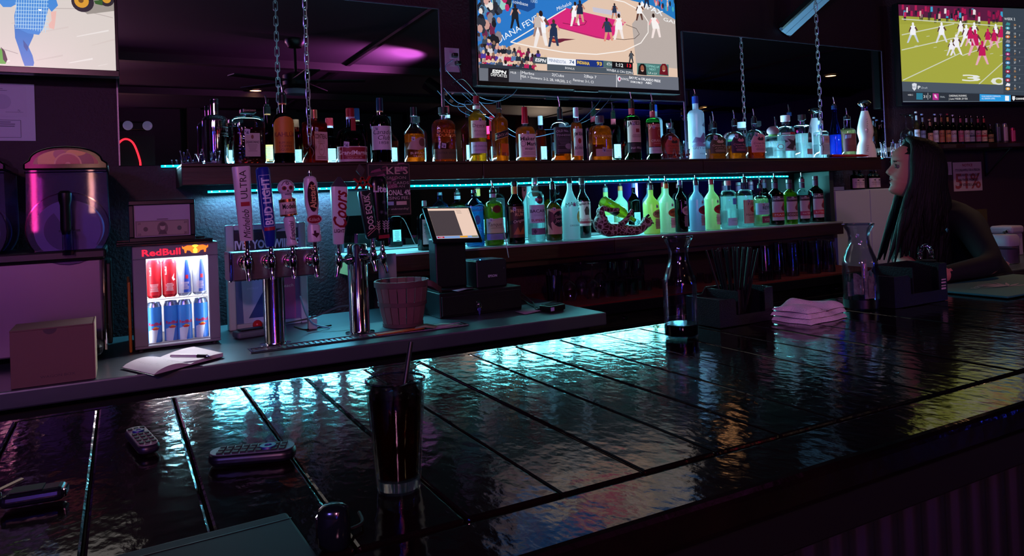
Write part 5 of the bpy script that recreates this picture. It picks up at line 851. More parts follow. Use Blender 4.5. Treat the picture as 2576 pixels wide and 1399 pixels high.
# ================================================================ drink fridge with cans
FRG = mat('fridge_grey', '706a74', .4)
def fridge():
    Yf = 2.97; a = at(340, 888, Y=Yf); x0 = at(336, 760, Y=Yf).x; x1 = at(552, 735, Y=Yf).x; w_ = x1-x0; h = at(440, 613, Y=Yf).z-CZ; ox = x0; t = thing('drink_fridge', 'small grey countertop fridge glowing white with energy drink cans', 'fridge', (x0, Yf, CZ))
    W0 = at(371, 760, Y=Yf).x-x0; W1 = at(526, 750, Y=Yf).x-x0; H0 = at(450, 862, Y=Yf).z-CZ; H1 = at(445, 647, Y=Yf).z-CZ
    fr = MB(); D_ = .34
    for a_, b_, c_, d in ((0, w_, .012, H0), (0, w_, H1, h), (0, W0, H0, H1), (W1, w_, H0, H1)): fr.bx(a_, b_, 0, .035, c_, d)
    fr.build('door_frame', FRG, t, None, .003)
    sh = MB(); sh.bx(0, .012, .036, D_, .012, h).bx(w_-.012, w_, .036, D_, .012, h).bx(.012, w_-.012, .036, D_, .012, .024).bx(.012, w_-.012, .036, D_, h-.012, h).bx(.012, w_-.012, D_-.012, D_, .024, h-.012); sh.build('cabinet', FRG, t, None)
    lin_ = MB(); e = .002; lin_.bx(W0-.012, W0-.008, .036, D_-.02, H0-.008, H1+.004).bx(W1+.008, W1+.012, .036, D_-.02, H0-.008, H1+.004).bx(W0-.012, W1+.012, D_-.03, D_-.02, H0-.008, H1+.004).bx(W0-.012, W1+.012, .036, D_-.02, H0-.012, H0-.008).bx(W0-.012, W1+.012, .036, D_-.02, H1+.004, H1+.008); lin_.build('lining', mat('fridge_lining', 'f4f4f4', .5), t, None)
    GL = mat('fridge_light', 'ffffff', emit='f4f6ff', es=7.0)
    MB().bx(W0-.006, W0-.001, .037, .046, H0, H1).build('light_bar', GL, t, None); MB().bx(W1+.001, W1+.006, .037, .046, H0, H1).build('light_bar', GL, t, None); MB().bx(W0, W1, .037, .046, H0-.006, H0-.001).build('light_bar', GL, t, None)
    MB().bx(W0, W1, .04, .10, H1+.0005, H1+.0035).build('light_bar', GL, t, None)
    l = bpy.data.lights.new('fridge_lamp', 'AREA'); l.shape = 'RECTANGLE'; l.size = W1-W0; l.size_y = .05; l.energy = 9; l.color = (.95, .97, 1); o = bpy.data.objects.new('fridge_lamp', l); COL.objects.link(o); o.parent = t; o.location = ((W0+W1)/2, .07, H1-.001)
    zm = (H0+H1)/2+.004; r_ = MB()
    for i in range(14): r_.cyl((W0+(W1-W0)*i/13, .05, zm), (W0+(W1-W0)*i/13, D_-.035, zm), .0015, n=5)
    r_.cyl((W0-.01, .05, zm), (W1+.01, .05, zm), .003, n=6); o = r_.build('wire_rack', mat('white_wire', 'e8e8e8', .4), t)
    MB().bx(W0-.002, W1+.002, .012, .016, H0-.002, H1+.002).build('door_glass', thin_glass('fridge_glass', 'fafcff', .5), t, None)
    p = Print(.0004); a_ = at(406, 634, Y=Yf); p.text('RedBull', a_.x-x0, a_.z-CZ, .024, 'ff1830', .128, bold=.02); p.build('lit_letters', print_mat('lit_sign_red', 2.5), t, lambda u, v, z: (u, -.0008-z, v))
    p = Print(.0004); b_ = at(491, 626, Y=Yf); bx_, bz = b_.x-x0, b_.z-CZ; k = .045
    p.ell(bx_, bz, k*.42, k*.36, 'ffc040', 20)
    for s_ in (-1, 1): p.poly([(bx_+s_*x*k, bz+y*k) for x, y in ((.05, .1), (.3, .3), (.6, .32), (.9, .2), (1.0, .3), (1.0, .1), (.85, .0), (.8, -.3), (.7, -.3), (.65, -.08), (.4, -.12), (.25, -.32), (.15, -.3), (.18, -.05))], 'ff6a20')
    p.build('lit_emblem', print_mat('lit_sign_orange', 2.2), t, lambda u, v, z: (u, -.0008-z, v))
    for x in (.02, w_-.02):
        for y in (.03, D_-.03): MB().cyl((x, y, 0), (x, y, .012), .012, n=10).build('foot', BLACKR, t)
    # cans: two shelves of four
    RB = [(('a01020', 'red'), 'can'), ]
    specs = [('c8202c', 'b01824', 'leftmost red can on the upper fridge shelf'), ('c01c28', 'd83038', 'second red can on the upper fridge shelf with white leaf mark'), ('b8c0d0', '2848a8', 'silver can with blue panel on the upper fridge shelf'), ('c0c8d4', '3a58b0', 'rightmost silver can on the upper fridge shelf')]
    specs2 = ['leftmost blue and silver can on the lower fridge shelf', 'second blue and silver can on the lower fridge shelf', 'third blue and silver can on the lower fridge shelf', 'rightmost blue and silver can on the lower fridge shelf']
    R = (W1-W0)/8-.001; R = min(R, .026)
    def can(x, y, z, H, label, base, draw):
        c_ = thing('energy_drink_can', label, 'can', (x, y, z), 0, 'cans in the small fridge')
        MB().lathe([(R*.8, 0), (R, .007), (R, H-.013), (R*.82, H-.003), (R*.84, H), (R*.78, H), (R*.76, H-.004)], 24).build('can_body', base, c_)
        p = Print(.0002); draw(p, H); p.build('print', FOIL, c_, wrap(R+.0003, 0, 0)); return c_
    Hc = zm-.004-(H0-.008)-.01; Hc2 = H1-zm-.012; Hc = min(Hc, .158); Hc2 = min(Hc2, .150)
    for i in range(4):
        xx = x0+W0+(W1-W0)*(i+.5)/4; c1, c2, lb = specs[i]
        def d1(p, H, i=i, c1=c1, c2=c2):
            p.rect(-R*1.5, .01, R*1.5, H-.016, c1, 12)
            if i == 1: p.poly([(R*.3, H*.5), (R*.7, H*.62), (R*.6, H*.5), (R*.9, H*.45), (R*.5, H*.42)], 'f0e8e8')
            if i > 1: p.poly([(-R*.2, .012), (R*.9, .012), (R*.9, H*.5), (R*.5, H*.95), (R*.1, H*.95)], c2); p.rect(R*.1, H*.45, R*.5, H*.55, 'c02030', 3)
            p.lines(0, H*.35, R*1.2, 7, H*.03, H*.012, 'e8d0d0', i); p.text('RedBull', -R*.5, H*.7, .007, 'f4e0e0', R*1.2, rot=PI/2)
        can(xx, Yf+.075, CZ+zm+.004, Hc2, lb, mat('can_red' if i < 2 else 'can_silver', c1, .25, .7), d1)
        def d2(p, H, i=i):
            p.rect(-R*1.5, .01, R*1.5, H-.016, '3a8ad8', 12); p.poly([(-R*.9, H*.06), (R*.1, H*.06), (R*.5, H*.42), (-R*.9, H*.34)], 'd0d8e4'); p.poly([(R*.1, H*.06), (R*1.2, H*.06), (R*1.2, H*.5), (R*.5, H*.42)], '2c6cc0')
            p.text('RedBull', R*.1, H*.5, .011, 'd01c3c', R*1.9, bold=.03); p.ell(R*.1, H*.40, R*.3, H*.035, 'e8a020', 12); p.poly([(-R*.5, H*.40), (R*.7, H*.40), (R*.4, H*.36), (-R*.2, H*.36)], 'c83020')
        can(xx+(.003 if i % 2 else -.003), Yf+.07+.012*(i % 2), CZ+H0-.0075, Hc, specs2[i], mat('can_blue', '8aa0c0', .25, .8), d2)
    # tray and framed note on top
    tr = tag(MB().bx(-.05, w_-.02, -.03, .26, 0, .006).bx(-.05, w_-.02, -.03, -.024, .006, .014).bx(-.05, w_-.02, .254, .26, .006, .014).build('serving_tray', mat('tray_black', '0c0c10', .25), None, None, .002, loc=(x0, Yf, CZ+h+.001)), 'shallow black tray on top of the small fridge', 'tray')
    zb = CZ+h+.008; f = thing('picture_frame', 'black frame holding a bank note on top of the fridge', 'picture frame', (at(410, 590, Y=3.1).x, 3.1, zb)); fw = px_w(150, (.2, 3.1, 1.4)); fh = at(410, 503, Y=3.1).z-zb
    fm = MB(); b_ = .018
    fm.bx(-fw/2, fw/2, 0, .02, 0, b_).bx(-fw/2, fw/2, 0, .02, fh-b_, fh).bx(-fw/2, -fw/2+b_, 0, .02, b_, fh-b_).bx(fw/2-b_, fw/2, 0, .02, b_, fh-b_); fm.build('frame', mat('black_frame', '0a080c', .3), f, None, .003)
    MB().bx(-fw/2+b_, fw/2-b_, .010, .014, b_, fh-b_).build('backing', mat('frame_paper', 'a89aa8', .7), f, None)
    p = Print(.0003); w2 = fw/2-b_; p.rect(-w2*.95, b_+.002, w2*.95, b_+.062, '7a6a62'); p.rect(-w2*.9, b_+.006, w2*.9, b_+.058, '9a8878'); p.ell(0, b_+.032, .019, .025, '6a5a50', 16).ell(0, b_+.036, .009, .012, 'b0a088', 12).poly([(-.016, b_+.008), (.016, b_+.008), (.008, b_+.024), (-.008, b_+.024)], '4a3c38').ell(0, b_+.046, .011, .007, '50443c', 10)
    p.ell(-w2*.6, b_+.03, .008, .009, '584840', 10).ell(w2*.6, b_+.03, .008, .009, '4a5048', 10)
    for sx in (-1, 1): p.text('20', sx*w2*.82, b_+.052, .008, '403430'); p.text('20', sx*w2*.82, b_+.011, .008, '403430')
    p.lines(0, b_+.066, w2*.6, 1, .01, .002, '60504c'); p.build('bank_note', PAPER, f, lambda u, v, z: (u, .0095-z, v))
    # yellow board leaning on the fridge side
    tag(MB().bx(0, .01, 0, .3, 0, h*.66).build('cutting_board', mat('yellow_board', 'a86a20', .5), None, None, .006, loc=(x0-.018, Yf+.02, CZ+.001)), 'thin yellow board leaning on the fridge side', 'board')
fridge()
# notebook and pen
def notebook():
    P4 = [at(x, y, Z=CZ+.01) for x, y in ((302, 922), (385, 941), (566, 893), (490, 876))]; c_ = sum(P4, Vector())/4; t = thing('notebook', 'open notebook with curled pages beside the fridge', 'notebook', (c_.x, c_.y, CZ+.001))
    l = [p-c_ for p in P4]
    def grid(f, n=12, m=4): return [f(i/n, j/m) for j in range(m+1) for i in range(n+1)], [(j*(n+1)+i, j*(n+1)+i+1, (j+1)*(n+1)+i+1, (j+1)*(n+1)+i) for j in range(m) for i in range(n)]
    def pt(u, v, z): a = l[0]*(1-u)+l[3]*u; b = l[1]*(1-u)+l[2]*u; q = a*(1-v)+b*v; return (q.x, q.y, z)
    hz = lambda u: .006+.016*math.sin(PI*min(u/.5, 1))**.7 if u < .5 else .006+.012*math.sin(PI*min((u-.5)/.5, 1)*.6+.2)
    V, Fc = grid(lambda u, v: pt(u, v, .004)); MB().add(V, Fc).build('cover', mat('notebook_cover', '14100f', .5), t)
    V, Fc = grid(lambda u, v: pt(.02+u*.96, .02+v*.96, hz(u)), 20); V2, F2 = grid(lambda u, v: pt(.02+u*.96, .02+v*.96, .0045), 20)
    MB().rings([[Vector(V[i]) for i in list(range(21))+[21*j+20 for j in range(1, 5)]+[84+i for i in range(19, -1, -1)]+[21*j for j in range(3, 0, -1)]], [Vector(V2[i]) for i in list(range(21))+[21*j+20 for j in range(1, 5)]+[84+i for i in range(19, -1, -1)]+[21*j for j in range(3, 0, -1)]]], False, True).add(V, Fc).build('pages', mat('page_paper', 'c8bcc0', .7), t, 60)
    p = Print(.0003); p.lines(.25, .8, .3, 8, .08, .012, '80707c', 5); p.build('handwriting', PAPER, t, lambda u, v, z: pt(u*.9+.03, 1-v, hz(u*.9+.03)+.0004+z))
    a = at(432, 894, Z=CZ+.03); b = at(528, 893, Z=CZ+.03); k = thing('pen', 'white and black ballpoint pen lying on the notebook', 'pen', ((a.x+b.x)/2, (a.y+b.y)/2, CZ+.027)); d = (b-a)/2; d.z = -.001
    MB().cyl(-d, d*.35, .0058, n=12).build('barrel', mat('pen_white', 'd0c8cc', .3), k); MB().cyl(d*.35, d*.85, .0062, .0055, n=12).build('grip', BLACKR, k); MB().cyl(d*.85, d, .004, .001, n=10).build('tip', CHROME, k); MB().cyl(-d*1.05, -d, .004, n=10).build('button', BLACKP, k)
notebook()
# ================================================================ TAP TOWERS
CH2 = mat('tower_chrome', 'c8c8ce', .12, 1, bump=(40, 2, (8, 8, .3)), bs=.03)
def faucet(t, x, y, z, ang, s=1):
    """beer tap: shank, body and spout; ang = direction it points (0 = -Y)"""
    f = bpy.data.objects.new('faucet', None); COL.objects.link(f); f.parent = t; f.location = (x, y, z); f.rotation_euler = (0, 0, ang)
    MB().cyl((0, 0, 0), (0, -.012, 0), .026*s, n=20).cyl((0, -.012, 0), (0, -.02, 0), .020*s, n=20).cyl((0, -.02, 0), (0, -.055, 0), .011*s, n=14).build('shank', CHROME, f)
    MB().lathe([(.008, -.03), (.013, -.022), (.015, 0), (.013, .018), (.009, .024), (.011, .034), (.008, .04), (.007, .052)], 16, (0, -.062, 0)).build('tap_body', CHROME, f)
    MB().tube([(0, -.062, -.015), (0, -.07, -.035), (0, -.076, -.062)], [.012, .0095, .0075], 12, smooth=3).build('spout', CHROME, f)
    return Vector((x, y, z))+Matrix.Rotation(ang, 3, 'Z') @ Vector((0, -.062, .05))
def handle(label, base, top, build, yaw=0):
    """a tap handle as a thing of its own parts under the tower is kept as a part; base and top are points of its axis"""
    pass
def tower_handle(t, base, xt, yt, name, draw):
    """base = world point of the tap stem; (xt,yt) = photo position of the handle top"""
    top = at(xt, yt, Y=base.y); d = top-base; H = d.length; e = bpy.data.objects.new(name, None); COL.objects.link(e); e.parent = t
    q = d.to_track_quat('Z', 'Y'); z = d.normalized(); x = Vector((1, 0, 0)); x = (x-z*x.dot(z)).normalized(); y = z.cross(x)
    M = Matrix(((x.x, y.x, z.x, base.x), (x.y, y.y, z.y, base.y), (x.z, y.z, z.z, base.z), (0, 0, 0, 1))); e.matrix_local = Matrix.Translation(-t.location) @ M
    k = depth(base)/F; MB().cyl((0, 0, -.01), (0, 0, H*.14), .0075, n=12).build('ferrule', CHROME, e); draw(e, H, k)
def vtext(p, s, y, h, col, w_, x=0, **k): p.text(s, x, y, h, col, w_, rot=PI/2, **k)
HW = mat('handle_white', 'c8b8c4', .3)
def h_ultra(e, H, k):
    MB().lathe([(14*k, H*.10), (16*k, H*.11), (22*k, H*.985), (21*k, H)], 32, e=3.2, sy=.6).build('grip', HW, e, 40); p = Print(.0003); vtext(p, 'ULTRA', H*.78, 17*k, '201420', H*.34); vtext(p, 'Michelob', H*.30, 17*k, '201420', H*.34, shear=.3); p.rect(-9*k, H*.52, 12*k, H*.57, 'a02030')
    p.build('lettering', FOIL, e, lambda u, v, z: (u, -(.6*(16*k+(v/H-.11)/.87*6*k))-.0008-z, v))
def h_bud(e, H, k):
    MB().lathe([(10*k, H*.02), (14*k, H*.10), (16*k, H*.2), (17*k, H*.24), (17.5*k, H*.97), (14*k, H)], 28).build('grip', mat('handle_blue', '1a2a88', .25), e); p = Print(.0003); vtext(p, 'BUD LIGHT', H*.58, 20*k, 'd0d4e8', H*.58, bold=.03); p.line([(-14*k, H*.27), (14*k, H*.27), (14*k, H*.9), (-14*k, H*.9), (-14*k, H*.27)], 1.2*k, 'b0b8d8'); p.rect(-14*k, H*.22, 14*k, H*.26, 'a01c34')
    p.build('lettering', FOIL, e, wrap(17.6*k))
def h_modelo(e, H, k):
    MB().lathe([(13*k, H*.03), (15*k, H*.05), (11*k, H*.12), (14*k, H*.32), (15*k, H*.42), (10*k, H*.46)], 28).build('grip', HW, e)
    MB().lathe([(17*k, H*.46), (21*k, H*.48), (21*k, H*.68), (17*k, H*.70), (14*k, H*.72)], 28).build('block', mat('handle_cream', 'c8b4a8', .35), e); [MB().lathe([(21.3*k, H*a_), (21.3*k, H*b_)], 28, cap0=False, cap1=False).build('gold_ring', mat('gold', 'c07840', .25, .9), e) for a_, b_ in ((.66, .70), (.46, .485))]
    MB().ball((0, 0, H*.87), (21*k, 20*k, H*.115), 24, 16).lathe([(13*k, H*.71), (14*k, H*.80)], 20).build('skull', HW, e)
    p = Print(.0003)
    for s_ in (-1, 1): p.ell(s_*8*k, H*.86, 5.5*k, 5.5*k, '8a3020', 14).ell(s_*8*k, H*.86, 3*k, 3*k, '201418', 10)
    p.poly([(-2*k, H*.81), (2*k, H*.81), (0, H*.84)], '201418'); p.line([(-8*k, H*.775), (8*k, H*.775)], 1*k, '302028')
    for i in range(6): p.line([((-7.5+i*3)*k, H*.76), ((-7.5+i*3)*k, H*.79)], .8*k, '302028')
    p.ell(0, H*.93, 4*k, 4*k, '5a3048', 10, .6); p.line([(-14*k, H*.9), (-8*k, H*.95), (0, H*.965), (8*k, H*.95), (14*k, H*.9)], .9*k, '5a4050'); p.build('skull_paint', FOIL, e, lambda u, v, z: (u, -(20*k*math.sqrt(max(.05, 1-(u/(21*k))**2-((v-H*.87)/(H*.115))**2)))-.001-z, v) if v > H*.8 else (u, -.0135*1-z-9*k, v))
    p = Print(.0003); p.text('Modelo', 0, H*.60, 12*k, '181018', 36*k, bold=.03); p.text('Especial', 0, H*.515, 7*k, '402028', 26*k, shear=.3); p.build('lettering', FOIL, e, wrap(21.4*k)); p = Print(.0003); vtext(p, 'Especial', H*.24, 12*k, '302028', H*.26, shear=.3); p.build('script', FOIL, e, lambda u, v, z: (u, -15.6*k-z, v))
def h_kolsch(e, H, k):
    MB().lathe([(15*k, H*.06), (17*k, H*.07), (16*k, H*.26), (13*k, H*.30), (13*k, H*.42), (17*k, H*.56), (17.5*k, H*.84), (15*k, H*.88), (15*k, H*.90), (11*k, H*.92), (8*k, H*.93)], 28, e=2.6, sy=.8).build('grip', HW, e, 40); MB().lathe([(5*k, H*.93), (4*k, H*.97), (5*k, H*.975), (4.5*k, H)], 16).build('finial', CHROME, e)
    p = Print(.0003); p.ell(0, H*.66, 12.5*k, H*.20, '3a1018', 24).ell(0, H*.66, 11.5*k, H*.19, '241014', 24); vtext(p, 'Altstadt', H*.66, 15*k, 'd8a070', H*.32, bold=.02); p.build('lettering', FOIL, e, lambda u, v, z: (u, -14.4*k-z, v))
    p = Print(.0003); p.ell(0, H*.36, 19*k, H*.065, 'c0a8b0', 24).ell(0, H*.36, 17*k, H*.055, '7a1424', 24); p.text('Kölsch', 0, H*.36, 9*k, 'd8b8b0', 26*k); p.build('badge', FOIL, e, lambda u, v, z: (u, -15.2*k-z, v)); MB().lathe([(18*k, 0), (18*k, 2*k)], 24, sy=.55).xf(Matrix.Translation((0, -12.6*k, H*.36)) @ Matrix.Rotation(PI/2, 4, 'X')).build('badge_disc', HW, e)
    p = Print(.0003); p.poly([(x*k*1.1, H*.165+y*k*1.1) for x, y in ((-3, 8), (2, 8), (2, 3), (8, 2), (8, -2), (4, -6), (2, -9), (-1, -5), (-4, -3), (-8, 1), (-3, 1))], '401828'); p.build('state_mark', FOIL, e, lambda u, v, z: (u, -14.2*k-z, v))
def h_coors(e, H, k):
    MB().lathe([(11*k, H*.05), (13*k, H*.06), (21*k, H*.80), (20*k, H*.86)], 32, e=5, sy=.55).build('grip', HW, e, 40); MB().lathe([(20*k, H*.86), (19*k, H*.88), (3*k, H)], 32, e=5, sy=.55).build('peak', mat('handle_peak', '3a343c', .3), e, 40); p = Print(.0003); vtext(p, 'Coors', H*.52, 34*k, '7a1020', H*.52, shear=.3, bold=.02); p.text('LIGHT', 0, H*.24, 9*k, '301820', 26*k, bold=.02); p.build('lettering', FOIL, e, lambda u, v, z: (u, -.55*(13*k+(v/H-.06)/.74*8*k)-.001-z, v))
def h_dos(e, H, k):
    MB().lathe([(12*k, H*.05), (15*k, H*.07), (17*k, H*.62), (15*k, H*.66)], 32, e=4, sy=.6).build('grip', mat('handle_dark_green', '141c1c', .3), e, 40); x_ = MB()
    for s_ in (-1, 1):
        for cx in (-9*k, 9*k): x_.box((cx, 0, H*.76), (5*k, 9*k, 36*k), Matrix.Rotation(s_*.7, 3, 'Y'))
    x_.build('red_crosses', mat('handle_red', '901018', .3), e); MB().lathe([(2*k, H*.84), (15*k, H*.92), (2*k, H)], 4, sy=.5).build('diamond_top', mat('handle_diamond', '403a38', .3), e)
    p = Print(.0003); vtext(p, 'DOS EQUIS', H*.38, 15*k, 'c8b8b0', H*.42, bold=.02); p.line([(-13*k, H*.12), (13*k, H*.20)], 2*k, 'a06a68'); p.line([(-13*k, H*.09), (13*k, H*.17)], 2*k, 'a06a68'); p.line([(-12*k, H*.62), (0, H*.58), (12*k, H*.62)], 2*k, 'a09a90'); p.build('lettering', FOIL, e, lambda u, v, z: (u, -10.4*k-z, v))
def h_lite(e, H, k):
    MB().lathe([(13*k, H*.06), (17*k, H*.08), (17*k, H*.16), (19*k, H*.3), (23*k, H*.85), (22*k, H*.96), (16*k, H)], 32, e=2.6, sy=.6).build('grip', mat('handle_black', '0c0c12', .2), e, 40); p = Print(.0003); p.text('Lite', 0, H*.82, 17*k, 'c8c4cc', 34*k, bold=.03, rot=-.08)
    for cx in (-10*k, 4*k, 12*k):
        p.line([(cx, H*.18), (cx, H*.34)], 1.2*k, 'b0a0a0')
        for j in range(4): p.line([(cx, H*(.22+j*.035)), (cx-4*k, H*(.25+j*.035))], 1.4*k, 'b0a0a0'); p.line([(cx, H*(.22+j*.035)), (cx+4*k, H*(.25+j*.035))], 1.4*k, 'b0a0a0')
    for cx, cz in ((6*k, .62), (-2*k, .48), (9*k, .46)):
        for j in range(4): a = PI*j/4; p.line([(cx-5*k*math.cos(a), H*cz-5*k*math.sin(a)), (cx+5*k*math.cos(a), H*cz+5*k*math.sin(a))], .8*k, '50505c')
    p.rect(-14*k, H*.10, 14*k, H*.15, '8a2030'); p.build('lettering', FOIL, e, lambda u, v, z: (u, -.6*(19*k+(v/H-.3)*7*k)-.0015-z, v))
def tower1():
    b = at(693, 866, Z=CZ); t = thing('beer_tower', 'steel T-shaped beer tower with four tap handles', 'beer tower', b); k = depth(b)/F; zb = at(692, 697, Y=b.y).z-CZ; zt = at(690, 630, Y=b.y-.05).z-CZ
    MB().lathe([(38*k, 0), (38*k, .004), (27*k, .007), (26*k, .012), (26*k, zb)], 40).build('column', CH2, t); 
    xl = at(584, 660, Y=b.y-.06).x-b.x; xr = at(798, 650, Y=b.y-.06).x-b.x
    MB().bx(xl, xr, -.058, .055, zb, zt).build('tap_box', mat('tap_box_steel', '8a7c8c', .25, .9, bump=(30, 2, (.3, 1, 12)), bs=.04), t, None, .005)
    MB().bx(xl-.012, xl-.0005, -.061, .058, zb-.003, zt+.004).build('end_cap', CHROME, t, None, .006); MB().bx(xr+.0005, xr+.008, -.061, .058, zb-.003, zt+.004).build('end_cap', CHROME, t, None, .006)
    for (xf, yf, xt, yt, nm, d) in ((617, 660, 606, 419, 'tap_handle', h_ultra), (675, 657, 660, 421, 'tap_handle', h_bud), (728, 655, 717, 449, 'tap_handle', h_modelo), (784, 652, 778, 430, 'tap_handle', h_kolsch)):
        q = at(xf, yf, Y=b.y-.06); s_ = faucet(t, q.x-b.x, -.06, q.z-CZ, 0); tower_handle(t, s_+b, xt, yt, nm, d)
tower1()
def tower2():
    b = at(906, 837, Z=CZ); t = thing('beer_tower', 'round chrome column beer tower with three tap handles', 'beer tower', b); k = depth(b)/F; zt = at(904, 613, Y=b.y).z-CZ
    MB().lathe([(36*k, 0), (36*k, .004), (26*k, .007), (25*k, .012), (25*k, zt-.006), (22*k, zt)], 40).build('column', CHROME, t)
    for ang, zf, xt, yt, d in ((-1.05, 650, 853, 445, h_coors), (.35, 640, 904, 413, h_dos), (1.05, 650, 949, 444, h_lite)):
        z = at(904, zf, Y=b.y).z-CZ; dv = Vector((math.sin(ang), -math.cos(ang), 0)); s_ = faucet(t, dv.x*25*k, dv.y*25*k, z, ang, .8); tower_handle(t, s_+b, xt, yt, 'tap_handle', d)
tower2()
# drip tray let into the worktop
a = at(625, 885, Z=CZ); b2 = at(960, 842, Z=CZ); t = thing('drip_tray', 'long steel drip tray in front of the tap towers', 'drip tray', (a.x, a.y-.05, CZ+.0005))
L_ = b2.x-a.x+.35; MB().bx(0, L_, 0, .01, 0, .006).bx(0, L_, .07, .08, 0, .006).bx(0, .012, .01, .07, 0, .006).bx(L_-.012, L_, .01, .07, 0, .006).build('rim', CHROME, t, None, .002); MB().bx(.012, L_-.012, .01, .07, 0, .001).build('pan', STEEL, t, None)
g = MB()
for i in range(int(L_/.02)): g.bx(.014+i*.02, .024+i*.02, .01, .07, .002, .004)
o = g.build('grate_bars', STEEL, t, None); o['kind'] = 'stuff'
tag(MB().bx(0, .20, 0, .03, 0, .004).build('bar_spatula', mat('orange_strip', 'c06028', .5), None, None, .001, loc=(b2.x-.03, b2.y-.05, CZ+.007), rot=(0, 0, .12)), 'flat orange strip lying on the drip tray', 'strip')
# lit poster stand behind the first tower
def stand():
    Yp = 3.24; c4 = [at(x, y, Y=Yp) for x, y in ((580, 832), (778, 815), (762, 563), (567, 566))]; x0 = c4[3].x; x1 = c4[1].x; z1 = at(660, 563, Y=Yp).z; t = thing('poster_stand', 'pale framed poster stand behind the four-tap tower', 'poster stand', (x0, Yp, CZ)); w_ = x1-x0; h = z1-CZ; b_ = .04
    fm = MB(); fm.bx(0, b_*.8, 0, .05, 0, h).bx(w_-b_*.8, w_, 0, .05, 0, h).bx(b_*.8, w_-b_*.8, 0, .05, h-b_*.6, h).bx(b_*.8, w_-b_*.8, 0, .05, 0, b_*.6); fm.build('frame', mat('stand_white', 'a8b4bc', .4), t, None, .006)
    MB().bx(b_*.8, w_-b_*.8, .015, .045, b_*.6, h-b_*.6).build('panel', mat('stand_panel', '302c48', .3), t, None)
    p = Print(.0005); a_, c_ = b_*.8, w_-b_*.8; hd = h-b_*.6; p.rect(a_, b_*.6, c_, hd-.10, '6a5a90'); p.rect(a_, b_*.6, (a_+c_)/2, hd-.10, '4a6a9a'); p.poly([(a_+.03, b_*.6), (a_+.12, b_*.6), (a_+.13, .22), (a_+.06, .26), (a_+.025, .2)], 'a8c0d8'); p.poly([(a_+.05, b_*.6+.02), (a_+.11, b_*.6+.02), (a_+.11, .15)], '284a80'); p.rect(c_-.10, b_*.6, c_-.02, .3, 'b04890'); p.ell(c_-.05, .36, .07, .06, 'c8b0c8', 18)
    p.rect(a_, hd-.105, c_, hd-.012, '2a1830'); p.text('GIVES YOU WIIINGS', (a_+c_)/2, hd-.062, .036, 'c8d8e8', w_*.95, bold=.04); p.text('Red Bull', a_+.10, .215, .026, '182c58', .09); p.text('ENERGY', a_+.07, .17, .009, 'd0e0f0'); p.text('Peach', c_-.055, .17, .014, 'f0d8e8', .05, shear=.25); p.text('HERE TO', c_-.05, .33, .008, '302838'); p.text('STAY.', c_-.05, .315, .012, '302838', bold=.02); p.build('print', FOIL, t, lambda u, v, z: (u, .0145-z, v))
stand()
# poster hung on the upper shelf
def poster():
    def d(p, w_, h):
        p.rect(0, 0, w_, h, '120a12'); r = random.Random(6)
        for i in range(26): x, y = r.uniform(0, w_*.7), r.uniform(h*.45, h); s_ = r.uniform(.01, .035); p.poly([(x, y), (min(x+s_*2, w_), y+s_*.3), (min(x+s_*1.6, w_), min(y+s_*.9, h)), (x+s_*.3, min(y+s_*.6, h))], r.choice(['5a2038', '803058', '40182c', '905070']))  # pink reflections on the black sheet, painted as random shards
        p.line([(.006, .006), (w_-.006, .006), (w_-.006, h-.006), (.006, h-.006), (.006, .006)], .002, '8a6a60')
        p.text("KE'S", w_*.94, h*.86, h*.14, 'b89088', w_*.5, 'R', bold=.01); p.text('SALOON', w_*.66, h*.72, h*.055, 'a08880', w_*.45); p.text('CREDIT CARDS', w_*.55, h*.62, h*.055, 'b09a98', w_*.8); p.text('INCLUDE AN', w_*.55, h*.555, h*.045, 'a89090', w_*.6); p.text('ADDITIONAL 4%', w_*.52, h*.44, h*.10, 'd0b8b8', w_*.92, bold=.02); p.text('PROCESSING FEE.', w_*.52, h*.335, h*.06, 'c8b0b0', w_*.84); p.rect(w_*.1, h*.2, w_*.32, h*.27, '404870').rect(w_*.38, h*.2, w_*.58, h*.27, '90a0c0').rect(w_*.64, h*.2, w_*.88, h*.27, 'c8a8a0'); p.text('Thank you for understanding!', w_*.5, h*.13, h*.04, 'b8a098', w_*.84, shear=.25)
    sheet('black card-fee poster hanging from the upper shelf', [(926, 543), (1030, 541), (1030, 411), (922, 411)], 3.283, d, 'poster', 'poster', '1a1018')
poster()
sheet('folded white cloth hanging over the lower shelf edge', [(953, 700), (995, 698), (996, 640), (957, 640)], 3.284, lambda p, w_, h: p.line([(w_*.3, .01), (w_*.32, h*.95)], .0015, '807884'), 'bar_cloth', 'cloth', '8a8290')
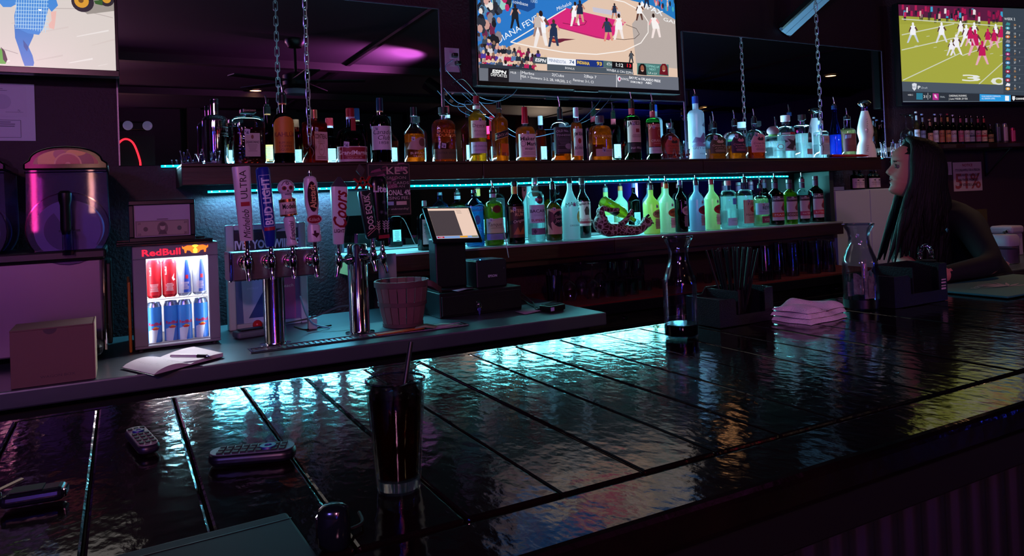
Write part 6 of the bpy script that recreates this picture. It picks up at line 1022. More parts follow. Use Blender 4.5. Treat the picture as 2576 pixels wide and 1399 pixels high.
# ================================================================ BASKET, TILL
def bushel():
    b = at(1027, 823, Z=CZ); t = thing('bushel_basket', 'slatted wooden bushel basket beside the till', 'basket', (b.x, b.y+.06, CZ+.001)); k = depth(b)/F; H = at(1027, 703, Y=b.y+.06).z-CZ; R0, R1 = 48*k, 69*k; SL = mat('basket_slat', '6a4448', .6, bump=(40, 3, (1, 1, .2)), bs=.2); n = 18
    for i in range(n):
        a0, a1 = 2*PI*i/n+.02, 2*PI*(i+1)/n-.02; V = []
        for j in range(5):
            f = j/4; R = R0+(R1-R0)*f**.8
            for a in (a0, a1):
                for th in (0, .004): V.append(((R-th)*math.cos(a), (R-th)*math.sin(a), H*f))
        Fc = []
        for j in range(4):
            o = j*4; Fc += [(o, o+2, o+6, o+4), (o+1, o+5, o+7, o+3), (o, o+4, o+5, o+1), (o+2, o+3, o+7, o+6)]
        Fc += [(0, 1, 3, 2), (16, 18, 19, 17)]; MB().add(V, Fc).build('slat', SL, t, None)
    for f, hh in ((.50, .016), (.93, .022), (.04, .014)):
        R = R0+(R1-R0)*f**.8+.003; MB().lathe([(R-.003, H*f-hh/2), (R, H*f-hh/2), (R+.001, H*f+hh/2), (R-.003, H*f+hh/2)], 40, cap0=False, cap1=False).build('hoop', mat('basket_hoop', '543438', .6), t)
    MB().lathe([(R0-.004, .006), (R0-.004, .01)], 24).build('bottom', SL, t)
    pts = [(R1*.7+.005, -R1*.72, H*.93), (R1*.95, -R1*.75, H*.88), (R1*1.25, -R1*.55, H*.76), (R1*1.5, -R1*.1, H*.70), (R1*1.25, R1*.4, H*.78), (R1*.75, R1*.66, H*.92)]
    h = MB(); P = spline([Vector(p) for p in pts], 5); h.rings([[p+Vector((0, 0, .012)), p+Vector((.003, 0, .012)), p+Vector((.003, 0, -.012)), p+Vector((0, 0, -.012))] for p in P]); h.build('handle', mat('basket_handle', '4a2c2c', .6), t, 40)
bushel()
def till():
    a = at(1110, 805, Z=CZ); b = at(1316, 778, Z=CZ); yf = (a.y+b.y)/2; w_ = at(1316, 780, Y=yf).x-at(1110, 800, Y=yf).x; x0 = at(1110, 800, Y=yf).x; h = .108; t = thing('cash_drawer', 'black cash drawer under the till screen', 'cash drawer', (x0, yf, CZ+.001)); DR = mat('drawer_black', '0b0b10', .35, bump=(200, 1), bs=.05)
    MB().bx(0, w_, .012, .42, 0, h).build('housing', DR, t, None, .004); MB().bx(.006, w_-.006, 0, .0115, .010, h-.014).build('drawer_front', DR, t, None, .003); MB().bx(w_*.52, w_*.84, -.002, 0, h*.62, h*.66).build('slot', mat('slot', '020203', .5), t, None); MB().cyl((w_*.44, 0, h*.5), (w_*.44, -.006, h*.5), .009, n=16).build('lock', CHROME, t)
    kx = x0+w_*.44; k = thing('key_ring', 'small blue key hanging from the cash drawer lock', 'keys', (kx, yf-.008, CZ+.056)); MB().tube([(.012*math.cos(a_), -.002, -.014+.012*math.sin(a_)) for a_ in [2*PI*i/18 for i in range(18)]], .0012, 5, closed=True).build('ring', CHROME, k); MB().bx(-.004, .004, -.004, -.001, -.05, -.034).ball((0, -.0025, -.03), (.009, .0015, .009), 10, 6).bx(-.0015, .0015, -.004, -.001, -.062, -.05).build('key', mat('blue_key', '4a50a8', .3, .6), k, None)
    MB().bx(-.0015, .002, -.008, .008, -.018, 0).build('lock_key', CHROME, k, None)
    z1 = CZ+h+.002
    # screen on its post
    p = thing('till_screen', 'tilted touch-screen till on a black post', 'till', (at(1130, 700, Y=yf+.13).x, yf+.13, z1)); cxp = 0; zt = at(1130, 600, Y=yf+.10).z-z1; pw = px_w(42, (p.location.x, yf+.1, 1.2))
    MB().bx(-pw, pw, -.03, .05, .012, zt).build('post', DR, p, None, .006); MB().bx(-pw*1.2, pw*1.05, -.09, .12, 0, .012).build('base', DR, p, None, .004)
    tl = [at(x, y, Y=Y_) for x, y, Y_ in ((1091, 610, yf+.02), (1216, 606, yf+.02), (1197, 514, yf+.15), (1073, 520, yf+.15))]
    ex = (tl[1]-tl[0]); W = ex.length; ex.normalize(); ey = (tl[3]-tl[0]); Hh = ey.length; ey = (ey-ex*ey.dot(ex)).normalized(); nz = ex.cross(ey)
    M = Matrix(((ex.x, ey.x, nz.x, tl[0].x), (ex.y, ey.y, nz.y, tl[0].y), (ex.z, ey.z, nz.z, tl[0].z), (0, 0, 0, 1))); e = bpy.data.objects.new('tablet', None); COL.objects.link(e); e.parent = p; e.matrix_local = Matrix.Translation(-p.location) @ M
    MB().bx(0, W, 0, Hh, -.016, 0).build('case', BLACKP, e, None, .012, 3)
    q = Print(.0004); b0, b1, c0, c1 = W*.085, W*.93, Hh*.09, Hh*.95
    q.rect(b0, c0, b1, c1, 'f0d0be'); q.rect(b0, Hh*.16, b0+(b1-b0)*.63, Hh*.87, '4a4044'); q.rect(b0, Hh*.93, b1, c1, '201c1e'); q.rect(b0, c0, b1, Hh*.15, '7aa0d8'); q.rect(b0+.004, c0+.002, b0+W*.15, Hh*.14, 'b01030').rect(b0+W*.46, c0+.002, b0+W*.62, Hh*.145, 'e8a020').rect(b1-W*.14, c0+.002, b1-.003, Hh*.145, '8a8a70'); q.text('VOID', b0+W*.08, Hh*.117, Hh*.025, 'f0d8d8')
    for i in range(3): q.rect(b0+(b1-b0)*.66, Hh*(.86-i*.045), b0+(b1-b0)*.78, Hh*(.87-i*.045), 'a08a80').rect(b1-W*.05, Hh*(.86-i*.045), b1-.008, Hh*(.87-i*.045), 'a08a80')
    q.build('screen', print_mat('till_screen_glow', .95), e, lambda u, v, z: (u, v, .0005+z))
    # receipt printer
    px0 = at(1200, 720, Y=yf+.06).x; px1 = at(1276, 712, Y=yf+.06).x; zp = at(1240, 655, Y=yf+.06).z-z1; r_ = thing('receipt_printer', 'black cube receipt printer on the cash drawer', 'printer', (px0, yf+.06, z1)); PW = px1-px0
    MB().bx(0, PW, 0, .16, 0, zp).build('body', mat('printer_black', '14141c', .4), r_, None, .005); MB().bx(.004, PW-.004, .006, .14, zp, zp+.004).build('cover', mat('printer_cover', '20222c', .25), r_, None, .002); MB().ball((.03, .02, zp+.005), .0025, 8, 6).build('status_light', mat('blue_led', '000000', emit='3aa0ff', es=8), r_)
    q = Print(.0004); q.text('EPSON', PW*.52, zp*.42, .011, 'b8b8c8', .045, bold=.02); q.ell(PW*.9, zp*.68, .003, .003, '50505c', 10); q.build('lettering', PAPER, r_, lambda u, v, z: (u, -.0005-z, v))
    tag(MB().tube([(p.location.x+.19, yf+.06, z1+.30), (p.location.x+.24, yf+.05, z1+.31), (p.location.x+.26, yf+.08, z1+.28), (p.location.x+.30, yf+.12, z1+.15), (p.location.x+.32, yf+.15, z1+.12)], .0022, 6, smooth=6).build('charging_cable', mat('white_cable', 'b0a8ac', .4), None), 'white cable running from the till screen down to the printer', 'cable')
    # slips of paper
    def slip(x, y, z, w2, d2, rz, label, col='b8b4c0', n=1):
        V = [(-w2/2, -d2/2, 0), (w2/2, -d2/2, .001), (w2/2, d2/2, 0), (-w2/2, d2/2, .004), (0, -d2/2, .005), (0, d2/2, .009)]; o = MB().add(V, [(0, 4, 5, 3), (4, 1, 2, 5)]).build('paper_slip', mat('slip_'+col, col, .6), None, 60, loc=(x, y, z), rot=(0, 0, rz)); tag(o, label, 'paper'); s_ = o.modifiers.new('thick', 'SOLIDIFY'); s_.thickness = .0006
    q = at(1175, 722, Y=yf+.04); slip(q.x-.02, yf+.05, z1+.003, .11, .07, .3, 'crumpled receipt on the cash drawer', '90b0b0')
    q = at(1120, 822, Z=CZ); slip(q.x, q.y, CZ+.002, .14, .07, .2, 'pale slip of paper in front of the basket', 'b0a0a0'); slip(q.x-.09, q.y-.015, CZ+.011, .08, .06, -.5, 'tan slip of paper against the basket foot', '9a8870')
    q = at(1345, 784, Z=CZ); slip(q.x, q.y, CZ+.002, .16, .08, .1, 'wide paper sheet beside the card reader', '90808c')
    # card reader
    q = at(1402, 786, Z=CZ); c_ = thing('card_reader', 'black card reader near the end of the steel counter', 'card reader', (q.x, q.y+.04, CZ+.001), .25); MB().bx(-.05, .05, -.035, .035, .004, .03).build('body', BLACKP, c_, None, .006); MB().bx(-.042, .042, -.026, .028, .0302, .034).build('keypad', mat('keypad', '1c1c24', .2), c_, None, .002); MB().bx(-.046, -.024, -.0355, -.035, .008, .024).build('sticker', mat('sticker', 'a8a8d0', .5), c_, None); MB().bx(-.04, .04, -.03, .03, 0, .004).build('foot', BLACKR, c_, None)
    for j, (dx, dz, lb) in enumerate(((0, 0, 'black cable sagging from the till to the card reader'), (.03, .01, 'second black cable behind the card reader'))):
        tag(MB().tube([(x0+w_+.01, yf+.12+j*.06, CZ+.10-j*.03), (x0+w_+.05, yf+.10+j*.06, CZ+.06), (x0+w_+.10, yf+.08+j*.08, CZ+.012), (q.x-.06+dx, q.y+.08, CZ+.008), (q.x+.02+dx, q.y+.12, CZ+.02+dz), (q.x+.08, q.y+.11, CZ+.012)], .004, 6, smooth=6).build('power_cable', BLACKR, None), lb, 'cable')
till()
# small things between the towers
q = at(623, 855, Z=CZ); t = thing('label_printer', 'grey handheld scanner dock behind the first tower', 'gadget', (q.x+.02, q.y+.06, CZ+.001), .2); MB().bx(-.06, .06, -.03, .04, 0, .028).build('body', mat('grey_plastic', '505058', .45), t, None, .01, 3); MB().bx(-.045, .045, -.025, .02, .0285, .034).build('pad', BLACKP, t, None, .003)
q = at(660, 815, Z=CZ+.04); tag(MB().ball((0, 0, .02), .02, 14, 10).build('red_ball', mat('red_gloss', 'c01c20', .25), None, loc=(q.x, q.y+.12, CZ+.001)), 'small round red ball behind the first tower', 'ball')
q = at(789, 830, Z=CZ); t = thing('power_adapter', 'white power adapter plug between the towers', 'adapter', (q.x, q.y+.02, CZ+.001)); MB().bx(-.018, .018, -.016, .016, 0, .045).build('body', mat('adapter_white', 'a0a4b0', .4), t, None, .005); MB().bx(-.004, .004, -.003, .003, .0455, .056).build('prong', CHROME, t, None)
for j, (P, lb) in enumerate(((((755, 745), (770, 790), (790, 815), (830, 825)), 'pale blue cable looping behind the towers'), (((720, 815), (790, 800), (850, 775), (880, 770)), 'grey cable running to the chrome column'), (((745, 825), (770, 838), (800, 835), (840, 822)), 'thin dark cable lying on the steel top'))):
    pts = []
    for i, (x, y) in enumerate(P): q = at(x, y, Y=3.0); pts.append((q.x, 3.0+.02*j, max(q.z, CZ+.004)))
    tag(MB().tube(pts, .0035, 6, smooth=6).build('cable', mat('cable_%d' % j, ('5a90a8', '40444c', '101014')[j], .5), None), lb, 'cable')
# ================================================================ CHAINS, BRACE, OUTLET
def chain(x, y, xb, yb, label):
    q = at(xb, yb, Y=3.30); t = thing('hanging_chain', label, 'chain', (q.x, 3.30, UZ+.002), 0, 'chains holding the upper shelf'); pitch = .041; W2, L2 = .0105, .028
    path = [(W2*math.cos(a)+0, 0, (L2-W2)*(1 if math.sin(a) > 0 else -1)+W2*math.sin(a)) for a in [2*PI*(i+.5)/14 for i in range(14)]]
    me = MB().tube([(p[0], 0, p[2]) for p in path], .0026, 6, closed=True).mesh('link', mat('chain_steel', 'd4d8e0', .28, .9), 40); n = int((2.995-UZ-.06)/pitch); z = q.z-UZ
    for i in range(n):
        zz = z+i*pitch
        if zz+UZ > 2.98: break
        link('link', me, t, loc=(0, 0, zz), rot=(0, 0, (0.35 if i % 2 else 0.35+PI/2)))
    MB().tube([(0, 0, z-.012), (.0, 0, z-.03), (.012, 0, z-.045), (.016, 0, z-.062), (.008, 0, z-.078)], .002, 6, smooth=4).tube([(0, 0, z-.03), (-.014, 0, z-.042), (-.022, 0, z-.034)], .002, 6, smooth=4).cyl((.008, 0, 0), (.008, 0, z-.074), .0018, n=6).build('hook', mat('hook_steel', '50484a', .4, .8), t)
chain(773, 0, 779, 352, 'left steel chain hanging in front of the square orange bottle'); chain(2068, 0, 2067, 352, 'right steel chain hanging in front of the clear bottles')
def brace():
    a = at(1976, 86, Y=3.63); t = thing('ceiling_brace', 'pale two-board brace rising from the wall above the right mirror', 'brace', (a.x, 3.63, a.z)); b = at(2085, -15, Y=3.35)-a; z = b.normalized(); x = Vector((1, 0, 0)); x = (x-z*x.dot(z)).normalized(); y = z.cross(x); L_ = .75; M = Matrix(((x.x, y.x, z.x, 0), (x.y, y.y, z.y, 0), (x.z, y.z, z.z, 0), (0, 0, 0, 1)))
    BM = mat('brace_board', '5a6a80', .6)
    MB().bx(-.064, -.002, 0, .03, 0, L_).xf(M).build('board', BM, t, None, .002); MB().bx(.002, .064, 0, .03, 0, L_).xf(M).build('board', BM, t, None, .002); MB().bx(-.09, -.066, .0, .035, .02, L_).xf(M).build('side_rail', BLACKP, t, None)
brace()
def outlet():
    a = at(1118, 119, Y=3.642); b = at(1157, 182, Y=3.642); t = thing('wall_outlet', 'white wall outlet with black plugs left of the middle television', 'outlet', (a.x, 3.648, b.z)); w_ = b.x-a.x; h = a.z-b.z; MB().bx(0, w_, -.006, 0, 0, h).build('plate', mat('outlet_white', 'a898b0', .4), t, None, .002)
    for i, zz in enumerate((.68, .36)):
        MB().bx(w_*.3, w_*.7, -.008, -.0061, h*(zz-.12), h*(zz+.12)).build('socket', mat('socket_white', '988aa0', .4), t, None, .002); MB().bx(w_*(.42+.2*i), w_*(.80+.2*i), -.035, -.0085, h*(zz-.08), h*(zz+.08)).build('plug', BLACKP, t, None, .005)
    for j, (P, c_, lb) in enumerate(((((1140, 150), (1120, 170), (1150, 205), (1200, 250), (1240, 290), (1290, 330), (1340, 345), (1430, 325)), '3c5070', 'bluish cable hanging from the outlet past the bottles'), (((1148, 150), (1160, 190), (1138, 208), (1165, 200), (1200, 240)), '101018', 'black coiled cord under the wall outlet'), (((1115, 222), (1150, 258), (1185, 262), (1172, 254), (1168, 265), (1185, 280), (1240, 300)), '3a5470', 'blue cable sagging below the middle mirror edge'), (((1300, 222), (1285, 240), (1255, 254), (1225, 252), (1205, 245)), '405c74', 'blue cable looping under the middle television'), (((1535, 240), (1520, 262), (1480, 300), (1430, 318), (1390, 322)), '405068', 'dark cable trailing below the middle television'))):
        pts = []
        for i, (x, y) in enumerate(P): q = at(x, y, Y=3.60); pts.append((q.x, 3.60-.004*j, q.z))
        tag(MB().tube(pts, .0018, 6, smooth=6).build('hanging_cable', mat('wire_'+c_, c_, .4), None), lb, 'cable')
outlet()
# ================================================================ ON THE BAR
def carafe(x, yb, ytop, label, liq_h, bills=False, band=False):
    b = at(x, yb, Z=BZ); k = depth(b)/F; H = at(x-4, ytop, Y=b.y).z-BZ; t = thing('glass_carafe', label, 'carafe', (b.x, b.y, BZ+.002), 0, 'tip carafes on the bar'); W = lambda px: px*k
    P = [(W(40), 0), (W(42), .004), (W(42), H*.53), (W(40), H*.58), (W(33), H*.66), (W(26), H*.75), (W(24), H*.84), (W(27), H*.91), (W(33), H*.96), (W(36.5), H*.985), (W(36.5), H)]
    inner = [(r_-.0025, z+(.006 if i == 0 else 0)) for i, (r_, z) in enumerate(P)]
    MB().lathe(P+inner[::-1], 40, cap0=True, cap1=True).build('glass', thin_glass('carafe_glass', 'eef2fa', 1.3), t)
    MB().tube([(W(36)*math.cos(2*PI*i/36), W(36)*math.sin(2*PI*i/36), H) for i in range(36)], .0022, 6, closed=True).build('rim', thin_glass('carafe_rim', 'c8d4e8', 3), t)
    if liq_h: MB().lathe([(W(38.5), .005), (W(40), .008), (W(40.5), H*liq_h)], 36).build('dark_liquid', mat('dark_liquid', '04040a', .08, spec=.7), t)
    if band: MB().lathe([(W(42.6), .004), (W(42.6), .03)], 36, cap0=False, cap1=False).build('black_band', mat('black_band', '060608', .3), t)
    if bills:
        r = random.Random(12)
        for i in range(5):
            n_ = thing('bank_note', 'crumpled dollar bill inside the right carafe, %s' % ('pressed flat against the front glass', 'rolled upright behind the front one', 'folded into a peak at the top', 'leaning on the right side', 'lying low at the back')[i], 'bank note', (b.x, b.y, BZ+.035), 0, 'dollar bills in the carafe')
            a = (-1.3, -2.2, -1.7, -.6, 1.2)[i]; rr = (.040, .030, .022, .034, .036)[i]; h0 = (0, .012, .06, .01, 0)[i]; hh = (.066, .06, .055, .07, .05)[i]; V = []; m = 8
            for j in range(m+1):
                an = a+(j/m-.5)*(1.9 if i < 2 else 1.3); q = rr+.004*math.sin(j*2.1+i)
                for z in (0, .5, 1): V.append((q*math.cos(an)*(1-.25*z*(i == 2)), q*math.sin(an)*(1-.25*z*(i == 2)), h0+hh*z+.006*math.sin(j+i)*z))
            MB().add(V, [(3*j+e_, 3*j+3+e_, 3*j+4+e_, 3*j+1+e_) for j in range(m) for e_ in (0, 1)]).build('note_paper', mat('bill_paper', 'a09080', .7, tex=('584a44', 60)), n_, 60)
            if i == 0:
                p = Print(.0003); p.line([(-.03, .004), (.03, .004), (.03, .056), (-.03, .056), (-.03, .004)], .0015, '504038'); p.ell(.0, .03, .012, .016, '605048', 14).ell(0, .03, .008, .011, 'a89888', 12); p.text('1', -.022, .048, .008, '403028'); p.text('1', .022, .012, .008, '403028'); p.build('note_print', PAPER, n_, lambda u, v, z: ((rr_+.006+z)*math.cos(a0+u/rr_), (rr_+.006+z)*math.sin(a0+u/rr_), h00+v)) if False else p.build('note_print', PAPER, n_, (lambda rr_, a0: (lambda u, v, z: ((rr_+.0052+z)*math.cos(a0+u/rr_), (rr_+.0052+z)*math.sin(a0+u/rr_), v+.004)))(rr, a))
carafe(1715, 848, 597, 'glass carafe with a little dark drink beside the straw caddy', .13)
carafe(2168, 776, 565, 'glass carafe stuffed with dollar bills left of the bartender', 0, True, True)
NAP = mat('caddy_black', '0c0c10', .42, bump=(260, 1), bs=.12)
def caddy(a, b, ytop, label, seed):
    p0 = at(*a, Z=BZ); p1 = at(*b, Z=BZ); yf = (p0.y+p1.y)/2-.004; x0, x1 = p0.x*yf/p0.y, p1.x*yf/p1.y; w_ = x1-x0; D_ = .135; h = at(b[0], ytop, Y=yf).z-BZ; t = thing('bar_caddy', label, 'bar caddy', (x0, yf, BZ+.002)); T = .004; hl = h*.80
    lw = w_*.36
    MB().bx(0, w_, 0, D_, 0, T).build('floor_plate', NAP, t, None)
    # front with a cut-out, back, sides and divider
    fr = [(0, T), (w_, T), (w_, h), (w_*.88, h), (w_*.84, h*.94), (w_*.84, h*.30), (w_*.30, h*.30), (w_*.30, hl*.9), (w_*.26, hl), (0, hl)]
    M = Matrix(((1, 0, 0, 0), (0, 0, 1, 0), (0, 1, 0, 0), (0, 0, 0, 1))); MB().prism(fr, T, M).build('front_wall', NAP, t, None)
    MB().prism([(0, T), (w_, T), (w_, h), (lw, h), (lw*.8, hl), (0, hl)], T, Matrix(((1, 0, 0, 0), (0, 0, 1, D_-T), (0, 1, 0, 0), (0, 0, 0, 1)))).build('back_wall', NAP, t, None)
    MB().bx(0, T, T, D_-T, T, hl).build('side_wall', NAP, t, None); MB().bx(w_-T, w_, T, D_-T, T, h).build('side_wall', NAP, t, None); MB().bx(lw, lw+T, T, D_-T, T, h*.97).build('divider', NAP, t, None)
    n = MB(); r = random.Random(seed)
    for i in range(9): n.box((lw/2+r.uniform(-.002, .002), D_/2, hl*.1+i*hl*.095), (lw-.014, D_-.02, hl*.07), Matrix.Rotation(r.uniform(-.03, .03), 3, 'Z'))
    o = n.build('napkin_stack', mat('black_napkin', '15151c', .8), t, None); o['kind'] = 'stuff'
    return t, x0, yf, w_, D_, h, lw
t, x0, yf, w_, D_, h, lw = caddy((1812, 829), (1947, 803), 722, 'black napkin caddy full of black straws', 1)
MB().lathe([(.030, 0), (.036, h*.9), (.034, h*.9), (.028, .004)], 20, (lw+.055, D_/2, .005), cap0=True, cap1=False).build('straw_cup', BLACKP, t)
stm = MB().cyl((0, 0, 0), (0, 0, .205), .0032, n=8).mesh('drinking_straw', mat('straw_black', '060608', .45), 40); r = random.Random(4)
for i in range(26):
    a = 2*PI*i*.381966; q = .026*math.sqrt((i+.5)/26); o = link('drinking_straw', stm, None, loc=(x0+lw+.055+q*math.cos(a), yf+D_/2+q*math.sin(a), BZ+.012), rot=(-.24*q/.026*math.sin(a)+r.uniform(-.04, .04), .26*q/.026*math.cos(a)+r.uniform(-.05, .05), 0)); tag(o, 'black plastic straw standing in the napkin caddy', 'straw', 'black straws in the caddy')
t, x2, y2, w2, D2, h2, lw2 = caddy((2252, 772), (2385, 760), 662, 'black napkin caddy with a coil strainer in front of the bartender', 2)
p = Print(.0004)
for i, (c_, hh) in enumerate((('b8a0a8', .006), ('b8a0a8', .004), ('b8a0a8', .005), ('b8a0a8', .004))): p.rect(-.012, i*.010, .012, i*.010+hh, c_)
p.build('sticker', PAPER, t, front(-.0006, h2*.30, w2*.92))
q = at(2330, 655, Y=y2+.07); s_ = thing('cocktail_strainer', 'coil-spring cocktail strainer resting on the right caddy', 'strainer', (q.x, y2+.07, BZ+h2+.004)); k = depth(q)/F
pts = []; R = 24*k
for i in range(260):
    u = i/259; a = PI*1.18*u-.28; c_ = 2*PI*30*u; rr = R+5*k*math.cos(c_); pts.append((-rr*math.cos(a), 5*k*math.sin(c_), R*.55+rr*math.sin(a)))
MB().tube(pts, .0011, 5).build('coil', CHROME, s_); MB().lathe([(R*.9, 0), (R*.92, .003), (.01, .003)], 20, (0, 0, .0)).build('plate', BLACKP, s_)
# towel
def towel():
    a = at(1955, 800, Z=BZ); b = at(2105, 800, Z=BZ); c_ = at(2030, 790, Z=BZ+.02); t = thing('bar_towel', 'folded white terry towel beside the straw caddy', 'towel', (c_.x+.03, c_.y+.02, BZ+.002), .12); W, D_ = .195, .14; r = random.Random(2); n, m = 34, 22; V = []; Fc = []
    TW = mat('terry_cloth', 'e4d8da', .9, bump=(420, 2), bs=.6)
    def H(u, v): e = min(1, (1-abs(2*u-1)**6)) * min(1, (1-abs(2*v-1)**6)); return e**.35*(.036+.010*math.sin(u*5+1)*math.cos(v*3)+.008*math.sin(u*11+v*6)+.006*(u < .55))
    for lay in range(3):
        mb = MB(); sx, sy = 1-.04*lay, 1-.05*lay; V = []
        for j in range(m+1):
            for i in range(n+1):
                u, v = i/n, j/m; x = (u-.5)*W*sx+.004*math.sin(v*9+lay*2); y = (v-.5)*D_*sy+.004*math.sin(u*8+lay); e = max(0, 1-abs(2*u-1)**8)*max(0, 1-abs(2*v-1)**8)
                V.append((x, y, lay*.015+e**.4*(.013+(.5+.5*lay)*(.006*math.sin(u*6+lay)*math.sin(v*4+1)+.004*math.sin(u*13+v*5+lay*2)))))
        Fc = [(j*(n+1)+i, j*(n+1)+i+1, (j+1)*(n+1)+i+1, (j+1)*(n+1)+i) for j in range(m) for i in range(n)]; mb.add(V, Fc); V0 = [(x, y, lay*.015) for x, y, z in V]; mb.add(V0, [tuple(reversed(f)) for f in Fc]); mb.build('fold', TW, t, 179)
towel()
# cola
def cola():
    b = at(1004, 1232, Z=BZ); k = depth(b)/F; H = at(1000, 957, Y=b.y).z-BZ; t = thing('pint_glass', 'pint glass of iced cola in the foreground', 'glass', (b.x, b.y, BZ+.002)); R0, R1 = 55*k, 75*k
    P = [(R0*.96, 0), (R0, .004), (R1, H)]; MB().lathe(P+[(R1-.003, H), (R0-.003+(R1-R0)*.12, .018)], 40).build('glass', thin_glass('pint_glass', 'f0f2f4', 1.2), t)
    MB().lathe([(R0*.93, .003), (R0*.96, .016)], 32).build('thick_base', liquor('thick_glass', 'e8eef2', .7), t); MB().tube([((R1-.001)*math.cos(2*PI*i/40), (R1-.001)*math.sin(2*PI*i/40), H) for i in range(40)], .0017, 6, closed=True).build('rim', thin_glass('carafe_rim', 'c8d4e8', 3), t)
    zl = H*.86; MB().lathe([(R0-.003, .019), (R0+(R1-R0)*.86-.0035, zl)], 36).build('cola', liquor('cola_brown', '8a3210', .35, glow=.25), t); r = random.Random(3)
    for i in range(11):
        a = i*2.4; q = R1*.62*math.sqrt((i+.5)/11); s_ = .011; MB().box((0, 0, 0), (2*s_, 1.8*s_, 1.6*s_), Matrix.Rotation(r.uniform(0, 3), 3, 'Z') @ Matrix.Rotation(r.uniform(-.5, .5), 3, 'X')).build('ice_cube', liquor('ice', 'd8c8c0', .7), t, None, .004, 2, loc=(q*math.cos(a), q*math.sin(a), zl-.004+r.uniform(-.006, .008)))
    top = at(1034, 868, Y=b.y+.03)-b; s_ = thing('drinking_straw', 'black straw standing in the cola glass', 'straw', (b.x, b.y, BZ+.004)); MB().cyl((top.x*-.4, -.012, .02), (top.x, .03, top.z), .0034, n=10).build('straw_tube', mat('straw_black', '060608', .45), s_)
cola()
# remotes
def remote(P, label, body, top, rows, Zt, lift=.0):
    c4 = [at(x, y, Z=BZ+Zt) for x, y in P]; c_ = (c4[0]+c4[1]+c4[2]+c4[3])/4; ax = ((c4[1]+c4[2])/2-(c4[0]+c4[3])/2); L_ = ax.length; ang = math.atan2(ax.y, ax.x); wd = ((c4[3]+c4[2])/2-(c4[0]+c4[1])/2).length; t = thing('remote_control', label, 'remote control', (c_.x, c_.y, BZ+.003), ang, 'remote controls on the bar')
    rc = wd*.42; OL = lambda q: [(sx*(L_/2-q-rc)+(rc)*math.cos(a_), sy*(wd/2-q-rc)+rc*math.sin(a_)) for sx, sy, b_ in ((1, 1, 0), (-1, 1, PI/2), (-1, -1, PI), (1, -1, 1.5*PI)) for a_ in [b_+PI/2*i_/5 for i_ in range(6)]]
    MB().prism(OL(0), Zt*.75).build('body', mat('remote_'+body, body, .35), t, 30, min(.006, Zt*.3), 3); MB().prism(OL(.002), Zt*.07, Matrix.Translation((0, 0, Zt*.75))).build('face', mat('remote_'+top, top, .45), t, 30)
    for i in range(rows):
        x = -L_/2+.018+(L_-.036)*i/(rows-1)
        if i == rows*2//3: MB().lathe([(wd*.28, 0), (wd*.26, .003), (wd*.12, .003), (wd*.11, .0015), (.001, .0015)], 16, (x, 0, Zt*.82)).build('d_pad', mat('blue_pad', '1c2468', .4), t); continue
        for y in (-wd*.28, 0, wd*.28): MB().bx(x-.004, x+.004, y-wd*.09, y+wd*.09, Zt*.82, Zt*.82+.002).build('button', BLACKR, t, None)
remote([(350, 1128), (312, 1078), (362, 1068), (405, 1110)], 'small pale remote lying at an angle on the bar', '1c1824', '8a7e7c', 6, .018)
remote([(522, 1148), (742, 1128), (745, 1106), (530, 1122)], 'long remote lying sideways on the bar', '0c0c14', '4c5458', 9, .022)
# keys at the left edge
q = at(85, 1268, Z=BZ); t = thing('car_keys', 'car key fob with loose keys at the left bar edge', 'keys', (q.x, q.y, BZ+.002), -.1); MB().bx(-.036, .038, -.018, .018, .001, .019).build('fob', mat('fob_black', '101018', .2), t, None, .008, 3); MB().bx(-.025, .012, -.012, .012, .0195, .0205).build('fob_buttons', BLACKR, t, None); MB().bx(.034, .0395, -.012, .012, .004, .016).build('fob_end', CHROME, t, None, .002); MB().tube([(-.055+.016*math.cos(2*PI*i/20), .01+.016*math.sin(2*PI*i/20), .012+.006*math.sin(2*PI*i/20)) for i in range(20)], .0012, 5, closed=True).build('split_ring', CHROME, t)
for a_ in (.6, 1.6, 2.6): MB().bx(0, .05, -.004, .004, .012, .0145).lathe([(.001, .011), (.012, .011), (.012, .0155), (.001, .0155)], 14).xf(Matrix.Translation((-.058, .012, 0)) @ Matrix.Rotation(a_, 4, 'Z') @ Matrix.Rotation(-.18, 4, 'Y')).build('key', mat('key_brass', '9a8a80', .25, .9), t, 40)
# closed laptop and a small gadget nearest the camera
q = at(735, 1290, Z=BZ+.018); t = thing('laptop', 'closed dark grey laptop at the bottom edge', 'laptop', (q.x-.165, q.y-.125, BZ+.003), .045); LM = mat('laptop_grey', '121017', .6, spec=.25)
MB().bx(-.165, .165, -.12, .12, 0, .009).build('base', LM, t, None, .004); MB().bx(-.165, .165, -.12, .12, .0095, .017).build('lid', LM, t, None, .005, 3); MB().bx(-.165, .165, .098, .0995, .0171, .0174).build('crease', BLACKP, t, None); MB().bx(-.12, .12, .118, .1215, .004, .012).build('hinge', BLACKP, t, None)
q = at(842, 1398, Z=BZ); t = thing('earbud_case', 'rounded dark case with chrome side near the laptop', 'gadget', (q.x+.004, q.y+.015, BZ+.002), -.5); MB().lathe([(.014, 0), (.0175, .004), (.018, .02), (.018, .034), (.0165, .043), (.011, .047), (.001, .048)], 24, sy=.75, e=2.6).build('case', mat('case_dark', '0c1014', .15), t); MB().bx(-.0195, -.016, -.006, .006, .012, .036).build('chrome_side', CHROME, t, None, .002); MB().tube([(0, .013, .005), (.005, .03, .004), (.02, .05, .004), (.01, .08, .004)], .0022, 6, smooth=5).build('cord', BLACKR, t)
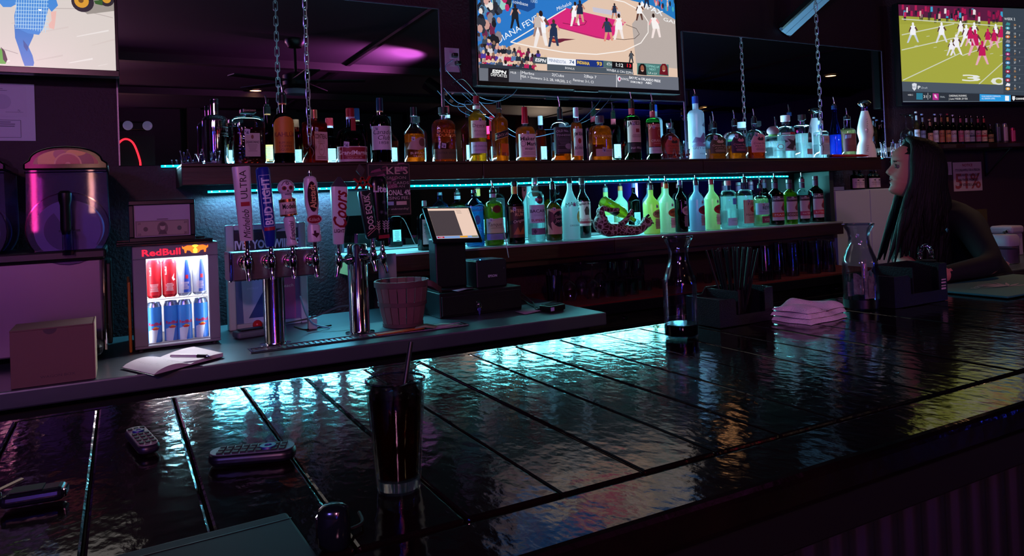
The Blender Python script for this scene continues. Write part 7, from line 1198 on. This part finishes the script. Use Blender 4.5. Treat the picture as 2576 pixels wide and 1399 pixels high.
# ================================================================ GLASSES ON THE RED MAT
MZ = .909
def pint_mesh():
    H, R0, R1 = .148, .030, .043  # upturned: rim down
    P = [(R1, 0), (R0, H), (R0-.002, H), ]; m = MB().lathe([(R1, 0), (R0, H-.002), (R0-.003, H), (.001, H)], 24, cap0=False, cap1=False); m.lathe([(R1-.0025, 0), (R0-.0025, H-.014), (.001, H-.014)], 24, cap0=False, cap1=False); return m.mesh('upturned_pint_glass', thin_glass('stack_glass', 'e4e0ee', 3), 40)
pm = pint_mesh(); xs = [1925, 1960, 1994, 2022, 2048, 2068, 2085]
for i, x in enumerate(xs):
    q = at(x, 685, Y=3.26-.0*i); b = Vector((q.x*(3.18+.12*(i % 2))/3.26, 3.18+.12*(i % 2), MZ))
    for j in range(2):
        o = link('pint_glass', pm, None, loc=(b.x, b.y, MZ+j*.058)); tag(o, '%s glass of the %s upturned pint stack from the left on the red mat' % (('lower', 'upper')[j], ('first', 'second', 'third', 'fourth', 'fifth', 'sixth', 'seventh')[i]), 'glass', 'upturned pint glasses')
def tum(H, R0, R1, name, tint='e4e0ee'):
    return MB().lathe([(R1, 0), (R0, H-.002), (R0-.003, H), (.001, H)], 20, cap0=False, cap1=False).lathe([(R1-.0025, 0), (R0-.002, H-.01), (.001, H-.01)], 20, cap0=False, cap1=False).mesh(name, thin_glass('stack_glass', tint, 3), 40)
rk = tum(.088, .034, .039, 'upturned_tumbler'); sg = tum(.055, .020, .024, 'upturned_shot_glass')
rocks = [(1560, 3.20), (1590, 3.22), (1527, 3.25), (1545, 3.34), (1575, 3.34), (1607, 3.33)]
for i, (x, y) in enumerate(rocks):
    q = at(x, 740, Y=y)
    for j in range(2 if i > 2 else 1): tag(link('tumbler', rk, None, loc=(q.x, y, MZ+j*.09)), 'clear upturned tumbler, %s of the stacked group left of the carafe' % ('front left', 'front right', 'leftmost in front', 'lower at back left', 'lower at back middle', 'lower at back right')[i] if not j else 'clear upturned tumbler set on top at the %s of the group' % ('', '', '', 'back left', 'back middle', 'back right')[i], 'glass', 'upturned tumblers')
r = random.Random(5)
for i in range(14):
    x = 1630+i*19; y = 3.28+.07*(i % 2); q = at(x, 725, Y=y); tag(link('shot_glass', sg, None, loc=(q.x, y, MZ)), 'small clear upturned shot glass in the low row behind the carafe', 'glass', 'low row of shot glasses')
for i, x in enumerate((1916, 1935, 1952)): q = at(x, 700, Y=3.13); tag(link('shot_glass', sg, None, loc=(q.x, 3.12, MZ)), 'small shot glass in front of the pint stacks, %s of three' % ('left', 'middle', 'right')[i], 'glass', 'shot glasses before the pints')
def wine_mesh(name, s=1):
    # upturned stemmed glass: rim down, foot up
    P = [(.030, 0), (.038, .03), (.040, .055), (.034, .082), (.018, .1), (.005, .108), (.0038, .125), (.0038, .175), (.006, .185), (.034, .191), (.035, .194), (.001, .196)]
    return MB().lathe([(a*s, b*s) for a, b in P], 24, cap0=False, cap1=False).mesh(name, thin_glass('stem_glass', 'e4e4f0', 1.6), 60)
wm = wine_mesh('upturned_wine_glass')
for i, (x, y) in enumerate(((1434, 3.24), (1464, 3.36), (1492, 3.20), (1512, 3.46))): q = at(x, 740, Y=y); tag(link('wine_glass', wm, None, loc=(q.x, y, MZ)), 'upturned stemmed wine glass on the red mat, %s of four' % ('first from the left', 'second from the left', 'third from the left', 'rightmost')[i], 'glass', 'upturned wine glasses')
q = at(1396, 745, Y=3.2); t = thing('utensil_jar', 'clear jar of dark bar tools left of the wine glasses', 'jar', (q.x, 3.20, MZ)); MB().lathe([(.038, 0), (.04, .004), (.044, .15), (.042, .15), (.038, .006)], 24).build('jar_glass', thin_glass('stack_glass', 'e4e0ee', 3), t)
for i in range(7): a = i*.9; MB().cyl((.02*math.cos(a), .02*math.sin(a), .01), (.036*math.cos(a), .036*math.sin(a), .165+.006*(i % 3)), .004, n=8).build('bar_tool', mat('tool_grey', '3a3844', .3, .7), t)
# ================================================================ SHELF ORNAMENTS
def tiara(x0, x1, yb, yt, Y, label, gem, metal, n=9, name='tiara'):
    xm = (x0+x1)/2; q = at(xm, yt, Y=Y); H = q.z-UZ; k = depth(q)/F; R = (x1-x0)/2*k; t = thing(name, label, 'tiara', (q.x, Y, UZ+.001)); A = [-PI*.95+PI*1.9*i/(n-1)-PI/2 for i in range(n)]
    MB().tube([(R*.9*math.cos(a), R*.75*math.sin(a), .003) for a in [2*PI*i/40 for i in range(40)]], .003, 6, closed=True).build('band', metal, t)
    for i, a in enumerate(A):
        c_, s_ = math.cos(a), math.sin(a); hh = H*(.75+.25*math.cos((i-(n-1)/2)/(n/2)*1.3)); w_ = R*1.5/n; dx, dy = -s_, c_*.75
        b = Vector((R*.9*c_, R*.75*s_, .003)); top = b+Vector((.05*R*c_, .05*R*s_, hh-.006)); MB().tube([b+Vector((dx*w_, dy*w_, 0)), b+Vector((dx*w_*.7, dy*w_*.7, hh*.45)), top, b+Vector((-dx*w_*.7, -dy*w_*.7, hh*.45)), b+Vector((-dx*w_, -dy*w_, 0))], .0016, 5, smooth=3).build('arch', metal, t)
        MB().ball(b+Vector((.02*R*c_, .02*R*s_, hh*.42)), (.006, .006, .009), 8, 6).build('gem', gem, t, 20); MB().ball(top+Vector((0, 0, .003)), .0038, 8, 6).build('bead', mat('bead', 'c8b8d0', .15, .8), t)
RHI = mat('rhinestone_metal', 'b090b0', .25, 1, bump=(700, 1), bs=.8)
tiara(455, 553, 410, 380, 3.36, 'purple jewelled tiara at the left end of the upper shelf', mat('gem_violet', '20204a', .05, spec=.9), RHI)
tiara(1662, 1738, 403, 378, 3.335, 'dark red jewelled tiara in front of the crystal bottle', mat('gem_red', '5a0c20', .05, spec=.9), RHI)
tiara(2212, 2272, 391, 354, 3.40, 'clear pointed tiara right of the ceramic decanter', mat('gem_clear', 'c8b8c8', .05, spec=.9), mat('clear_acrylic', 'b0a8b8', .1, .8))
a = at(2092, 388, Y=3.30); b = at(2186, 384, Y=3.30); t = thing('marker_pen', 'red marker pen lying at the front of the upper shelf', 'marker', (a.x, 3.305, UZ+.012)); L_ = b.x-a.x; MB().cyl((0, 0, 0), (L_*.82, 0, 0), .0105, n=16).build('barrel', mat('marker_red', 'a01020', .35), t); MB().cyl((L_*.82, 0, 0), (L_, 0, 0), .0105, .003, n=16).build('tip', mat('marker_red', 'a01020', .35), t); MB().cyl((-.03, 0, 0), (-.001, 0, 0), .0108, n=16).build('end_cap', mat('marker_dark', '401028', .35), t); p = Print(.0003); p.text('PAINT MARKER', L_*.4, 0, .006, 'c87070', L_*.4); p.build('lettering', PAPER, t, lambda u, v, z: (u, -.0106-z, v))
# giraffe bottle holder
def giraffe():
    Y0 = 3.335; P = lambda x, y, dy=0: at(x, y, Y=Y0+dy); c_ = P(1570, 590); t = thing('giraffe_bottle_holder', 'giraffe figure lying on its back drinking from a bottle', 'figurine', (c_.x, Y0, LZ+.001)); o = Vector((c_.x, Y0, LZ+.001)); k = depth(c_)/F
    GM = mat('giraffe_hide', '3a1c24', .4)
    nt = GM.node_tree; tc = nt.nodes.new('ShaderNodeTexCoord'); v = nt.nodes.new('ShaderNodeTexVoronoi'); v.feature = 'DISTANCE_TO_EDGE'; v.inputs['Scale'].default_value = 40; rp = nt.nodes.new('ShaderNodeValToRGB'); rp.color_ramp.elements[0].position = .06; rp.color_ramp.elements[0].color = lin('b09a98'); rp.color_ramp.elements[1].position = .11; rp.color_ramp.elements[1].color = lin('4a2028'); nt.links.new(tc.outputs['Object'], v.inputs['Vector']); nt.links.new(v.outputs['Distance'], rp.inputs[0]); nt.links.new(rp.outputs[0], nt.nodes['Principled BSDF'].inputs['Base Color'])
    def tb(pts, rad, name, m=GM, n=14, sm=5, dy=0):
        MB().tube([P(x, y, dy)-o for x, y in pts], [r_*k for r_ in rad], n, smooth=sm).build(name, m, t, 60)
    tb([(1515, 543), (1512, 564), (1528, 577), (1550, 577), (1580, 579), (1606, 578), (1622, 568)], [13, 21, 18, 17, 14, 12, 10], 'body')
    tb([(1612, 578), (1620, 566), (1632, 558), (1618, 552)], [10, 12, 11, 6], 'head'); tb([(1632, 556), (1644, 562)], [5, 2], 'ear', mat('giraffe_tan', '6a4858', .5), 8, 2); tb([(1628, 552), (1636, 549)], [3, 3.5], 'horn', mat('giraffe_dark', '2a1820', .4), 8, 2); tb([(1626, 546), (1632, 541)], [3, 3.5], 'horn', mat('giraffe_dark', '2a1820', .4), 8, 2, -.012)
    tb([(1520, 560), (1513, 535), (1518, 524), (1536, 529), (1556, 527)], [9, 8, 7, 6, 5], 'hind_leg', sm=4, dy=-.03); tb([(1516, 562), (1508, 540), (1510, 526), (1530, 520)], [9, 8, 6, 5], 'hind_leg', sm=4, dy=.03)
    tb([(1562, 565), (1572, 556), (1580, 545), (1590, 528)], [8, 7, 5, 4], 'front_leg', sm=4, dy=-.03); tb([(1560, 565), (1570, 560), (1580, 552), (1592, 536)], [8, 7, 5, 4], 'front_leg', sm=4, dy=.03); tb([(1508, 575), (1502, 560), (1503, 545), (1508, 535)], [3, 3, 3, 2], 'tail', sm=4)
    a, b = P(1516, 507), P(1606, 560); d = (b-a); L_ = d.length; q = d.to_track_quat('Z', 'Y').to_euler(); bo = thing('liquor_bottle', 'small gold tequila bottle held upside down by the giraffe', 'bottle', a, rot=q); R = 16*k
    Pf = [(R*.9, 0), (R, .004), (R, L_*.5), (R*.8, L_*.58), (R*.42, L_*.68), (R*.36, L_*.93), (R*.42, L_*.94), (R*.42, L_)]; MB().lathe(Pf, 24).build('glass', GLASS, bo); MB().lathe(cut(Pf, L_*.9, .002)[0:1]+[(r_, z+.02 if i == 0 else z) for i, (r_, z) in enumerate(cut(Pf, L_*.9, .002))][1:], 24).build('liquid', liquor('gold_tequila', 'e0d060', .6), bo)
    p = Print(.0003); p.rect(-R*1.2, 0, R*1.2, L_*.26, 'c8b868', 10); p.rect(-R*1.2, L_*.14, R*1.2, L_*.26, '181410', 10); p.text('CUERVO', 0, L_*.07, .012, '302810', R*1.8); p.build('label', PAPER, bo, wrap(R+.0006, 0, L_*.14))
giraffe()
# ================================================================ RIGHT SIDE
WC = mat('white_cabinet', 'b0bcc4', .45, bump=(300, 1), bs=.05)
t = thing('white_cabinet', 'plain white cabinet behind the bartender', 'cabinet', (4.425, 3.40, 0)); MB().bx(0, .70, .012, .245, .02, 1.43).build('body', WC, t, None, .004)
MB().bx(.002, .375, 0, .0115, .05, 1.425).build('door', WC, t, None, .003); MB().bx(.381, .698, 0, .0115, .05, 1.425).build('door', WC, t, None, .003); MB().bx(.01, .69, .02, .24, 0, .02).build('plinth', BLACKP, t, None)
tag(MB().bx(0, .12, 0, .16, 0, .012).bx(0, .12, 0, .005, .012, .024).build('flat_tray', mat('pale_tray', 'a8c4c0', .5), None, None, .003, loc=(4.43, 3.42, 1.4315)), 'pale flat tray on the left of the white cabinet', 'tray')
nm = ('leftmost', 'second', 'third', 'rightmost')
for i, x in enumerate((2150, 2172, 2192, 2212)):
    q = at(x, 450, Y=3.5); k = depth(q)/F; bottle('small black bottle with white label on the white cabinet, %s of four' % nm[i], q.x, 3.5+.03*(i % 2), 1.431, at(x, 424, Y=3.5).z-1.431, 10.3*k, (.62, .76, .36, .86, .42, 's', 2, 1), glass=thin_glass('black_glass', '14141c'), liq=liquor('black_wine', '08060a', .6), level=.7, cap=('14122a', .3, .2), labels=[(.06, .52, 1.5, 'c0a8b4', [('e', 0, .8, .12, .07, '302838'), ('t', 'RESERVE', .55, .12, '302838', .6), ('l', .4, 3, '807080')])], back='c0c8d0', group='small black bottles on the cabinet')
# notices on the turned wall
def rsheet(P, label, draw, col, name='paper_notice', cat='notice', off=.003, th=.002):
    c4 = [on_right(x, y, off) for x, y in P]; u = [(c_-RO).dot(RD) for c_ in c4]; z = [c_.z for c_ in c4]; u0, u1, z0, z1 = min(u), max(u), min(z), max(z); o = RO+RD*u0+RN*off; t = thing(name, label, cat, (o.x, o.y, z0), RA); MB().bx(0, u1-u0, -th+.0005, .0015, 0, z1-z0).build('sheet', mat('rsheet_'+col, col, .6), t, None)
    p = Print(.0003); draw(p, u1-u0, z1-z0); p.build('print', PAPER, t, lambda u, v, z: (u, -th-z, v)); return t
def notice(p, w_, h):
    p.text('NOTICE', w_*.5, h*.90, h*.09, '8a1820', w_*.36, bold=.03); p.text('-', w_*.26, h*.9, h*.08, '8a1820'); p.text('-', w_*.74, h*.9, h*.08, '8a1820')
    p.text('51%', w_*.5, h*.36, h*.52, '9a4040', w_*.9, bold=.02)
    for i, s_ in enumerate(('IT IS UNLAWFUL FOR A PERSON', 'TO CARRY A HANDGUN', 'ON THESE PREMISES', 'BY STATE LAW')): p.text(s_, w_*.5, h*(.73-i*.17), h*.085, '2c2028', w_*(.86-.08*i), bold=.02)
rsheet([(2400, 481), (2468, 479), (2468, 409), (2397, 409)], 'white notice with red lettering on the right wall', notice, 'b8a0a8')
rsheet([(2372, 440), (2393, 440), (2393, 408), (2372, 408)], 'plain white paper half hidden by the bartender hair', lambda p, w_, h: p.lines(w_*.5, h*.9, w_*.7, 5, h*.13, h*.03, '807078'), 'a898a4')
rsheet([(2436, 572), (2482, 572), (2482, 528), (2436, 528)], 'olive wall plate with a dark socket on the right wall', lambda p, w_, h: p.rect(w_*.3, h*.62, w_*.6, h*.82, '100c10').ell(w_*.45, h*.3, w_*.06, w_*.06, '302818', 10), '4c4418', 'wall_plate', 'wall plate', .005, .004)
rsheet([(2252, 372), (2337, 372), (2330, 361), (2255, 361)], 'white strip of paper along the beer shelf edge', lambda p, w_, h: p.lines(w_*.5, h*.5, w_*.4, 1, h*.2, h*.1, '8890b0'), '8c94b8', 'paper_strip', 'paper', .30)
wm2 = wine_mesh('upturned_wine_goblet', 1.25)
for i, (x, o_) in enumerate(((2281, .18), (2298, .10))): q = on_right(x, 355, o_); tag(link('wine_glass', wm2, None, loc=(q.x, q.y, BSZ+.001)), 'upturned wine glass at the %s of the beer shelf' % ('front left end', 'back left end')[i], 'glass', 'wine glasses on the beer shelf')
# side counter with sauce bottles
t = thing('side_counter', 'steel side counter at the right edge', 'counter', (4.0, 2.15, 0)); MB().bx(0, 1.3, 0, .6, .93, .97).build('top', STOP, t, None, .005); MB().bx(.02, 1.28, .03, .58, .05, .929).build('cabinet', mat('cooler_black', '0b0b0e', .35), t, None); MB().bx(.05, .62, .018, .03, .1, .88).build('door', mat('cooler_door', '101014', .3), t, None, .004); MB().bx(.65, 1.24, .018, .03, .1, .88).build('door', mat('cooler_door', '101014', .3), t, None, .004)
def sauce(x, yt, w2, label, col, liq, i):
    q = at(x, 640, Y=2.34); k = depth(q)/F; H = at(x, yt+26, Y=2.34).z-.97; bottle(label, q.x, 2.34, .97, H, w2*k, (.60, .80, .36, .90, .42, 's', 2, 1), glass=GLASS, liq=liq, level=.62, cap=('181820', .3, 0), pour=.05, back=None, group='pour bottles on the side counter', labels=[(.1, .4, 1.2, col, [('l', .7, 3, '604850')])] if col else ())
sauce(2453, 545, 9, 'clear pour bottle on the side counter', None, liquor('clear_syrup', 'e8e4ec', .6), 0); sauce(2470, 545, 9, 'red pour bottle on the side counter', None, liquor('grenadine', 'b01020', .6), 1); sauce(2494, 575, 11, 'squat pour bottle with pale label on the side counter', 'a090a0', liquor('clear_syrup', 'e8e4ec', .6), 2)
q = at(2530, 660, Y=2.36); k = depth(q)/F; t = thing('paper_dispenser', 'white lidded dispenser on the side counter', 'dispenser', (q.x, 2.36, .971)); W = 25*k; H = at(2530, 590, Y=2.36).z-.971; WP = mat('dispenser_white', 'a898a8', .4); MB().lathe([(W*.9, 0), (W, .004), (W, H*.62)], 32, e=5).build('body', thin_glass('dispenser_clear', 'c0b4c4', 1.5), t, 40); MB().lathe([(W*.93, .003), (W*.93, H*.5)], 32, e=5).build('contents', mat('contents_white', 'b0a4b0', .7), t, 40); MB().lathe([(W*1.1, H*.62), (W*1.12, H*.66), (W*1.05, H*.92), (W*.9, H)], 32, e=4).build('lid', WP, t, 40)
q = at(2556, 600, Y=2.55); t = thing('napkin_dispenser', 'tall white tilted-lid box at the right edge', 'dispenser', (q.x, 2.55, .971)); MB().bx(-.05, .08, 0, .12, 0, .14).build('body', WP, t, None, .006); MB().bx(-.055, .085, -.01, .13, .141, .19).build('lid', WP, t, None, .015, 3); MB().cyl((-.09, .02, .15), (-.05, .02, .16), .012, n=12).cyl((-.11, .02, .13), (-.09, .02, .15), .008, n=12).build('spigot', CHROME, t)
q = at(2520, 665, Y=2.24); tag(MB().ball((0, 0, .014), (.05, .03, .016), 16, 8).ball((.03, .005, .018), (.03, .025, .018), 12, 8).build('crumpled_cloth', mat('pink_cloth', 'a07880', .9, bump=(60, 3), bs=.8), None, loc=(q.x, 2.24, .972)), 'crumpled pinkish cloth on the side counter', 'cloth')
# bar mat with a palm leaf print
c4 = [at(x, y, Z=BZ+.006) for x, y in ((2378, 738), (2640, 770), (2640, 700), (2400, 715))]; x0 = 2.50; t = thing('bar_mat', 'teal bar mat with pale leaf print under the bartender elbow', 'bar mat', (x0, 1.30, BZ+.002)); MB().bx(0, .62, 0, .30, 0, .007).build('mat', mat('teal_rubber', '1c6a60', .6), t, None, .003)
p = Print(.0003)
for i in range(9): a = -.2+i*.38; p.poly([(.24, .12), (.24+.05*math.cos(a-.14), .12+.05*math.sin(a-.14)), (.24+.11*math.cos(a), .12+.11*math.sin(a)), (.24+.05*math.cos(a+.14), .12+.05*math.sin(a+.14))], 'b0989c')
p.text('TROPICAL', .14, .17, .02, '9ab0ac', .12, shear=.2, rot=.25); p.build('leaf_print', PAPER, t, lambda u, v, z: (u, v, .0072+z))
# ================================================================ THINGS SEEN ONLY IN THE MIRRORS
q = at(346, 318, Y=2*WY+4.48); t = thing('emergency_light', 'black twin-head emergency light on the opposite wall', 'emergency light', (q.x, -4.495, q.z)); MB().bx(-.10, .10, 0, .09, -.06, .06).build('box', BLACKP, t, None, .02, 3)
for s_ in (-1, 1): MB().lathe([(.055, .0), (.065, .02), (.065, .06), (.055, .065)], 20).xf(Matrix.Translation((s_*.125, .05, 0)) @ Matrix.Rotation(-PI/2, 4, 'X')).build('lamp_head', mat('lamp_glass', 'a8b0c8', .3, emit='8090b0', es=.25), t)
def fan(x, y, Z, label):
    f = thing('ceiling_fan', label, 'ceiling fan', (x, y, 2.995)); MB().lathe([(.09, 0), (.09, -.03), (.06, -.07), (.015, -.08), (.015, -.30)], 20).build('canopy', BLACKP, f); MB().lathe([(.06, -.30), (.12, -.33), (.12, -.42), (.08, -.45)], 20).build('motor', BLACKP, f); MB().lathe([(.10, -.455), (.11, -.47), (.09, -.50), (.001, -.51)], 20).build('light_bowl', mat('bowl_glass', '8a8498', .4), f)
    for i in range(5): MB().bx(.12, .62, -.06, .06, -.385, -.377).xf(Matrix.Rotation(i*2*PI/5+.3, 4, 'Z')).build('blade', mat('fan_blade', '14101a', .5), f, None)
fan(1.45, .55, 0, 'dark ceiling fan over the customers, reflected in the left mirror'); fan(7.2, -.6, 0, 'dark ceiling fan on the far side, reflected in the right mirror')
q = at(312, 395, Y=2*WY+4.45); t = thing('neon_sign', 'red and white neon sign on the opposite wall', 'neon sign', (q.x, -4.47, q.z)); MB().tube([(-.1, .02, -.25), (-.1, .02, .1), (0, .02, .25), (.12, .02, .2), (.2, .02, -.05), (.2, .02, -.2)], .014, 8, smooth=5).build('red_tube', mat('neon_red', '000000', emit='ff2030', es=4), t); MB().tube([(-.1, .02, -.33), (.05, .02, -.27), (.3, .02, -.3), (.38, .02, -.36), (.2, .02, -.4), (.0, .02, -.34)], .012, 8, smooth=5).build('white_tube', mat('neon_white', '000000', emit='ffe8f0', es=6), t); MB().bx(-.2, .4, -.02, 0, -.45, .3).build('backing', BLACKP, t, None)
# ================================================================ BARTENDER
def bartender():
    HC = Vector((3.06, 1.955, 1.512)); FA = math.atan2(.70, -.71); SK = mat('skin', 'bc7466', .5); BK = mat('black_shirt', '08080c', .8); root = thing('person', 'dark-haired bartender in black leaning on the bar, looking up left', 'person', (3.5, 1.98, 0)); o = root.location
    J = {'pelvis': (3.55, 1.98, .95), 'waist': (3.44, 1.96, 1.08), 'chest': (3.27, 1.93, 1.24), 'nb': (3.16, 1.935, 1.345), 'nt': (3.10, 1.95, 1.42),
         'ls': (3.16, 1.79, 1.285), 'le': (2.985, 1.60, 1.128), 'lw': (2.70, 1.635, 1.108), 'rs': (3.19, 2.085, 1.30), 're': (2.99, 1.98, 1.115), 'rw': (2.80, 1.77, 1.085),
         'lh': (3.58, 1.88, .90), 'lk': (3.55, 1.86, .49), 'la': (3.60, 1.88, .08), 'lt': (3.47, 1.86, .035), 'rh': (3.60, 2.08, .90), 'rk': (3.62, 2.10, .49), 'ra': (3.68, 2.12, .08), 'rt': (3.55, 2.12, .035)}
    Rr = {'pelvis': .135, 'waist': .12, 'chest': .13, 'nb': .06, 'nt': .052, 'ls': .068, 'le': .046, 'lw': .030, 'rs': .068, 're': .046, 'rw': .030, 'lh': .10, 'lk': .065, 'la': .045, 'lt': .035, 'rh': .10, 'rk': .065, 'ra': .045, 'rt': .035}
    names = list(J); E = [('pelvis', 'waist'), ('waist', 'chest'), ('chest', 'nb'), ('nb', 'nt'), ('chest', 'ls'), ('ls', 'le'), ('le', 'lw'), ('chest', 'rs'), ('rs', 're'), ('re', 'rw'), ('pelvis', 'lh'), ('lh', 'lk'), ('lk', 'la'), ('la', 'lt'), ('pelvis', 'rh'), ('rh', 'rk'), ('rk', 'ra'), ('ra', 'rt')]
    verts = [Vector(J[n])-o for n in names]; rad = [Rr[n] for n in names]; edges = [(names.index(a), names.index(b)) for a, b in E]
    # fingers rooted in each palm
    for s_, wn, side in ((1, 'lw', -1), (-1, 'rw', 1)):
        w0 = names.index(wn); d = (Vector(J[wn])-Vector(J['le' if wn == 'lw' else 're'])).normalized(); d.z = 0; d.normalize(); lat = Vector((-d.y, d.x, 0)); pw = Vector(J[wn])-o; palm = pw+d*.06+Vector((0, 0, -.006)); verts.append(palm); rad.append(.026); pi = len(verts)-1; edges.append((w0, pi))
        for f in range(4):
            b = palm+d*.03+lat*(.024-.016*f); L_ = (.066, .075, .070, .055)[f]; prev = pi
            for q, (u, z) in enumerate(((0, 0), (.45, .008), (.8, .002), (1, -.01))): verts.append(b+d*L_*u+Vector((0, 0, z))); rad.append(.0095-.0008*q); edges.append((prev, len(verts)-1)); prev = len(verts)-1
        b = palm+lat*.03*side*-1; verts.append(b-d*.01); rad.append(.011); edges.append((pi, len(verts)-1)); verts.append(b+d*.03+lat*.012*side*-1); rad.append(.009); edges.append((len(verts)-2, len(verts)-1))
    me = bpy.data.meshes.new('body'); me.from_pydata(verts, edges, []); ob = bpy.data.objects.new('body_src', me); COL.objects.link(ob); ob.modifiers.new('skin', 'SKIN'); 
    for i, v in enumerate(me.skin_vertices[0].data): v.radius = (rad[i], rad[i]); v.use_root = (i == 0)
    s_ = ob.modifiers.new('sub', 'SUBSURF'); s_.levels = 2; s_.render_levels = 2
    dg = bpy.context.evaluated_depsgraph_get(); m2 = bpy.data.meshes.new_from_object(ob.evaluated_get(dg)); bpy.data.objects.remove(ob)
    m2.materials.clear(); m2.materials.append(BK); m2.materials.append(SK); nt_ = Vector(J['nb'])-o; le = Vector(J['le'])-o; re = Vector(J['re'])-o; lw = Vector(J['lw'])-o; rw = Vector(J['rw'])-o
    for p in m2.polygons:
        c_ = p.center; p.use_smooth = True; sk = c_.z > 1.375 and (c_-(Vector(J['nt'])-o)).length < .085
        if (c_-le).length < .055 and c_.z < 1.10: sk = True
        t_ = max(0, min(1, (c_-re).dot(rw-re)/(rw-re).length_squared)); 
        if (c_-(re+(rw-re)*t_)).length < .06 and t_ > .05: sk = True
        if (c_-lw).length < .15 and c_.x < lw.x+.02 and c_.z < 1.2: sk = True
        if (c_-rw).length < .15 and c_.x < rw.x+.05 and c_.z < 1.2: sk = True
        p.material_index = 1 if sk else 0
    m2.name = 'body'; link('body', m2, root)
    # head: stacked sections with a modelled profile; local +x is where she looks
    hd = bpy.data.objects.new('head', None); COL.objects.link(hd); hd.parent = root; hd.location = HC-o; hd.rotation_euler = (0, -.16, FA)
    lev = [(-.118, .040, -.02, .022, 0, 0), (-.110, .072, .02, .034, 0, 0), (-.098, .086, .045, .044, 0, 0), (-.084, .083, .058, .051, 0, 0), (-.072, .079, .066, .055, 0, 0), (-.064, .085, .070, .058, 0, 0), (-.056, .083, .074, .060, 0, 0), (-.050, .079, .077, .061, 0, 0), (-.043, .087, .080, .063, 0, 0), (-.035, .083, .083, .065, .004, 0), (-.029, .082, .086, .066, .015, 0), (-.021, .082, .088, .068, .025, 0), (-.010, .082, .091, .069, .021, .002), (.002, .081, .094, .070, .014, .006), (.014, .081, .096, .071, .008, .007), (.026, .084, .097, .072, .006, .005), (.038, .090, .098, .073, .002, 0), (.055, .091, .098, .073, 0, 0), (.075, .085, .094, .069, 0, 0), (.095, .069, .083, .058, 0, 0), (.112, .045, .06, .040, 0, 0), (.122, .015, .025, .015, 0, 0)]
    n = 48; R_ = []
    for z, f, b, w_, nose, eye in lev:
        ring = []
        for j in range(n):
            a = 2*PI*j/n; a = a if a <= PI else a-2*PI; ca = math.cos(a); x = (f if ca > 0 else b)*ca; y = w_*math.sin(a); y *= 1+.10*max(0, ca)**2
            x += nose*math.exp(-(a/.17)**2); x -= eye*math.exp(-((abs(a)-.42)/.2)**2); ring.append((x, y, z))
        R_.append(ring)
    MB().rings(R_).build('face', SK, hd, 179)
    ey = mat('eye_white', '6a5c60', .3)
    for s in (-1, 1):
        e_ = MB().ball((.0655, s*.032, .008), (.0115, .0115, .0085), 14, 10).build('eye', ey, hd); MB().ball((.0755, s*.033, .0085), (.0028, .0055, .0058), 10, 8).build('iris', mat('iris', '180c0a', .15), e_)
        MB().tube([(.088-.004*abs(i-2), s*(.018+i*.0085), .029+.002*math.sin(i*.8)) for i in range(5)], .0022, 6).build('eyebrow', mat('brow', '100808', .8), hd)
        MB().tube([(.08-.003*abs(i-2), s*(.022+i*.0055), .016+.0015*math.sin(i*.8)) for i in range(5)], .0014, 5).build('eyelid', mat('lash', '0c0608', .6), hd)
        MB().ball((-.004, s*.072, -.006), (.018, .006, .030), 12, 8).build('ear', SK, hd)
    LP = mat('lips', '9a4048', .35); MB().tube([(.074-.25*abs(i-3)**2*.004*3, (i-3)*.0075, -.047-.0012*abs(i-3)) for i in range(7)], [.0015, .0035, .0052, .0055, .0052, .0035, .0015], 8).xf(Matrix.Translation((.0085, 0, 0))).build('upper_lip', LP, hd); MB().tube([(.075-.25*abs(i-3)**2*.004*3, (i-3)*.007, -.061+.0012*abs(i-3)) for i in range(7)], [.0015, .004, .0056, .006, .0056, .004, .0015], 8).xf(Matrix.Translation((.0065, 0, 0))).build('lower_lip', LP, hd)
    # hair: skull cap and long locks
    HM = mat('dark_hair', '0a0606', .55, spec=.25, bump=(160, 3, (1, 1, .06)), bs=.7); cap = []
    for i in range(12):
        ph = PI*.62*i/11; ring = []
        for j in range(40):
            a = 2*PI*j/40; a2 = a if a <= PI else a-2*PI; fr = max(0, math.cos(a)); z = .142*math.cos(ph)-.005; rr = math.sin(ph)
            if z < .055 and fr > .25: z = .055+.02*fr; rr = min(rr, math.sqrt(max(.05, 1-((z+.005)/.142)**2)))
            ring.append((rr*(.098 if math.cos(a) > 0 else .122)*math.cos(a)-.006, rr*.094*math.sin(a), z))
        cap.append(ring)
    hm = MB().rings(cap, True, False); r = random.Random(6)
    back = Vector((math.cos(-FA), math.sin(-FA), 0))  # world +x seen from the turned head: the way her back leads
    for i in range(110):
        s_ = -1 if i % 2 else 1; u = (i//2)/54; a = 1.42+u*(PI-1.42)
        x0, y0 = .108*math.cos(a), s_*.092*math.sin(a); st = Vector((.035, s_*.008, .137)); P = [st, Vector((x0*.70+.01, y0*.80, .112)), Vector((x0*1.0, y0*1.04, .035)), Vector((x0*1.04-.008, y0*1.07, -.05))]
        ln = r.uniform(.36, .44); j_ = lambda q: Vector((r.uniform(-q, q), r.uniform(-q, q), 0)); fw = max(0, 1-u*5); dz = back*(.12*u)-Vector((.0, 0, 0))
        P += [Vector((x0*1.04-.012+.02*fw, y0*1.12, -.14))+dz*.4+j_(.006), Vector((x0*1.02-.02+.05*fw, y0*1.12, -.24))+dz*.8+j_(.010), Vector((x0*.98-.02+.07*fw, y0*1.08, -ln))+dz*1.1+j_(.018)]
        hm.tube(P, [.014, .020, .021, .020, .019, .016, .003], 8, smooth=3)
    o2 = hm.build('hair', HM, hd, 60); o2['kind'] = 'stuff'
    MB().ball((0, 0, 0), (.006, .003, .010), 8, 6).bx(-.008, .008, -.002, .002, -.001, .004).build('pendant', mat('pendant', '60c8c0', .2, .8), root, None, loc=Vector((3.03, 1.80, 1.255))-o)
bartender()
